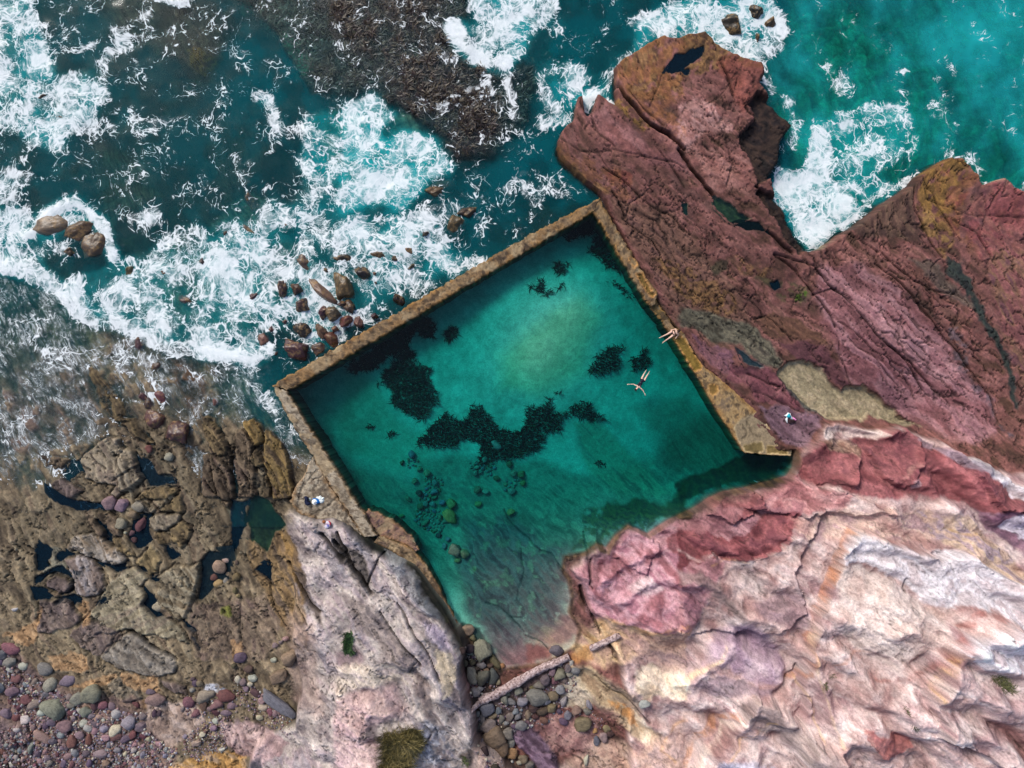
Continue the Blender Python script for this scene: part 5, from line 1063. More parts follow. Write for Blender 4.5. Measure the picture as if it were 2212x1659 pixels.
for P, lvl, col, name, warp in PUDDLES:
    if col not in _fm: _fm[col] = film_mat('tide_pool_water', col)
    c = P.mean(0)
    bm = bmesh.new()
    Pg = c+(P-c)*1.0
    # outline pushed outward a little so that the rock rim cuts the shoreline
    d = Pg-c; L_ = np.linalg.norm(d, axis=1, keepdims=True); Pg = c+d*(1+9/np.maximum(L_, 9))
    k = 1-float(samp(HM, c[0], c[1]))/CAM_H
    vs = [bm.verts.new(((p[0]-CX)/S*k, (CY-p[1])/S*k, lvl)) for p in Pg]
    f = bm.faces.new(vs); f.normal_update()
    if f.normal.z < 0: f.normal_flip()
    bmesh.ops.triangulate(bm, faces=bm.faces[:])
    me = bpy.data.meshes.new('tide_pool'); bm.to_mesh(me); bm.free(); me.materials.append(_fm[col])
    link('tide_pool', me, name, kind='structure')
# ------------------------------------------------------------------ concrete walls and aprons of the pool
def resample(P, n):
    P = np.asarray(P, float); d = np.r_[0, np.cumsum(np.linalg.norm(np.diff(P, axis=0), axis=1))]
    t = np.linspace(0, d[-1], n); return np.stack([np.interp(t, d, P[:, 0]), np.interp(t, d, P[:, 1])], -1), d[-1]
CONC = [(78,62,48),(108,90,68),(128,106,80),(146,120,86),(90,74,58)]
PALE = [(104,92,78),(132,120,102),(156,142,122),(172,160,140),(118,104,88)]
def rest(P, z): return np.array([[(x-CX)/S*(1-z/CAM_H), (CY-y)/S*(1-z/CAM_H)] for x, y in P])
MAT_CONC = rock_mat('weathered_concrete', .85, .35, 7.)
def strip(name, outer, inner, z, label, cols=CONC, base=-3.0, nacross=14, trough=(), ochre=.5, sd=0, edge=.10, cat='pool wall', lines=(), pad=None):
    po, Lo = resample(outer, 400); n = max(24, int(Lo/2.0)); po, _ = resample(outer, n); pi, _ = resample(inner, n)
    t = np.linspace(0, 1, nacross)
    G = po[:, None]*(1-t)[None, :, None]+pi[:, None]*t[None, :, None]          # plan
    gx_, gy_ = G[..., 0].astype(np.float32), G[..., 1].astype(np.float32)
    # ragged edges
    j1 = fbm(gx_/7, gy_/7, 3, 301+sd)-.5; j2 = fbm(gx_/7, gy_/7, 3, 302+sd)-.5
    gx_ = gx_+5*edge/.05*j1*.9; gy_ = gy_+5*edge/.05*j2*.9
    hh = z+(fbm(gx_/12, gy_/12, 4, 303+sd)-.5)*.10
    hh = hh-.05*(np.abs(t-.5)*2)[None, :]**8
    s = fbm(gx_/22, gy_/22, 5, 304+sd); s2 = fbm(gx_/5, gy_/5, 3, 305+sd)
    cc = ramp(stretch(s*.6+s2*.4, 3.0), cols)
    if ochre:
        tt = np.clip(sstep(.55, 1., np.abs(t-.5)*2)[None, :]*.55+stretch(fbm(gx_/16, gy_/16, 4, 306+sd), 3.4)*ochre-.15, 0, 1)
        cc = mixc(cc, ramp(s2, [(120,84,40),(158,114,58),(130,96,50)]), tt)
    sp = sstep(.60, .72, fbm(gx_/10, gy_/10, 4, 307+sd)); cc = mixc(cc, lin((58,48,40)), sp*.75)
    if nacross < 20:            # pour joints, cracks and broken patches
        u_ = np.linspace(0, Lo, n)[:, None]*np.ones((1, nacross)); pj = u_+3*(j1+j2)*4
        jt = np.exp(-(((pj+40*sd) % 118-59)/1.1)**2)+.7*np.exp(-(((pj*1.0+17*sd) % 47-23)/.8)**2)*sstep(.5, .6, vnoise(u_/60, u_*0+sd, 309))
        hh = hh-.04*jt; cc = cc*(1-.5*np.clip(jt, 0, 1))[..., None]
        bk = sstep(.57, .62, fbm(gx_/30, gy_/30, 4, 308+sd)); hh = hh-.05*bk; cc = mixc(cc, ramp(s2, [(84,70,54),(150,130,100),(190,170,136)]), bk*.7)
        wd_ = sstep(.75, 1., np.abs(t-.5)*2)[None, :]*sstep(.45, .6, fbm(gx_/9, gy_/9, 3, 310+sd)); cc = mixc(cc, lin((52,46,26)), wd_*.7)
    for P, dep, tc, rim in trough:
        q = sdf(P, gx_+6*j1, gy_+6*j2); k = sstep(-1.4, 1.6, q)
        hh = hh-dep*k
        cc = mixc(cc, lin(rim), (1-sstep(0, 4.5, np.abs(q)))*.75)
        cc = mixc(cc, ramp(s2, [tuple(.8*c for c in tc), tc]), k*.92)
    for P, wd in lines:
        dd = ldist(P, gx_+8*j1, gy_+8*j2); k = 1-sstep(wd*.4, wd, dd); hh = hh-.06*k; cc = cc*(1-.45*k)[..., None]
    kk = (1-hh/CAM_H)
    V = np.stack([(gx_-CX)/S*kk, (CY-gy_)/S*kk, hh], -1)
    na = nacross
    idx = np.arange(n*na).reshape(n, na)
    F = np.stack([idx[:-1, :-1], idx[1:, :-1], idx[1:, 1:], idx[:-1, 1:]], -1).reshape(-1, 4)
    ring = np.r_[idx[:, 0], idx[-1, 1:], idx[-2::-1, -1], idx[0, -2:0:-1]]
    Vf = V.reshape(-1, 3); sm = Vf[ring].copy()
    for _ in range(6): sm = (np.roll(sm, 1, 0)+sm*2+np.roll(sm, -1, 0))/4
    bot = sm.copy(); bot[:, 2] = base; mid = sm.copy(); mid[:, 2] = z-.35
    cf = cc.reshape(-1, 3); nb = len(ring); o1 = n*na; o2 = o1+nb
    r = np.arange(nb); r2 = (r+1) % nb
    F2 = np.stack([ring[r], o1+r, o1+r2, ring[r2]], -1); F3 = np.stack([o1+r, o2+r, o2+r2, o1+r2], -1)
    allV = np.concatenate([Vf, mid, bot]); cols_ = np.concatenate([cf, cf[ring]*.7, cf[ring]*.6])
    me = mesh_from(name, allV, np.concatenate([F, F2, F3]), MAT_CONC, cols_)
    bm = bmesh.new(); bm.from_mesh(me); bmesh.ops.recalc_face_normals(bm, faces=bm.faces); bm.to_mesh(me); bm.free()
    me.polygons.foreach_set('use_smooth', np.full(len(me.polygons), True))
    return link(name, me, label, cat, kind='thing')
def tr(ox, oy, k, s): return np.array([[(ox+float(a)/k)*.8848, (oy+float(b)/k)*.8848] for a, b in (p.split(',') for p in s.split())])
strip('pool_wall', Z('V', "588,833 700,766 840,685 1000,591 1150,504 1296,427"), Z('V', "622,845 720,787 860,706 1010,617 1150,536 1279,459"), .85,
      'long straight concrete wall between the surf and the pool', sd=1, ochre=.45)
strip('pool_wall', Z('V', "589,831 596,850 618,895 648,942 676,986 712,1046 752,1106 784,1160"), Z('V', "621,846 632,866 660,911 689,955 712,994 746,1047 788,1112 815,1158"), .84,
      'pale concrete side wall beside the paved apron', PALE, sd=2, ochre=.12)
strip('pool_wall', Z('V', "1295,428 1329,488 1358,537 1384,579 1405,612 1421,636 1416,656"), Z('V', "1279,457 1300,490 1320,522 1348,569 1377,619 1392,645 1405,663"), .82,
      'ochre concrete wall with an eroded trough below the rock tongue', sd=3, ochre=.4,
      trough=[(tr(1390,450,5.53,"910,1210 990,1220 1060,1370 1150,1490 1120,1520 1040,1430 950,1290"), .2, (112,92,44), (206,150,88)), (tr(1390,450,5.53,"800,1000 860,1000 920,1090 880,1110 830,1060"), .1, (136,116,84), (206,150,88))])
strip('pool_wall', Z('V', "1446,692 1452,702 1480,724 1500,763 1519,790 1530,812"), Z('V', "1429,696 1436,706 1447,722 1476,765 1502,808 1512,824"), .74,
      'olive-stained low concrete wall where a person sits', sd=4, ochre=.45,
      trough=[(tr(1480,750,6.636,"1110,500 1190,480 1260,510 1330,620 1430,770 1540,940 1560,970 1480,1030 1430,1030 1340,900 1240,730 1180,620"), .10, (132,106,42), (206,150,84))])
strip('pool_wall', Z('V', "1416,650 1430,666 1440,680 1450,700"), Z('V', "1404,661 1412,674 1422,686 1431,698"), .40,
      'low broken stretch of wall, green with weed', [(70,58,38),(104,86,54),(124,100,62),(60,56,36)], sd=9, ochre=.3, edge=.12)
strip('concrete_apron', Z('V', "1519,790 1566,827 1603,860 1637,886 1657,918 1684,948 1711,965"), Z('V', "1505,810 1528,850 1548,885 1570,918 1592,952 1608,978 1709,986"), .72,
      'crumbling ochre concrete apron with a pale broken end', [(104,84,60),(136,112,78),(160,134,94),(116,98,78)], sd=5, ochre=.32, nacross=34, edge=.05, cat='concrete apron',
      trough=[(Z(5,"355,1120 380,1080 500,1020 550,1060 560,1120 640,1190 710,1240 712,1290 560,1285 420,1270 370,1180"), .05, (150,134,108), (196,176,140)),
              (Z(5,"410,1230 520,1210 540,1260 500,1285 420,1265"), .05, (118,102,62), (190,168,124)), (Z(5,"560,1235 690,1240 690,1285 560,1280"), .05, (126,106,62), (196,170,120)), (Z(5,"190,850 230,840 245,880 210,910 190,890"), .1, (134,104,52), (206,156,92))],
      lines=[(Z(5,"400,1100 430,1160 400,1190"), 3), (Z(5,"430,1080 470,1160 520,1180"), 3)])
strip('concrete_apron', Z('V', "676,986 658,1021 638,1055 627,1080 631,1096 643,1108 666,1118 690,1124 722,1122 756,1136 782,1160"), Z('V', "678,988 700,1026 716,1052 728,1072 738,1086 744,1096 750,1104 758,1116 766,1128 774,1142 784,1160"), .80,
      'cracked triangular concrete apron with belongings on it', PALE, sd=6, ochre=.08, nacross=60, cat='concrete apron',
      lines=[(tr(690,1080,6.38,"545,410 450,500 430,570 350,640 290,720 260,800 265,880 240,1000 230,1090"), 2.2), (tr(690,1080,6.38,"340,460 420,480 450,470"), 1.6), (tr(690,1080,6.38,"440,570 540,560 640,510"), 1.6),
             (tr(690,1080,6.38,"240,720 300,740"), 1.5), (tr(690,1080,6.38,"250,870 320,890 350,860"), 1.5), (tr(690,1080,6.38,"860,850 780,900 720,980 620,1050 480,1090 380,1160"), 2.8), (tr(690,1080,6.38,"520,250 620,430 720,620 850,830 960,980 1060,1180 1150,1300"), 2.0)])
strip('pool_ledge', Z('V', "806,1172 834,1184 870,1206 902,1243 933,1300 956,1337 975,1366"), Z('V', "820,1158 850,1168 892,1186 924,1226 954,1278 974,1320 988,1346"), .62,
      'weathered concrete ledge under the pale rock spur', [(96,78,60),(126,104,78),(150,126,98),(104,86,74)], sd=7, ochre=.15, cat='concrete ledge', edge=.07, lines=[(Z('V',"812,1162 846,1178 884,1200 916,1240 946,1292 968,1334"), 2)])
strip('pool_ledge', Z('V', "787,1112 800,1134 814,1157 834,1164 856,1171 880,1181 896,1192"), Z('V', "797,1100 822,1108 846,1120 862,1134 880,1148 894,1164 904,1186"), .36,
      'sunken rubble ledge of pinkish stone at the pool corner', [(96,72,70),(130,100,88),(150,120,96),(84,66,70)], sd=8, ochre=.2, cat='rubble ledge', edge=.12)
# ------------------------------------------------------------------ stones
def stone_mat(name, barn=0., rough=.75):
    m, nt, N, L = newmat(name)
    out = nd(nt, 'ShaderNodeOutputMaterial'); b = nd(nt, 'ShaderNodeBsdfPrincipled'); oi = nd(nt, 'ShaderNodeObjectInfo'); tc = nd(nt, 'ShaderNodeTexCoord'); geo = nd(nt, 'ShaderNodeNewGeometry')
    n1 = nd(nt, 'ShaderNodeTexNoise'); n1.inputs['Scale'].default_value = 5.; n1.inputs['Detail'].default_value = 4; n1.inputs['Roughness'].default_value = .65; L.new(geo.outputs['Position'], n1.inputs['Vector'])
    mp = nd(nt, 'ShaderNodeMapping'); mp.inputs['Scale'].default_value = (1.2, 3.5, 6.); L.new(tc.outputs['Object'], mp.inputs['Vector'])
    n2 = nd(nt, 'ShaderNodeTexNoise'); n2.inputs['Scale'].default_value = 2.2; n2.inputs['Detail'].default_value = 3; L.new(mp.outputs[0], n2.inputs['Vector'])
    ad = nd(nt, 'ShaderNodeMath', operation='ADD'); L.new(n1.outputs['Fac'], ad.inputs[0]); L.new(n2.outputs['Fac'], ad.inputs[1])
    mr = nd(nt, 'ShaderNodeMapRange'); mr.inputs[1].default_value = .65; mr.inputs[2].default_value = 1.35; mr.inputs[3].default_value = .55; mr.inputs[4].default_value = 1.45; L.new(ad.outputs[0], mr.inputs[0])
    mx = nd(nt, 'ShaderNodeVectorMath', operation='SCALE'); L.new(oi.outputs['Color'], mx.inputs[0]); L.new(mr.outputs[0], mx.inputs['Scale'])
    col = mx.outputs[0]
    if barn:
        n3 = nd(nt, 'ShaderNodeTexNoise'); n3.inputs['Scale'].default_value = 3.; n3.inputs['Detail'].default_value = 5; n3.inputs['Roughness'].default_value = .7; L.new(geo.outputs['Position'], n3.inputs['Vector'])
        r3 = nd(nt, 'ShaderNodeMapRange', interpolation_type='SMOOTHSTEP'); r3.inputs[1].default_value = .5; r3.inputs[2].default_value = .62; r3.inputs[4].default_value = barn; L.new(n3.outputs['Fac'], r3.inputs[0])
        mc = nd(nt, 'ShaderNodeMix', data_type='RGBA'); L.new(r3.outputs[0], mc.inputs[0]); L.new(col, mc.inputs[6]); mc.inputs[7].default_value = (.26, .16, .065, 1); col = mc.outputs[2]
    L.new(col, b.inputs['Base Color']); b.inputs['Roughness'].default_value = rough; b.inputs['Specular IOR Level'].default_value = .35
    bp = nd(nt, 'ShaderNodeBump'); bp.inputs['Strength'].default_value = .45; bp.inputs['Distance'].default_value = .05; L.new(ad.outputs[0], bp.inputs['Height']); L.new(bp.outputs[0], b.inputs['Normal'])
    L.new(b.outputs[0], out.inputs['Surface']); return m
MAT_STONE = stone_mat('stone'); MAT_SEAROCK = stone_mat('wave_washed_rock', .6, .32)
def stone_mesh(name, seed, kind, mat, sub=3):
    bm = bmesh.new(); bmesh.ops.create_icosphere(bm, subdivisions=sub, radius=1.)
    r_ = random.Random(seed); pl = []
    if kind == 'round': np_, lo, hi, p = 9, .86, 1.0, 10.
    elif kind == 'ang': np_, lo, hi, p = 11, .55, .95, 34.
    elif kind == 'block': np_, lo, hi, p = 8, .62, .95, 26.
    else: np_, lo, hi, p = 12, .70, 1.0, 18.
    if kind == 'block':
        a = r_.uniform(-.3, .3)
        for q in ((1,a,.1),(-1,-a,.1),(-a,1,0),(a,-1,.1),(.1,.1,1),(0,0,-1)): pl.append((Vector(q).normalized(), r_.uniform(.70, .84)))
    for _ in range(np_):
        v = Vector((r_.gauss(0, 1), r_.gauss(0, 1), r_.gauss(0, 1))).normalized(); pl.append((v, r_.uniform(lo, hi)))
    off = Vector((r_.uniform(0, 50), r_.uniform(0, 50), r_.uniform(0, 50)))
    for v in bm.verts:
        d = v.co.normalized(); s = 1.1**-p
        for n_, k in pl:
            c = n_.dot(d)
            if c > .05: s += (c/k)**p
        rr = s**(-1/p)
        amp = .10 if kind == 'round' else .15
        rr *= 1+amp*mnoise.fractal(d*1.7+off, 1., 2., 4)
        v.co = d*rr
    xs = [v.co.x for v in bm.verts]; ys = [v.co.y for v in bm.verts]; zs = [v.co.z for v in bm.verts]
    for v in bm.verts:
        v.co = Vector(((v.co.x-(max(xs)+min(xs))/2)*2/(max(xs)-min(xs)), (v.co.y-(max(ys)+min(ys))/2)*2/(max(ys)-min(ys)), (v.co.z-(max(zs)+min(zs))/2)*2/(max(zs)-min(zs))))
    for f in bm.faces: f.smooth = True
    me = bpy.data.meshes.new(name); bm.to_mesh(me); bm.free(); me.materials.append(mat); return me
ROUND = [stone_mesh('cobble', 10+i, 'round', MAT_STONE) for i in range(7)]
ANG = [stone_mesh('boulder', 30+i, 'ang', MAT_STONE) for i in range(7)]
BLK = [stone_mesh('block', 50+i, 'block', MAT_STONE) for i in range(4)]
SEA = [stone_mesh('sea_rock', 70+i, 'ang', MAT_SEAROCK, 4) for i in range(7)]
PAL = dict(maroon=(92,58,58),dark=(58,46,42),redbrick=(122,72,62),red=(132,74,70),brown=(98,76,62),ochre=(104,80,54),tan=(150,126,94),mossy=(112,92,66),darkbrown=(66,50,42),olive=(118,106,66),
  pinkred=(140,84,92),greyblue=(110,108,122),greygreen=(140,140,124),palegreen=(168,172,152),purple=(104,82,104),greypurple=(116,106,118),bluegrey=(128,134,142),mauve=(138,112,124),grey=(136,130,122),
  greytan=(150,142,124),darkred=(108,60,66),white=(206,204,200),whitegrey=(184,182,174),brownpink=(140,118,112),darkpurple=(82,62,78),pinkmauve=(152,118,124),cream=(196,184,156),lilac=(146,136,160),
  pink=(172,132,132),redbrown=(130,84,70),pinktan=(176,142,124),palegrey=(170,168,168),lilacgrey=(150,142,150),yellow=(150,136,66),yellowtan=(180,150,90),orange=(186,130,72),slate=(122,118,134),darkgrey=(94,88,84),tanbrown=(138,112,86),paletan=(172,158,130))
WORD = dict(redbrick='brick-red',darkbrown='dark brown',pinkred='pinkish red',greyblue='bluish grey',greygreen='greenish grey',palegreen='pale green',greypurple='greyish purple',bluegrey='blue-grey',greytan='tan-grey',
  darkred='dark red',whitegrey='off-white',brownpink='pinkish brown',darkpurple='dark purple',pinkmauve='pinkish mauve',redbrown='reddish brown',pinktan='pinkish tan',palegrey='pale grey',lilacgrey='lilac grey',
  yellowtan='yellowish tan',darkgrey='dark grey',tanbrown='brownish tan',paletan='pale tan',mossy='moss-topped brown',dark='blackish')
rnd = random.Random(5)
STONES = []        # (object, colour word, size word, noun, where, group, vx, vy, r)
def stone(t, x, y, w, h, ang, ck, pool, where, group, noun, top=None, sink=.42, flat=.75, name=None):
    if t == 'V': vx, vy, k = x, y, 1.
    else:
        vx, vy = Z(t, [(x, y)])[0]; k = .8848/(2212/840. if isinstance(t, int) else 2212/420.)
    a, b = w*k/S/2, h*k/S/2
    g = ground(vx, vy)
    if pool is ROUND and noun == 'cobble' and rnd.random() < .45: pool = ANG
    me = pool[rnd.randrange(len(pool))]
    c = min(a, b)*flat*rnd.uniform(.85, 1.15)
    if top is not None:
        c = max(c, (top-g)*.62); z = top-c
    else: z = g+c*(1-2*sink)
    zz = max(z, g)
    kk = 1-zz/CAM_H if top is not None else float(1-samp(HM, vx, vy)/CAM_H)
    o = bpy.data.objects.new(name or noun.replace(' ', '_'), me); COL.objects.link(o)
    o.location = ((vx-CX)/S*kk, (CY-vy)/S*kk, z); o.scale = (a*1.04, b*1.04, c)
    o.rotation_euler = (rnd.uniform(-.12, .12), rnd.uniform(-.12, .12), math.radians(-ang)+(math.pi if rnd.random() < .5 else 0))
    pv = np.array(PAL[ck], float); pv = pv*.72+pv.mean()*.28*np.array([1.02, .99, .97])
    cc = lin(np.clip(pv*.95*rnd.uniform(.92, 1.08)+np.array([rnd.uniform(-5, 5) for _ in range(3)]), 8, 240))
    if pool is SEA or pool[0] in SEA: cc = cc*.62
    else: cc = cc*(.62 if group == 'boulders piled around the log' else .78)
    o.color = (*cc, 1)
    o['category'] = noun.split()[-1]; o['group'] = group
    STONES.append([o, WORD.get(ck, ck), max(a, b), noun, where, vx, vy, a/b])
    return o
def rows(t, data, pool, where, group, noun, **kw):
    for r in data.split(';'):
        r = r.strip()
        if not r: continue
        p = r.split(','); pl = pool
        if len(p) > 6: pl = {'B': BLK, 'A': ANG, 'R': ROUND}[p[6]]
        stone(t, float(p[0]), float(p[1]), float(p[2]), float(p[3]), float(p[4]), p[5], pl, where, group, noun, **kw)
W_SURF = 'in the surf beside the sea wall'
rows('b', "380,780,260,125,100,maroon;560,770,200,130,60,maroon;630,980,210,170,-20,maroon;905,1070,200,120,-60,maroon;1190,1180,200,130,-20,red;1350,1190,170,130,60,red;1560,1120,105,90,0,maroon;1870,910,180,130,50,dark;1410,570,230,170,60,dark;1230,1000,210,150,60,maroon;1160,960,150,80,20,maroon;620,1300,250,190,10,darkbrown;870,1320,270,135,45,redbrick;1010,1420,240,160,45,redbrick;1050,1290,110,90,0,red", SEA, W_SURF, 'boulders in the surf by the sea wall', 'boulder', top=.5)
rows('b', "880,790,570,150,42,redbrown", SEA, 'lying in the surf beside the sea wall', 'boulders in the surf by the sea wall', 'boulder', top=.5)
rows('b', "1160,740,430,225,75,ochre;1020,1090,215,195,0,mossy;560,1540,370,270,35,maroon", SEA, W_SURF, 'boulders in the surf by the sea wall', 'boulder', top=.7)
rows('b', "1610,340,270,140,20,ochre;1830,380,120,90,20,brown;2000,300,230,130,0,brown;2040,480,140,90,0,brown;1160,370,330,200,40,dark;640,450,380,240,20,brown;940,540,130,80,0,brown;840,1540,250,190,-10,maroon;410,1190,85,75,0,red;250,1290,110,80,40,red;130,1420,250,160,55,redbrown;300,1600,90,110,0,maroon;30,860,140,120,0,maroon;1560,580,70,60,30,red;1600,690,80,60,0,maroon", SEA, 'awash off the sea wall', 'boulders in the surf by the sea wall', 'boulder', top=.16)
rows(0, "345,1445,270,150,-15,tanbrown;530,1490,230,125,-25,brown;625,1570,240,190,-60,brown;455,1630,95,65,0,brown", SEA, 'ringed by foam', 'tan rocks in the foam ring', 'sea rock', top=.32)
rows(0, "1610,1480,145,85,55,brown;1450,1510,110,65,-35,brown;1620,1300,125,65,75,brown;1850,1450,115,80,0,brown;420,770,90,55,60,darkbrown;310,640,90,55,20,darkbrown", SEA, 'awash in the upper left surf', 'small rocks awash in the surf', 'sea rock', top=.1)
rows(1, "650,1225,205,115,-20,ochre;750,1460,200,120,-70,ochre;860,1350,230,115,-30,darkbrown;550,1510,85,60,0,darkbrown", SEA, 'in churning water above the sea wall', 'rocks above the sea wall', 'sea rock', top=.35)
rows(2, "270,190,250,180,20,darkbrown;450,130,150,110,30,dark;540,230,120,85,-30,ochre;470,300,95,130,10,ochre", SEA, 'off the tip of the red rock tongue', 'rocks off the rock tongue', 'sea rock', top=.4)
rows(3, "900,580,95,65,-60,darkred;1000,720,75,65,0,maroon;1640,270,85,55,-20,maroon;1200,300,120,70,20,maroon;1080,120,65,50,0,brown;840,120,90,60,-60,olive;1315,50,65,45,40,brown", SEA, 'awash along the breaking wave line', 'small rocks awash in the surf', 'sea rock', top=.14)
rows(3, "1035,920,95,60,45,red;920,915,55,48,0,darkred;960,960,90,70,40,maroon", SEA, 'in the backwash on the shelf', 'red boulders stranded on the shelf', 'boulder', top=.22)
rows('d', "400,650,270,230,10,darkred", SEA, 'knobbly and dark beside the big red boulder', 'red boulders stranded on the shelf', 'boulder', top=.6)
rows('d', "720,830,330,330,40,maroon", [SEA[2]], 'split by a crack at the shelf edge', 'red boulders stranded on the shelf', 'boulder', top=.95)
rows('d', "350,1030,95,105,0,red;1200,430,75,95,10,red;610,1130,115,115,0,greytan", ANG, 'in a wet gutter of the shelf', 'red boulders stranded on the shelf', 'boulder', sink=.25)
rows(3, "715,1595,95,90,0,pinkmauve;795,1610,75,85,20,pinkmauve;905,1620,75,62,30,greytan", ANG, 'by the blue tide pool on the shelf', 'stones around the shelf tide pools', 'boulder', sink=.2)
rows('a', "1060,140,140,140,20,greytan,B;1290,160,190,120,-50,darkred;1170,270,75,85,0,pinkred;1190,360,85,75,0,maroon;1500,1220,145,125,0,paletan,R;1660,1330,60,40,10,tan;1210,20,115,95,0,tanbrown;1335,295,45,40,0,yellowtan,R;1300,365,45,40,0,yellowtan,R;1105,255,40,35,0,cream,R", ANG, 'in or beside a shelf tide pool', 'stones around the shelf tide pools', 'boulder', sink=.2)
rows(6, "1415,365,88,82,20,tan;1450,325,46,32,0,pinktan;1370,435,52,46,0,red;1400,475,66,52,-20,yellowtan;1450,455,36,36,0,grey;1465,412,34,32,0,tan;1525,425,52,52,0,olive;1518,512,30,42,0,olive;1537,547,28,26,0,yellowtan;1525,335,22,32,0,brown;1548,275,22,20,0,tan", ROUND, 'loose in the dark basin on the shelf', 'loose stones in the dark basin', 'stone', sink=.2)
WB = 'on the cobble bank'
GB = 'cobbles on the bank at the lower left'
rows(6, "75,890,122,72,20,pinkred;25,925,72,62,0,greyblue;75,970,82,60,-20,greygreen;155,1000,62,52,0,palegreen;295,1020,102,78,25,greygreen;70,1025,56,50,0,palegreen;110,1080,82,56,0,red;10,975,36,52,0,purple;330,1120,98,76,-60,greygreen;435,1100,108,72,-15,greypurple;170,1120,46,42,0,bluegrey;85,1165,86,60,-15,mauve;10,1140,52,62,0,greyblue;180,1215,84,56,10,red;175,1172,36,22,0,palegreen", ROUND, 'atop the cobble bank', GB, 'cobble')
rows(6, "600,1180,132,112,-45,greytan,A;500,1210,92,78,-20,grey,A;365,1270,165,132,50,greytan,A;450,1200,52,44,0,grey;460,1255,54,34,0,grey;560,1290,78,66,0,grey;620,1240,72,42,-80,darkred;670,1250,62,52,0,pinkred;720,1265,52,62,0,mauve;680,1295,30,26,0,white;750,1310,62,66,-45,whitegrey;880,1250,56,36,20,darkred;975,1165,62,38,10,greypurple;1005,1215,132,78,-10,brownpink,A;925,1320,52,46,0,mauve;1000,1300,32,52,0,darkpurple;1030,1300,28,42,0,darkpurple", ROUND, 'below the strips of yellow sand', GB, 'cobble')
rows(6, "40,1310,82,72,0,mauve;110,1330,52,46,0,red;275,1300,52,46,0,whitegrey;170,1345,78,56,-15,whitegrey;420,1385,108,78,-10,pinkmauve;535,1375,68,52,-30,whitegrey;570,1400,62,42,20,whitegrey;745,1410,92,66,-40,cream;835,1360,88,86,0,lilac;905,1390,78,62,0,mauve;865,1440,62,42,-70,red;680,1400,56,46,0,lilac;690,1455,56,42,0,pink;755,1455,78,42,-15,redbrown;620,1370,62,42,20,purple;600,1320,46,36,0,mauve;645,1325,42,32,0,pinktan;460,1305,52,42,0,darkred;280,1450,122,52,40,pinktan,B;210,1520,84,42,-60,greygreen;820,1460,82,42,-25,purple;580,1470,42,72,0,red;470,1480,62,82,0,redbrown;655,1560,92,52,0,mauve;690,1620,52,42,0,tan;875,1500,46,42,0,pink;960,1470,36,32,0,cream;1020,1500,42,32,0,pink;340,1360,60,44,10,purple;230,1250,90,60,-20,brownpink;400,1440,50,40,0,bluegrey;520,1440,60,44,20,mauve;350,1480,56,40,0,purple;760,1540,50,36,0,lilac;820,1600,46,34,0,whitegrey;560,1560,52,40,20,purple;440,1580,60,40,-20,pinkmauve", ROUND, 'amid the cobble bank', GB, 'cobble')
rows(6, "1330,1190,118,78,-10,greytan,A;1455,1190,122,78,10,red,A;1215,1235,78,72,0,pinkred;1310,1255,48,78,0,redbrown,A;1400,1245,92,62,-10,pinkred;1490,1255,62,52,0,mauve;1270,1300,62,56,0,pinkred;1400,1300,48,72,-80,darkred;1460,1300,72,42,0,mauve;1350,1280,42,32,0,mauve;1180,1275,32,46,0,grey;1250,1215,46,32,20,tan;1240,1155,36,32,0,grey;1290,1110,42,42,0,tan;1260,1110,42,46,0,purple;1245,1085,32,28,0,darkpurple", ROUND, 'in the red cluster', GB, 'cobble')
rows(6, "1625,1080,62,46,10,palegreen;1535,1085,42,46,0,cream;1565,1105,42,52,0,mauve;1610,1120,36,32,0,cream;1580,1150,42,36,0,mauve;1650,1180,82,46,30,darkred;1690,1220,52,42,0,pink;1690,1270,62,46,0,cream;1735,1300,46,52,0,pinkred;1770,1310,36,46,0,pink;1670,1335,46,36,0,cream;1385,1360,46,42,0,whitegrey;1550,945,82,66,0,purple;1600,1020,62,52,0,brown;1510,995,32,32,0,brown;1835,830,42,32,0,pink;1775,865,42,36,0,mauve;1805,850,32,28,0,mauve;1760,965,42,32,0,palegreen;1190,1455,32,32,0,lilac;1310,1435,42,36,0,cream;1270,1490,62,34,0,pinktan;1435,1530,42,24,0,white;1380,1395,46,36,0,mauve;105,635,42,26,0,white", ROUND, 'near the spur foot', GB, 'cobble')
rows(6, "1860,950,105,112,0,tan,A;1800,1060,115,75,-20,tanbrown,A", ANG, 'against the foot of the pale spur', 'boulders at the foot of the spur', 'boulder', sink=.15)
rows(6, "1800,1240,270,72,38,slate,B", BLK, 'leaning at the foot of the pale spur', 'boulders at the foot of the spur', 'stone slab', sink=.25)
W1_ = 'between log and pool'; GP = 'boulders piled around the log'
rows(7, "815,785,92,72,10,tan;850,840,46,46,0,olive;915,895,132,108,70,greytan,B;995,975,104,58,65,olive;1045,1000,30,30,0,orange,R;825,900,72,62,0,dark;905,960,52,42,0,maroon;845,940,28,24,0,palegreen,R;820,940,24,22,0,whitegrey,R;850,990,42,42,0,olive;910,1000,62,42,0,grey;965,1000,46,38,0,brown;845,1080,112,68,80,grey;920,1080,112,82,-75,darkgrey;985,1075,112,72,-70,darkgrey;1020,1105,32,42,0,tan;870,1190,62,58,0,palegrey;900,1160,42,38,0,palegrey;800,1010,42,52,0,brown;830,1030,40,32,0,darkbrown;880,1030,42,32,0,brown;790,880,42,46,0,dark;940,1030,40,30,0,tanbrown;870,930,30,26,0,grey;800,960,34,30,0,darkbrown", ANG, W1_, GP, 'boulder', sink=.15)
W2_ = 'landward of the log'
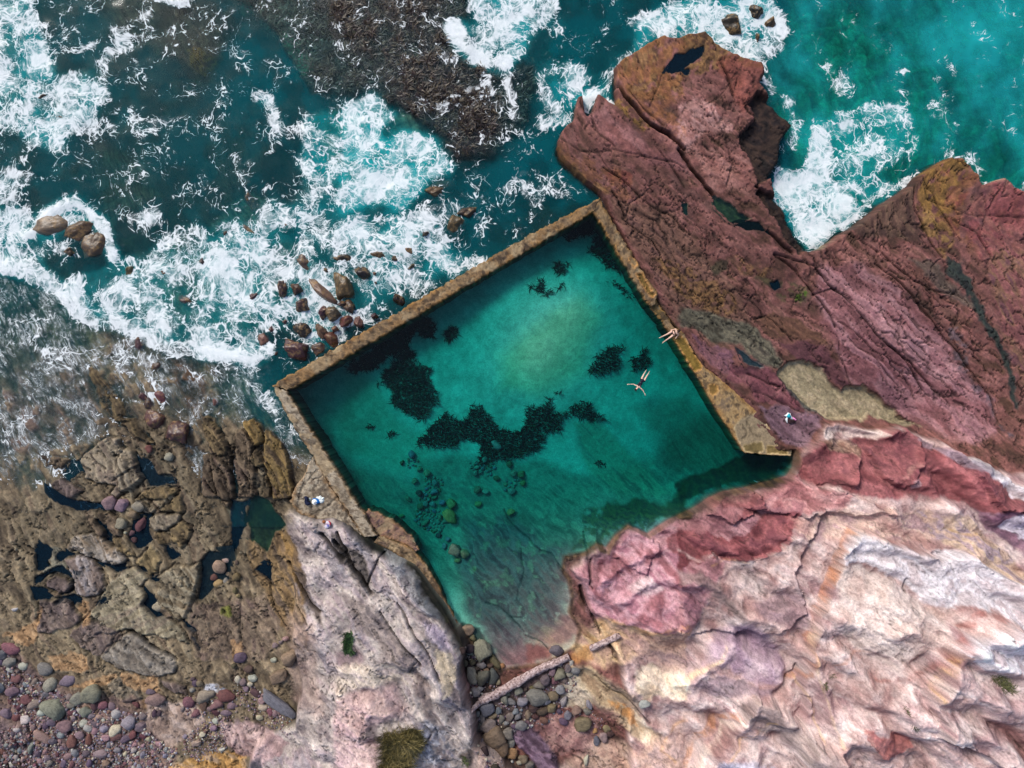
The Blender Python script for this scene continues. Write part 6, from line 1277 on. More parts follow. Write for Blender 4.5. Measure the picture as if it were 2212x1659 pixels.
rows(7, "945,1285,98,82,-10,greyblue,B;1020,1290,38,52,0,bluegrey;1060,1215,52,62,0,grey;1100,1230,42,62,-60,lilacgrey;1170,1225,68,72,30,lilacgrey;1270,1190,145,98,0,greygreen;1285,1120,82,52,20,grey;1315,1080,66,66,0,mauve;1365,1035,42,62,0,mauve;1415,1050,78,78,0,greytan;1465,1000,42,52,0,mauve;1485,970,28,36,0,whitegrey;1510,1020,62,56,0,lilacgrey,R;1475,1045,42,42,0,cream,R;1440,1090,46,42,0,pink;1380,1095,46,42,30,pinkred;1420,1145,66,56,30,lilacgrey;1370,1190,66,66,0,tan,R;1435,1230,46,72,0,lilacgrey;1330,1220,52,46,0,bluegrey;1150,1155,56,52,0,greygreen;1195,1150,32,32,0,maroon;1240,1270,62,46,0,maroon;1300,1290,82,62,0,brown;1360,1265,56,52,0,tan;1210,1310,42,62,0,tan;1255,1325,46,36,0,maroon,R;1310,1345,56,42,0,redbrown,R;1410,1290,36,32,0,purple,R;1435,1350,62,42,20,purple,R;1465,1305,52,56,0,lilacgrey;1520,1280,62,62,0,pinktan;1600,1245,36,66,-20,palegrey;1590,1290,52,36,0,greytan;1560,1365,108,84,-5,tan,B;1130,1290,46,40,0,bluegrey;1075,1180,40,34,0,grey;1240,1140,46,34,0,olive", ANG, W2_, GP, 'boulder', sink=.15)
rows(7, "1165,1370,78,62,-10,lilacgrey;1145,1320,46,52,0,bluegrey;1095,1320,56,52,-40,greytan;1040,1345,36,62,0,grey;980,1335,62,42,0,tan;950,1400,112,78,-20,greytan;910,1365,46,62,0,grey;1080,1430,72,66,0,grey,B;985,1470,155,115,-25,tan,B;1030,1545,104,102,0,tanbrown;1105,1570,78,72,0,orange;1100,1500,52,62,0,grey;1175,1600,62,52,0,tan;1220,1640,62,52,0,grey;1155,1635,46,36,0,cream;1120,1380,40,34,0,purple;1060,1390,40,36,0,brown;900,1430,50,60,0,darkgrey;930,1520,56,66,0,dark;1000,1620,60,50,0,darkbrown;880,1330,36,40,0,grey;1070,1370,36,30,0,lilacgrey", ANG, 'down the gully', GP, 'boulder', sink=.15)
rows(7, "1715,1405,52,46,0,tan;1690,1455,52,66,0,pink;1650,1475,42,62,0,greyblue;1735,1435,52,36,0,maroon;1640,1415,32,32,0,orange;1580,1605,32,72,0,cream;1390,900,92,68,0,greypurple;1945,1215,72,52,0,palegrey;1770,930,28,32,0,tan", ANG, 'loose on the gully slope', 'loose stones on the gully slope', 'boulder', sink=.2)
WP = 'on the pool floor'
rows('c', "1065,780,135,112,60,yellow,B;1060,940,235,145,45,yellow;1410,790,92,78,0,yellow;1830,890,112,84,-10,yellow;1980,520,78,72,0,yellow;1860,395,92,84,0,tan;1960,405,92,84,0,olive,B;1650,460,92,62,0,olive;1810,280,82,92,0,olive;1835,620,104,92,30,greygreen;1505,630,92,72,20,greygreen;1400,605,92,102,0,olive;755,390,92,102,0,tan;660,340,72,66,0,tan;590,490,72,84,60,tan;860,505,78,72,0,grey;850,630,112,84,0,mauve;845,710,84,62,0,tan;670,820,92,84,0,olive;740,790,84,72,60,grey;830,790,92,72,40,grey;775,735,56,62,0,grey;925,970,84,62,60,tan;990,1010,92,62,-20,tan;510,720,104,54,45,tan;1115,1370,165,145,30,tan,B;1240,1420,124,112,0,olive;1145,1510,84,62,0,yellow;900,1190,82,62,0,maroon;1020,1240,62,62,0,mauve;975,1330,62,92,0,mauve;730,1030,135,62,-40,tan;1490,215,72,84,0,greygreen;1390,320,72,52,0,greygreen;1370,390,72,72,0,greygreen;1440,375,62,62,0,greygreen;1640,30,155,92,50,greytan;890,40,54,44,0,whitegrey;430,260,54,72,0,olive;560,150,92,112,0,mauve;650,650,84,84,0,maroon;950,770,84,72,0,mauve;420,940,74,40,0,orange", ANG, WP, 'stones on the pool floor', 'submerged stone', sink=.12, flat=.9)
small = random.Random(11)
for P, n_, ss in ((Z('c', "620,860 900,850 980,1000 960,1100 860,1180 740,1130 600,1000"), 46, (.09, .2)), (Z('c', "700,440 960,450 950,560 860,720 640,760 720,560"), 26, (.08, .16)), (Z('c', "1280,260 1560,200 1640,340 1560,430 1360,430"), 20, (.08, .17)), (Z('c', "1750,480 1950,480 1900,680 1760,640"), 10, (.08, .16)), (Z('c', "480,180 640,200 640,300 500,320"), 10, (.08, .14))):
    x0, y0 = P.min(0); x1, y1 = P.max(0); pts = []
    for _ in range(n_*40):
        if len(pts) >= n_: break
        x_, y_ = small.uniform(x0, x1), small.uniform(y0, y1)
        if float(sdf(P, np.array([x_]), np.array([y_]))[0]) < 0: continue
        r_ = small.uniform(*ss)
        if any((x_-a)**2+(y_-b)**2 < ((r_+c)*S*.85)**2 for a, b, c in pts): continue
        if any((x_-q[5])**2+(y_-q[6])**2 < ((r_*.7+q[2]*.8)*S)**2 for q in STONES if q[3] == 'submerged stone'): continue
        pts.append((x_, y_, r_))
        stone('V', x_, y_, r_*2*S, r_*2*S*small.uniform(.65, 1), small.uniform(0, 180), small.choice(['grey', 'greygreen', 'olive', 'tan', 'mauve', 'greytan']), ROUND, WP, 'stones on the pool floor', 'submerged stone', sink=.2)
# more cobbles, down to fist size
BANK = Z(6, "-20,860 120,1000 250,1080 420,1180 540,1270 700,1230 780,1290 960,1300 920,1380 1000,1460 1160,1530 1080,1659 -20,1700 -20,1400 150,1380 60,1250")
taken = [(q[5], q[6], q[2]) for q in STONES if q[3] == 'cobble']
x0, y0 = BANK.min(0); x1, y1 = BANK.max(0); nb = 0
for r_lo, r_hi, want in ((.20, .32, 50), (.13, .2, 110)):
    got = 0
    for _ in range(6000):
        if got >= want: break
        x_, y_ = small.uniform(x0, x1), small.uniform(y0, y1); r_ = small.uniform(r_lo, r_hi)
        if float(sdf(BANK, np.array([x_]), np.array([y_]))[0]) < 2: continue
        if any((x_-a)**2+(y_-b)**2 < ((r_+c)*S*.82)**2 for a, b, c in taken): continue
        taken.append((x_, y_, r_)); got += 1
        stone('V', x_, y_, r_*2*S, r_*2*S*small.uniform(.6, .95), small.uniform(0, 180), small.choice(['mauve', 'purple', 'pinkmauve', 'darkred', 'pinkred', 'lilac', 'whitegrey', 'greypurple', 'mauve', 'brownpink', 'pink', 'cream', 'bluegrey', 'redbrown', 'purple']), ROUND, WB, GB, 'cobble')
# labels that single the stones out
def szw(noun, r): 
    return 'huge' if r > 1.1 else 'large' if r > .55 else 'medium-sized' if r > .3 else 'small' if r > .17 else 'tiny'
labs = {}
ORD = 'first second third fourth fifth sixth seventh eighth ninth tenth eleventh twelfth thirteenth fourteenth fifteenth sixteenth seventeenth eighteenth nineteenth twentieth twenty-first twenty-second twenty-third twenty-fourth twenty-fifth twenty-sixth twenty-seventh twenty-eighth twenty-ninth thirtieth'.split()
for q in STONES:
    shp = 'long ' if q[7] > 1.9 or q[7] < .52 else ''
    q.append(f"{szw(q[3], q[2])} {shp}{q[1]} {q[3]} {q[4]}"); labs.setdefault(q[8], []).append(q)
for lb, L_ in labs.items():
    if len(L_) == 1: L_[0][0]['label'] = lb; continue
    cand = {}
    for q in L_:
        near = sorted((p for p in STONES if p is not q and p[2] > .2 and p[8] != lb), key=lambda p: (p[5]-q[5])**2+(p[6]-q[6])**2)[:1]
        p = near[0]; dx, dy = q[5]-p[5], q[6]-p[6]
        rel = ('right of' if dx > 0 else 'left of') if abs(dx) > abs(dy) else ('below' if dy > 0 else 'above')
        cand.setdefault(f"{lb}, {rel} {szw(p[3], p[2])} {p[1]} one", []).append(q)
    L_.sort(key=lambda q: q[5])
    for c_, G_ in cand.items():
        for q in G_:
            t_ = c_ if len(G_) == 1 else f"{ORD[min(L_.index(q), 29)]} from left among {lb}s".replace(f"{q[3]} {q[4]}s", f"{q[3]}s {q[4]}")
            q[0]['label'] = ' '.join(t_.replace('medium-sized', 'mid-sized').split()[:16])
# the loose pebbles too small to pick apart
def pebbles(name, areas, label, seed):
    r_ = np.random.RandomState(seed); bm = bmesh.new(); bmesh.ops.create_icosphere(bm, subdivisions=1, radius=1.)
    bv = np.array([v.co[:] for v in bm.verts]); bf = np.array([[v.index for v in f.verts] for f in bm.faces]); bm.free()
    Vs, Fs, Cs, o_ = [], [], [], 0
    pc = np.array([lin(PAL[k]) for k in ('mauve', 'purple', 'pinkmauve', 'darkred', 'whitegrey', 'lilac', 'brownpink', 'cream', 'greypurple', 'pink', 'bluegrey', 'redbrown')])
    for P, n_, lo, hi in areas:
        x0, y0 = P.min(0); x1, y1 = P.max(0)
        xs = r_.uniform(x0, x1, n_*3); ys = r_.uniform(y0, y1, n_*3)
        k = sdf(P, xs+10*(vnoise(xs/20, ys/20, 3)-.5), ys) > 0
        xs, ys = xs[k][:n_], ys[k][:n_]; n = len(xs)
        rr = lo+(hi-lo)*r_.rand(n)**2.2
        h_ = samp(H, xs, ys); kk = 1-samp(HM, xs, ys)/CAM_H
        ct = np.stack([(xs-CX)/S*kk, (CY-ys)/S*kk, h_+rr*.25], -1)
        a_ = r_.rand(n)*6.28; ca, sa = np.cos(a_), np.sin(a_)
        v = bv[None]*np.stack([rr, rr*r_.uniform(.55, .95, n), rr*r_.uniform(.45, .8, n)], -1)[:, None]*(1+.22*(r_.rand(n, len(bv))-.5))[..., None]
        vx_ = v[..., 0]*ca[:, None]-v[..., 1]*sa[:, None]; vy_ = v[..., 0]*sa[:, None]+v[..., 1]*ca[:, None]
        v = np.stack([vx_, vy_, v[..., 2]], -1)+ct[:, None]
        Vs.append(v.reshape(-1, 3)); Fs.append((bf[None]+(np.arange(n)*len(bv))[:, None, None]+o_).reshape(-1, 3)); o_ += n*len(bv)
        c = pc[r_.randint(0, len(pc), n)]; c = (c*.75+c.mean(1, keepdims=True)*.25)*r_.uniform(.6, 1.1, (n, 1)); Cs.append(np.repeat(c, len(bv), 0))
    me = mesh_from(name, np.concatenate(Vs), np.concatenate(Fs), MAT_PEB, np.concatenate(Cs))
    link(name, me, label, kind='stuff')
MAT_PEB = rock_mat('pebble', .75, .1)
pebbles('pebbles', [(BANK, 4600, .035, .14), (Z(6, "1180,1440 1330,1380 1440,1300 1480,1400 1460,1540 1290,1620 1180,1560"), 1100, .025, .09), (Z(6, "1200,1180 1520,1230 1540,1340 1350,1390 1200,1310"), 260, .03, .12), (Z(6, "1500,1060 1700,1180 1860,1320 1900,1440 1800,1430 1660,1340 1500,1200"), 420, .03, .11)], 'loose mauve and white shingle between the cobbles', 3)
pebbles('gravel', [(Z(7, "790,860 860,900 960,1020 1020,1130 900,1230 1000,1260 1450,970 1540,1060 1440,1300 1300,1380 1130,1400 1080,1600 1250,1659 950,1640 870,1470 890,1360 820,1200"), 900, .05, .16), (Z(7, "1400,1250 1640,1280 1760,1440 1640,1480 1500,1330"), 120, .03, .09)], 'small dark stones filling gaps in the boulder pile', 4)
# ------------------------------------------------------------------ seaweed in the pool
def plain_mat(name, col, rough=.7, var=.25, scale=6., spec=.3, sub=0):
    m, nt, N, L = newmat(name)
    out = nd(nt, 'ShaderNodeOutputMaterial'); b = nd(nt, 'ShaderNodeBsdfPrincipled'); geo = nd(nt, 'ShaderNodeNewGeometry')
    n1 = nd(nt, 'ShaderNodeTexNoise'); n1.inputs['Scale'].default_value = scale; n1.inputs['Detail'].default_value = 4; L.new(geo.outputs['Position'], n1.inputs['Vector'])
    mr = nd(nt, 'ShaderNodeMapRange'); mr.inputs[1].default_value = .3; mr.inputs[2].default_value = .7; mr.inputs[3].default_value = 1-var; mr.inputs[4].default_value = 1+var; L.new(n1.outputs['Fac'], mr.inputs[0])
    mx = nd(nt, 'ShaderNodeVectorMath', operation='SCALE'); mx.inputs[0].default_value = tuple(lin(col)); L.new(mr.outputs[0], mx.inputs['Scale']); L.new(mx.outputs[0], b.inputs['Base Color'])
    b.inputs['Roughness'].default_value = rough; b.inputs['Specular IOR Level'].default_value = spec
    L.new(b.outputs[0], out.inputs['Surface']); return m
def vcol_mat(name, rough=.7):
    m, nt, N, L = newmat(name)
    out = nd(nt, 'ShaderNodeOutputMaterial'); b = nd(nt, 'ShaderNodeBsdfPrincipled'); at = nd(nt, 'ShaderNodeAttribute', attribute_name='Col')
    L.new(at.outputs['Color'], b.inputs['Base Color']); b.inputs['Roughness'].default_value = rough; L.new(b.outputs[0], out.inputs['Surface']); return m
MAT_WEED = vcol_mat('seaweed_frond', .5); MAT_BLADE = vcol_mat('grass_blade', .7)
def fronds(P, n, seed, length, width, rise, cols, zfun, warp=10., lean=1., dens=None):
    """n curved strap leaves rooted in polygon P"""
    r_ = np.random.RandomState(seed); x0, y0 = P.min(0)-8; x1, y1 = P.max(0)+8
    xs = r_.uniform(x0, x1, n*8); ys = r_.uniform(y0, y1, n*8)
    q = sdf(P, xs+warp*3*(fbm(xs/26, ys/26, 4, seed)-.5), ys+warp*3*(fbm(xs/26, ys/26, 4, seed+1)-.5))
    k = (r_.rand(len(xs)) < sstep(-3, 9, q)) & (fbm(xs/11, ys/11, 3, seed+2) > (dens if dens else .30))
    xs, ys = xs[k][:n], ys[k][:n]; n = len(xs)
    z0, kk = zfun(xs, ys)
    a_ = r_.rand(n)*6.283; L_ = length*r_.uniform(.55, 1.3, n); wd = width*r_.uniform(.6, 1.3, n); up = rise*r_.uniform(.3, 1.2, n); cv = r_.uniform(-.9, .9, n)
    V = []; seg = 4
    for s in range(seg+1):
        t = s/seg; an = a_+cv*t
        dx = np.cos(an)*L_*t*lean; dy = np.sin(an)*L_*t*lean; dz = up*(t-.45*t*t)*1.8
        w_ = wd*(1-.85*t**2)*.5
        cx = (xs-CX)/S*kk+dx; cy = (CY-ys)/S*kk+dy; cz = z0+dz
        V.append(np.stack([cx-np.sin(an)*w_, cy+np.cos(an)*w_, cz], -1)); V.append(np.stack([cx+np.sin(an)*w_, cy-np.cos(an)*w_, cz+.01], -1))
    V = np.stack(V, 1); m_ = V.shape[1]
    b = (np.arange(n)*m_)[:, None]
    F = np.concatenate([np.stack([b[:, 0]+2*s, b[:, 0]+2*s+1, b[:, 0]+2*s+3, b[:, 0]+2*s+2], -1) for s in range(seg)])
    c = np.array([lin(c_) for c_ in cols])[r_.randint(0, len(cols), n)]*r_.uniform(.7, 1.3, (n, 1))
    return V.reshape(-1, 3), F, np.repeat(c, m_, 0)
def zpool(xs, ys):
    h = samp(H, xs, ys); return h, 1-h/CAM_H*0-samp(HM, xs, ys)/CAM_H
KELP = [(24,26,20),(40,40,26),(60,54,32),(30,30,24),(18,20,18)]
def kelp(P, label, seed, dens=150, length=.42, thin=.30):
    area = .5*abs(np.dot(P[:, 0], np.roll(P[:, 1], 1))-np.dot(P[:, 1], np.roll(P[:, 0], 1)))/S/S
    V, F, c = fronds(P, int(area*dens)+12, seed, length, .075, .30, KELP, zpool, 10., 1., thin)
    me = mesh_from('seaweed_patch', V, F, MAT_WEED, c, smooth=True)
    link('seaweed_patch', me, label, 'seaweed', 'seaweed beds on the pool floor')
kelp(Z(4, "40,710 60,660 200,610 320,500 480,430 540,400 600,470 600,550 520,550 480,500 420,560 500,640 470,700 350,640 230,720 250,760 150,750 50,740"), 'long dark seaweed bed hugging the seaward wall', 401)
kelp(Z(4, "260,800 340,700 420,690 480,740 590,730 560,800 610,900 600,980 530,1060 450,1040 360,960 340,860 220,830"), 'large ragged seaweed bed below the seaward wall bed', 402, 170)
kelp(Z(4, "690,480 730,450 775,490 760,550 700,565"), 'small round seaweed clump alone on pale sand', 403)
kelp(Z(4, "510,1180 600,1100 680,1030 800,1060 860,970 960,1010 1000,1060 1030,1140 1090,1130 1100,1170 1180,1130 1180,1080 1200,1000 1300,980 1350,930 1400,1010 1460,1040 1560,960 1650,1010 1680,1050 1740,1080 1700,1085 1560,1050 1430,1070 1400,1140 1310,1130 1320,1200 1240,1270 1100,1310 1000,1320 900,1380 850,1390 900,1300 890,1200 800,1200 700,1230 580,1250 520,1230"), 'wide winding W-shaped seaweed bed across the pool middle', 404, 160)
kelp(Z(4, "1590,760 1680,660 1740,600 1830,580 1830,630 1760,660 1800,700 1790,760 1700,760 1660,780"), 'triangular seaweed patch left of the floating swimmer', 405)
kelp(Z(4, "1930,610 1980,600 1975,690 1965,750 1930,740"), 'narrow upright seaweed streak above the floating swimmer', 406)
kelp(Z(4, "1870,690 1920,680 1910,730 1880,730"), 'small seaweed tuft left of the narrow streak', 407)
kelp(tr(1390,450,5.53,"-60,560 300,370 400,560 300,640 180,680 0,760 -60,740"), 'dark seaweed filling the top corner of the pool', 408)
kelp(tr(1390,450,5.53,"260,760 420,700 560,830 650,1000 760,1130 700,1160 540,1100 400,1040 260,900"), 'dark seaweed strip along the ochre side wall', 409)
kelp(Z(4, "1235,205 1280,150 1315,190 1270,240 1240,228"), 'seaweed clump of two near the top corner', 410)
kelp(Z(4, "1375,90 1415,55 1468,90 1450,145 1390,130"), 'round seaweed clump nearest the top corner', 411)
kelp(Z(4, "1305,240 1352,238 1345,270 1315,270"), 'tiny seaweed clump below the two top clumps', 412)
kelp(Z(4, "1400,875 1432,880 1425,915 1402,908"), 'tiny seaweed clump above the winding bed', 413)
kelp(Z(4, "1410,205 1445,195 1425,240 1408,235"), 'tiny slanted seaweed clump right of the top clumps', 414)
kelp(Z(4, "1730,180 1800,190 1900,260 1890,290 1800,240"), 'thin scattered seaweed by the eroded trough wall', 415, 60, .3, .45)
kelp(Z(4, "1640,1310 1700,1320 1720,1370 1660,1370"), 'faint seaweed clump on the submerged ledges', 416, 80, .3, .4)
kelp(Z(4, "315,1130 350,1125 355,1165 325,1170"), 'single brown seaweed tuft at the lower left floor', 417)
kelp(Z(4, "150,1100 200,1095 205,1140 160,1140"), 'sparse seaweed tuft at the far left floor', 418, 60, .3, .4)
# weed on the reef awash, one mass
rp = Z(1, "-640,-60 800,-60 850,110 730,190 800,290 950,430 1080,490 1200,450 1260,560 1190,780 1140,850 1050,890 990,1010 880,1030 710,980 690,880 480,750 330,670 150,630 -100,640 -350,300 -560,120")
V, F, c = fronds(rp, 9000, 431, .42, .075, .10, [(24,16,14),(42,28,24),(58,46,22),(38,20,24),(64,52,36),(16,12,14)], lambda x_, y_: (samp(H, x_, y_)+.0, 1-samp(HM, x_, y_)/CAM_H), 14., 1., .36)
link('reef_seaweed', mesh_from('reef_seaweed', V, F, MAT_WEED, c), 'brown seaweed carpet covering the reef awash', kind='stuff')

# ------------------------------------------------------------------ plants on the spur
def zland(xs, ys): return samp(H, xs, ys)-.03, 1-samp(HM, xs, ys)/CAM_H
def tuft(P, n, seed, length, width, rise, cols, label, name='grass_tuft', cat='grass', lean=.75):
    V, F, c = fronds(P, n, seed, length, width, rise, cols, zland, 6., lean, .05)
    link(name, mesh_from(name, V, F, MAT_BLADE, c), label, cat, 'plants growing on the rock')
GR = [(92,84,46),(62,60,30),(122,108,66),(48,48,24),(150,136,88),(104,92,44)]
z9 = lambda s: tr(820,1500,4.425,s)
tuft(z9("530,1270 700,1240 780,1230 860,1300 820,1480 800,1659 500,1659 520,1450"), 2800, 441, 1.1, .035, .8, GR, 'big shaggy olive grass tussock on the pale spur')
tuft(z9("760,1250 860,1220 920,1260 930,1320 870,1400 790,1390"), 1000, 442, .85, .035, .6, [(74,70,34),(96,88,48),(58,54,28)], 'smaller olive tussock joined to the big one')
tuft(z9("100,190 160,160 200,190 210,260 180,310 190,380 120,390 110,320 90,260"), 900, 443, .32, .05, .3, [(44,74,36),(58,92,44),(36,60,32)], 'small green shrub on the spur', 'shrub', 'shrub')
tuft(Z(8, "1800,950 1860,930 1930,990 1960,1040 1900,1040 1830,990"), 300, 444, .5, .03, .3, [(104,104,64),(84,88,52)], 'thin green grass tuft high on the white cliff')
tuft(Z(7, "770,1555 820,1560 825,1600 785,1610"), 160, 445, .3, .03, .25, [(70,84,44),(88,96,56)], 'little green tuft at the spur edge')
tuft(Z(8, "1320,1250 1370,1250 1370,1285 1325,1285"), 120, 446, .25, .03, .2, [(50,56,36),(66,70,44)], 'dark small tuft in the cliff middle')
tuft(Z(8, "1280,1150 1310,1150 1330,1200 1295,1195"), 90, 447, .2, .03, .2, [(84,88,44),(70,78,40)], 'yellow-green sprig above the dark cliff tuft')
tuft(Z(8, "830,1030 860,1030 855,1075 835,1070"), 80, 448, .2, .03, .2, [(96,96,40),(80,84,40)], 'yellow-green sprig in the orange cliff seam')
tuft(Z(8, "885,1000 925,1000 920,1030 890,1030"), 60, 449, .2, .03, .2, [(90,96,44),(76,84,40)], 'tiny sprig right of the seam sprig')

# ------------------------------------------------------------------ driftwood logs
def log_obj(pts, r0, r1, label, seed):
    bm = bmesh.new(); n = 46; ring = 14; rows_ = []
    P = [Vector(p) for p in pts]
    for i in range(n+1):
        t = i/n; f = t*(len(P)-1); j = min(int(f), len(P)-2); c = P[j].lerp(P[j+1], f-j)
        d = (P[j+1]-P[j]).normalized(); side = d.cross(Vector((0, 0, 1))).normalized(); upv = side.cross(d)
        r = r0*(1-t)+r1*t
        row = []
        for k in range(ring):
            a_ = 2*math.pi*k/ring; dirv = side*math.cos(a_)+upv*math.sin(a_)
            q = c+dirv*r
            nz_ = mnoise.fractal(Vector((q.x*2.2, q.y*2.2, q.z*4+seed)), 1., 2., 4)
            row.append(bm.verts.new(c+dirv*r*(1+.42*nz_)+d*(.12*nz_ if i in (0, n) else 0)))
        rows_.append(row)
    for i in range(n):
        for k in range(ring):
            f = bm.faces.new((rows_[i][k], rows_[i][(k+1) % ring], rows_[i+1][(k+1) % ring], rows_[i+1][k])); f.smooth = True
    bm.faces.new(rows_[0][::-1]); bm.faces.new(rows_[-1])
    bmesh.ops.recalc_face_normals(bm, faces=bm.faces)
    me = bpy.data.meshes.new('driftwood_log'); bm.to_mesh(me); bm.free(); me.materials.append(MAT_LOG)
    return link('driftwood_log', me, label, 'log')
m, nt, N, L = newmat('driftwood'); MAT_LOG = m
out = nd(nt, 'ShaderNodeOutputMaterial'); b = nd(nt, 'ShaderNodeBsdfPrincipled'); geo = nd(nt, 'ShaderNodeNewGeometry')
n1 = nd(nt, 'ShaderNodeTexNoise'); n1.inputs['Scale'].default_value = 5.; n1.inputs['Detail'].default_value = 6; n1.inputs['Roughness'].default_value = .7; L.new(geo.outputs['Position'], n1.inputs['Vector'])
cr = nd(nt, 'ShaderNodeValToRGB'); L.new(n1.outputs['Fac'], cr.inputs[0])
cr.color_ramp.elements[0].position = .36; cr.color_ramp.elements[0].color = (*lin((74,60,62)), 1); cr.color_ramp.elements[1].position = .62; cr.color_ramp.elements[1].color = (*lin((196,178,176)), 1)
e_ = cr.color_ramp.elements.new(.48); e_.color = (*lin((150,128,126)), 1)
L.new(cr.outputs[0], b.inputs['Base Color']); b.inputs['Roughness'].default_value = .85
bp = nd(nt, 'ShaderNodeBump'); bp.inputs['Strength'].default_value = .6; bp.inputs['Distance'].default_value = .06; L.new(n1.outputs['Fac'], bp.inputs['Height']); L.new(bp.outputs[0], b.inputs['Normal']); L.new(b.outputs[0], out.inputs['Surface'])
def on(t, x, y, dz):
    v = Z(t, [(x, y)])[0]; p = place(v[0], v[1]); p.z += dz; return p
log_obj([on(7, 900, 1238, .30), on(7, 1000, 1178, .36), on(7, 1080, 1128, .34), on(7, 1190, 1062, .36), on(7, 1330, 990, .32), on(7, 1468, 935, .28)], .34, .27, 'long weathered driftwood log lying across the boulder gully', 1.)
log_obj([on(7, 1610, 885, .22), on(7, 1700, 842, .24), on(7, 1798, 797, .22)], .24, .22, 'short pale driftwood log on the cliff ledge', 9.)
log_obj([on(7, 848, 1268, .18), on(7, 902, 1243, .22)], .17, .19, 'broken grey timber stub at the long log end', 5.)

# ------------------------------------------------------------------ people
MAT_SKIN = plain_mat('skin', (222,184,164), .55, .06, 9.); MAT_HAIR = plain_mat('hair', (44,30,28), .5, .3, 30.)
MAT_SUIT = plain_mat('swimsuit', (16,20,40), .5, .2, 20.); MAT_BIK = plain_mat('bikini', (34,18,26), .5, .2, 20.)
MAT_LIP = plain_mat('lips', (150,70,66), .5, .1, 20.); MAT_EYE = plain_mat('eyes', (40,32,30), .3, .1, 20.)
def capsule(bm, a, b_, r0, r1, sq=1.):
    a, b_ = Vector(a), Vector(b_); d = b_-a; L_ = d.length
    rotm = d.to_track_quat('Z', 'Y').to_matrix().to_4x4()
    n, rings = 12, []
    for i in range(9):
        t = i/8
        if t < .25: ph = (t/.25)*math.pi/2; z = -r0*math.cos(ph); r = r0*math.sin(ph)
        elif t > .75: ph = ((t-.75)/.25)*math.pi/2; z = L_+r1*math.sin(ph); r = r1*math.cos(ph)
        else: q = (t-.25)/.5; z = L_*q; r = r0*(1-q)+r1*q
        r = max(r, .0008)
        rings.append([bm.verts.new(a+(rotm @ Vector((math.cos(2*math.pi*k/n)*r, math.sin(2*math.pi*k/n)*r*sq, z)))) for k in range(n)])
    for i in range(8):
        for k in range(n): bm.faces.new((rings[i][k], rings[i][(k+1) % n], rings[i+1][(k+1) % n], rings[i+1][k]))
    bm.faces.new(rings[0][::-1]); bm.faces.new(rings[-1])
def ellipsoid(bm, c, ax, R):
    g = bmesh.ops.create_icosphere(bm, subdivisions=3, radius=1.)
    for v in g['verts']: v.co = Vector(c)+R @ Vector((v.co.x*ax[0], v.co.y*ax[1], v.co.z*ax[2]))
def lerp(a, b_, t): return Vector(a)*(1-t)+Vector(b_)*t
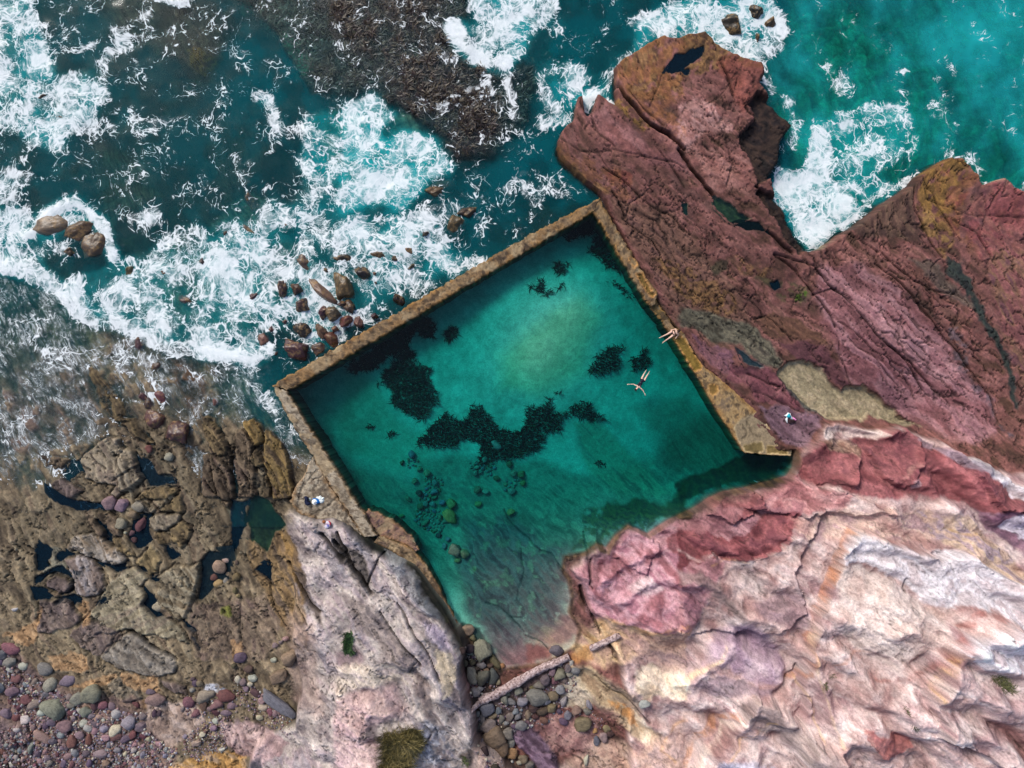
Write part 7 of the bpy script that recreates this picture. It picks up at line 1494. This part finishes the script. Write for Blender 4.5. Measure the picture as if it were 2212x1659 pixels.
def person(name, J, up, label, suit_mat, suit, hair_len):
    """J: joints in world space; up: the way the chest faces"""
    bm = bmesh.new(); J = {k: Vector(v) for k, v in J.items()}; up = Vector(up).normalized()
    pel = (J['hipL']+J['hipR'])/2; sh = (J['shL']+J['shR'])/2; spine = (sh-pel); sp = spine.normalized(); lat = (J['shR']-J['shL']).normalized()
    fw = lat.cross(sp); fw = fw if fw.dot(up) > 0 else -fw
    B = Matrix((lat, sp, fw)).transposed()
    ellipsoid(bm, pel+sp*.02, (.165, .13, .105), B); ellipsoid(bm, lerp(pel, sh, .42), (.13, .16, .095), B)
    ellipsoid(bm, lerp(pel, sh, .74), (.155, .15, .105), B); capsule(bm, J['shL'], J['shR'], .062, .062)
    for s in (-1, 1): ellipsoid(bm, lerp(pel, sh, .72)+lat*.075*s+fw*.075, (.065, .065, .055), B)
    hd = J['head']; nk = lerp(pel, sh, 1.04); capsule(bm, nk, lerp(nk, hd, .7), .056, .05)
    hs_ = (hd-nk).normalized(); hf = Vector(J['face']).normalized(); hf = (hf-hs_*hf.dot(hs_)).normalized(); hl = hs_.cross(hf)
    HB = Matrix((hl, hs_, hf)).transposed()
    ellipsoid(bm, hd, (.074, .105, .092), HB); ellipsoid(bm, hd-hs_*.06+hf*.02, (.055, .06, .065), HB)
    capsule(bm, hd+hf*.085+hs_*.015, hd+hf*.108-hs_*.02, .010, .014)
    for s in (-1, 1): ellipsoid(bm, hd+hl*.075*s, (.012, .03, .02), HB)
    for s in 'LR':
        capsule(bm, J['hip'+s], J['knee'+s], .088, .056); capsule(bm, J['knee'+s], lerp(J['knee'+s], J['ank'+s], .35), .055, .054); capsule(bm, lerp(J['knee'+s], J['ank'+s], .3), J['ank'+s], .054, .034)
        capsule(bm, J['ank'+s], J['toe'+s], .036, .024)
        capsule(bm, J['sh'+s], J['elb'+s], .050, .040); capsule(bm, J['elb'+s], J['wr'+s], .039, .026)
        hv = (J['fing'+s]-J['wr'+s]).normalized(); pn = up-hv*up.dot(hv); pn.normalize(); pl = hv.cross(pn)
        pc = J['wr'+s]+hv*.045; capsule(bm, J['wr'+s], J['wr'+s]+hv*.085, .028, .032, 1.)
        for q, ln in ((-.030, .062), (-.010, .075), (.010, .070), (.030, .055)):
            b0 = J['wr'+s]+hv*.10+pl*q; m1 = b0+hv*ln*.55; capsule(bm, b0, m1, .009, .0085); capsule(bm, m1, m1+hv*ln*.42-pn*.016, .0085, .007)
        t0 = J['wr'+s]+hv*.03+pl*.03*(1 if s == 'L' else -1); sgn = (1 if s == 'L' else -1); capsule(bm, t0, t0+hv*.035+pl*.03*sgn, .012, .010); capsule(bm, t0+hv*.035+pl*.03*sgn, t0+hv*.065+pl*.035*sgn, .010, .008)
    me = bpy.data.meshes.new('tmp'); bm.to_mesh(me); bm.free()
    o = bpy.data.objects.new('tmp', me); COL.objects.link(o)
    md = o.modifiers.new('r', 'REMESH'); md.mode = 'VOXEL'; md.voxel_size = .0085
    s2 = o.modifiers.new('s', 'SMOOTH'); s2.factor = .5; s2.iterations = 4
    dg = bpy.context.evaluated_depsgraph_get(); ev = o.evaluated_get(dg); body = bpy.data.meshes.new_from_object(ev)
    bpy.data.objects.remove(o); bpy.data.meshes.remove(me)
    body.materials.clear(); body.materials.append(MAT_SKIN); body.name = 'person'
    for p in body.polygons: p.use_smooth = True
    ob = link('person', body, label, 'person')
    co = np.array([v.co[:] for v in body.vertices]); no = np.array([v.normal[:] for v in body.vertices])
    def shell(nm, sel, off, mat):
        fs = [p.vertices[:] for p in body.polygons if all(sel[i] for i in p.vertices)]
        if not fs: return
        used = sorted({i for f in fs for i in f}); mp = {i: j for j, i in enumerate(used)}
        me2 = bpy.data.meshes.new(nm); me2.from_pydata((co[used]+no[used]*off).tolist(), [], [[mp[i] for i in f] for f in fs]); me2.update()
        for p in me2.polygons: p.use_smooth = True
        me2.materials.append(mat); link(nm, me2, parent=ob)
    def loc(o0, A): return (co-np.array(o0[:])) @ np.array(A)
    A = np.array([lat[:], sp[:], fw[:]]).T; q = loc(pel, A); Ls = spine.length
    limb = np.minimum(ldist3(co, J['shL'], J['elbL']), ldist3(co, J['shR'], J['elbR'])) < .058
    if suit == 'one_piece':
        leg = np.minimum(ldist3(co, J['hipL'], J['kneeL'], .24, 1), ldist3(co, J['hipR'], J['kneeR'], .24, 1)) < .09
        shell('swimsuit', (q[:, 1] > -.13) & (q[:, 1] < Ls*.93) & (np.abs(q[:, 0]) < .21) & ~leg & ~limb & ~((q[:, 1] > Ls*.84) & (np.abs(q[:, 0]) < .06)), .012, suit_mat)
    else:
        shell('bikini_bottom', (q[:, 1] > -.12) & (q[:, 1] < .075) & (np.abs(q[:, 0]) < .045+.9*np.clip(q[:, 1]+.06, 0, .12)) & (q[:, 2] > -.01) | ((np.abs(q[:, 1]-.05) < .016) & (np.abs(q[:, 0]) < .2)), .006, suit_mat)
        shell('bikini_top', (np.abs(q[:, 1]-Ls*.72) < .055) & (np.abs(np.abs(q[:, 0])-.075) < .06) & (q[:, 2] > .05) | ((np.abs(q[:, 1]-Ls*.68) < .010) & (np.abs(q[:, 0]) < .17) & ~limb), .006, suit_mat)
    AH = np.array([hl[:], hs_[:], hf[:]]).T; h = loc(hd, AH); rad = np.linalg.norm(h, axis=1)
    shell('hair', (rad < .17) & (h[:, 1] > -.10) & ((h[:, 2] < .018) | (h[:, 1] > .072)) & (h[:, 1] > -.07-.0*h[:, 2]), .014, MAT_HAIR)
    bmh = bmesh.new()
    for k in range(60):
        rr_ = random.Random(k*7+3); s0 = hd+hl*rr_.uniform(-.07, .07)-hf*rr_.uniform(.03, .09)+hs_*rr_.uniform(-.02, .08)
        dirv = (hs_*hair_len[0]-hf*hair_len[1]+hl*rr_.uniform(-.6, .6)); e0 = s0+dirv.normalized()*rr_.uniform(.08, .16)*hair_len[2]; capsule(bmh, s0, e0, .012, .004)
    me3 = bpy.data.meshes.new('hair_strands'); bmh.to_mesh(me3); bmh.free(); me3.materials.append(MAT_HAIR); link('hair_strands', me3, parent=ob)
    for nm, mat_, sz, off in (('eye', MAT_EYE, (.013, .006, .006), [hl*.032+hs_*.012+hf*.086, -hl*.032+hs_*.012+hf*.086]), ('lips', MAT_LIP, (.022, .008, .006), [-hs_*.052+hf*.083])):
        for o_ in off:
            b2 = bmesh.new(); ellipsoid(b2, hd+o_, sz, HB); me4 = bpy.data.meshes.new(nm); b2.to_mesh(me4); b2.free(); me4.materials.append(mat_); link(nm, me4, parent=ob)
    return ob
def ldist3(co, a, b_, lo=0., hi=1.):
    a = np.array(a[:]); b_ = np.array(b_[:]); a2 = a+(b_-a)*lo; d = b_-a2
    t = np.clip(((co-a2) @ d)/(d @ d), 0, hi); return np.linalg.norm(co-a2-t[:, None]*d, axis=1)
def w6(x, y, z, o=(1480, 750), k=6.636):
    vx, vy = (o[0]+x/k)*.8848, (o[1]+y/k)*.8848; kk = 1-z/CAM_H
    return ((vx-CX)/S*kk, (CY-vy)/S*kk, z)
WZ = POOL_Z
person('person', dict(hipL=w6(570, 1172, WZ-.04), hipR=w6(612, 1196, WZ-.04), shL=w6(492, 1272, WZ-.02), shR=w6(550, 1304, WZ-.02), head=w6(497, 1318, WZ+.02), face=(.05, -.05, 1),
    kneeL=w6(606, 1092, WZ-.05), kneeR=w6(655, 1118, WZ-.05), ankL=w6(644, 1030, WZ-.10), ankR=w6(696, 1054, WZ-.10), toeL=w6(652, 1016, WZ-.02), toeR=w6(704, 1038, WZ-.02),
    elbL=w6(436, 1246, WZ-.05), wrL=w6(372, 1250, WZ-.06), fingL=w6(350, 1252, WZ-.06), elbR=w6(598, 1352, WZ-.05), wrR=w6(622, 1402, WZ-.06), fingR=w6(632, 1424, WZ-.06)),
    (0, 0, 1), 'person in a dark one-piece swimsuit floating face up with arms spread', MAT_SUIT, 'one_piece', (.8, .4, 1.2))
w2 = lambda x, y, z: w6(x, y, z, (1590, 790), 22.12)
person('person', dict(hipL=w2(1130, 425, .88), hipR=w2(1215, 600, .88), shL=w2(1345, 345, 1.20), shR=w2(1440, 555, 1.20), head=w2(1430, 440, 1.42), face=(-.7, -.35, .6),
    kneeL=w2(830, 590, .86), kneeR=w2(930, 810, .86), ankL=w2(520, 735, .46), ankR=w2(690, 975, .46), toeL=w2(425, 780, .42), toeR=w2(598, 1055, .42),
    elbL=w2(1290, 300, 1.02), wrL=w2(1150, 345, .93), fingL=w2(1095, 352, .90), elbR=w2(1480, 600, 1.02), wrR=w2(1365, 720, .93), fingR=w2(1335, 765, .90)),
    (-.5, -.3, .8), 'person in a black bikini sitting on the pool wall, legs over the water', MAT_BIK, 'bikini', (-.6, .7, 1.3))

# ------------------------------------------------------------------ belongings
def cloth(name, P, z, mat, label, cat, seed, hgt=.10, parent=None, fold=.09):
    """a rumpled piece of cloth with thickness on the plan polygon P"""
    x0, y0 = P.min(0); x1, y1 = P.max(0); st = .45
    xs = np.arange(x0-1, x1+1.1, st); ys = np.arange(y0-1, y1+1.1, st); a_, b_ = np.meshgrid(xs, ys); q = sdf(P, a_+.6*(vnoise(a_/1.5, b_/1.5, seed)-.5), b_)
    k = q > -.2; ny, nx = a_.shape
    hz = z+hgt*sstep(-.2, 3.2, q)+fold*(fbm(a_/3.2, b_/2.2, 3, seed)-.4)*sstep(-.2, 1.5, q)
    kk = 1-z/CAM_H
    V = np.stack([(a_-CX)/S*kk, (CY-b_)/S*kk, hz], -1).reshape(-1, 3); idx_ = np.arange(ny*nx).reshape(ny, nx)
    f = np.stack([idx_[:-1, :-1], idx_[1:, :-1], idx_[1:, 1:], idx_[:-1, 1:]], -1)[k[:-1, :-1] & k[1:, :-1] & k[:-1, 1:] & k[1:, 1:]]
    if len(f) == 0: return None
    u_, inv = np.unique(f, return_inverse=True)
    me = mesh_from(name, V[u_], inv.reshape(-1, 4), mat)
    o = link(name, me, label, cat, parent=parent)
    md = o.modifiers.new('thick', 'SOLIDIFY'); md.thickness = .03; md.offset = -1
    return o
M_ = lambda n, c, r=.8: plain_mat(n, c, r, .12, 12.)
z5 = lambda s: tr(735, 1195, 16.59, s)
za = .82
cloth('towel', z5("590,330 640,280 700,290 780,240 840,290 850,320 920,310 950,350 920,400 950,440 930,500 860,560 760,560 700,400"), za, M_('white_towel', (226, 234, 232)), 'crumpled white towel beside the white sun hat', 'towel', 501, .10)
cloth('towel', z5("460,400 480,350 600,360 680,380 760,450 765,540 690,580 600,600 520,500"), za+.06, M_('blue_towel', (22, 112, 190)), 'bright blue towel under the white sun hat', 'towel', 502, .14)
def hat(c, z, r, col, label):
    bm = bmesh.new(); prof = [(.0, .13), (.22, .135), (.36, .12), (.44, .07), (.48, .035), (.75, .03), (1., .015), (1., .0), (.5, .0)]
    n = 28; rings = []
    for i, (rr, hh) in enumerate(prof): rings.append([bm.verts.new((rr*r*math.cos(6.2832*k/n)*(1+.02*math.sin(3*6.2832*k/n))+1e-4*math.cos(6.2832*k/n), rr*r*math.sin(6.2832*k/n)+1e-4*math.sin(6.2832*k/n), hh*(1.1 if rr < .5 else 1+.6*math.sin(2*6.2832*k/n)*rr))) for k in range(n)])
    for i in range(len(prof)-1):
        for k in range(n): bm.faces.new((rings[i][k], rings[i][(k+1) % n], rings[i+1][(k+1) % n], rings[i+1][k])).smooth = True
    bm.faces.new(rings[0]); bmesh.ops.recalc_face_normals(bm, faces=bm.faces)
    me = bpy.data.meshes.new('sun_hat'); bm.to_mesh(me); bm.free(); me.materials.append(M_('straw_white', col))
    kk = 1-z/CAM_H; return link('sun_hat', me, label, 'hat', loc=((c[0]-CX)/S*kk, (CY-c[1])/S*kk, z))
hat(z5("547,508 547,508")[0], za+.20, .21, (238, 240, 236), 'white round sun hat lying on the blue towel')
def bag(P, z, hgt, mat, label, seed, strap=None, name='bag'):
    root = bpy.data.objects.new(name, None); COL.objects.link(root); c = P.mean(0); kk = 1-z/CAM_H
    root.location = ((c[0]-CX)/S*kk, (CY-c[1])/S*kk, z); root['label'] = label; root['category'] = 'bag'
    bm = bmesh.new(); n = len(P); L_ = []
    for hz, sc in ((0, .92), (.35, 1.), (.75, .96), (.95, .8), (1., .55)):
        L_.append([bm.verts.new(((c[0]+(p[0]-c[0])*sc-c[0])/S, -(p[1]-c[1])*sc/S, hz*hgt+(.012*math.sin(i*1.9+seed) if hz > .5 else 0))) for i, p in enumerate(P)])
    for i in range(len(L_)-1):
        for k in range(n): bm.faces.new((L_[i][k], L_[i][(k+1) % n], L_[i+1][(k+1) % n], L_[i+1][k])).smooth = True
    bm.faces.new(L_[0]); bm.faces.new(L_[-1]); bmesh.ops.recalc_face_normals(bm, faces=bm.faces)
    me = bpy.data.meshes.new('bag_body'); bm.to_mesh(me); bm.free(); me.materials.append(mat); link('bag_body', me, parent=root)
    bm = bmesh.new(); ex = (P.max(0)-P.min(0))/S*.3; prev = None
    for k in range(9):
        a_ = math.pi*k/8; q = Vector((math.cos(a_)*ex[0], math.sin(a_)*ex[1]*.5, hgt+.02+.03*math.sin(a_)))
        if prev is not None: capsule(bm, prev, q, .012, .012)
        prev = q
    me = bpy.data.meshes.new('strap'); bm.to_mesh(me); bm.free(); me.materials.append(strap or mat); link('strap', me, parent=root)
    return root
bag(z5("150,280 210,255 320,320 300,370 290,470 400,530 410,570 300,640 210,610 160,480 180,380"), za, .28, M_('navy_cloth', (18, 26, 56)), 'dark navy bag left of the white hat and towels', 1.)
cloth('towel', z5("310,350 360,330 420,380 410,470 370,490 310,440"), za, M_('grey_cloth', (184, 196, 190)), 'small pale grey cloth between the navy bag and hat', 'cloth', 503, .10)
zb = ground(*z5("1090,1420 1090,1420")[0])
bag(z5("1060,1270 1130,1250 1180,1300 1210,1400 1180,1500 1080,1570 1000,1540 980,1460 1030,1340"), max(zb, .80), .26, M_('white_cloth', (214, 208, 222)), 'small white, blue and red bag on the apron edge', 2., M_('red_cloth', (176, 34, 56)))
cloth('cloth', z5("1040,1420 1110,1390 1140,1450 1110,1530 1050,1510"), max(zb, .80)+.24, M_('royal_blue', (20, 24, 176)), 'royal blue cloth on top of the small white bag', 'cloth', 504, .05)
cloth('cloth', z5("1080,1270 1150,1260 1190,1310 1210,1400 1180,1480 1160,1400 1130,1300 1080,1300"), max(zb, .80)+.20, M_('red_trim', (190, 36, 60)), 'red cloth draped over the small white bag', 'cloth', 505, .06)
hat(z5("930,1310 930,1310")[0], max(zb, .80)+.03, .13, (142, 86, 50), 'small brown hat beside the white and blue bag')
zc = lambda s: tr(1900, 990, 27.65, s)
zr = ground(*zc("750,800 750,800")[0])
bag(zc("640,930 780,900 1000,980 1120,1020 1110,1120 900,1180 720,1230 640,1140"), zr, .22, M_('dark_bag', (48, 30, 34)), 'dark brown bag below the teal cloth on purple rock', 3.)
cloth('towel', zc("390,690 560,560 640,460 720,500 830,530 880,700 960,800 1000,930 900,1000 780,880 650,850 640,1180 590,1190 500,1050 450,900 560,830 540,780"), zr+.06, M_('towel_white', (220, 230, 232)), 'white towel spread under the teal cloth', 'towel', 506, .14)
cloth('cloth', zc("570,720 640,600 720,530 800,560 820,660 880,760 840,820 720,850 600,800"), zr+.20, M_('teal_cloth', (30, 160, 180)), 'teal cloth bundled on the white towel', 'cloth', 507, .12)
cloth('cloth', zc("960,760 1010,770 1110,870 1130,800 1150,900 1240,940 1210,1010 1100,1000 1010,920"), zr+.08, M_('pink_cloth', (240, 150, 205)), 'pink cloth beside the white towel', 'cloth', 508, .10)
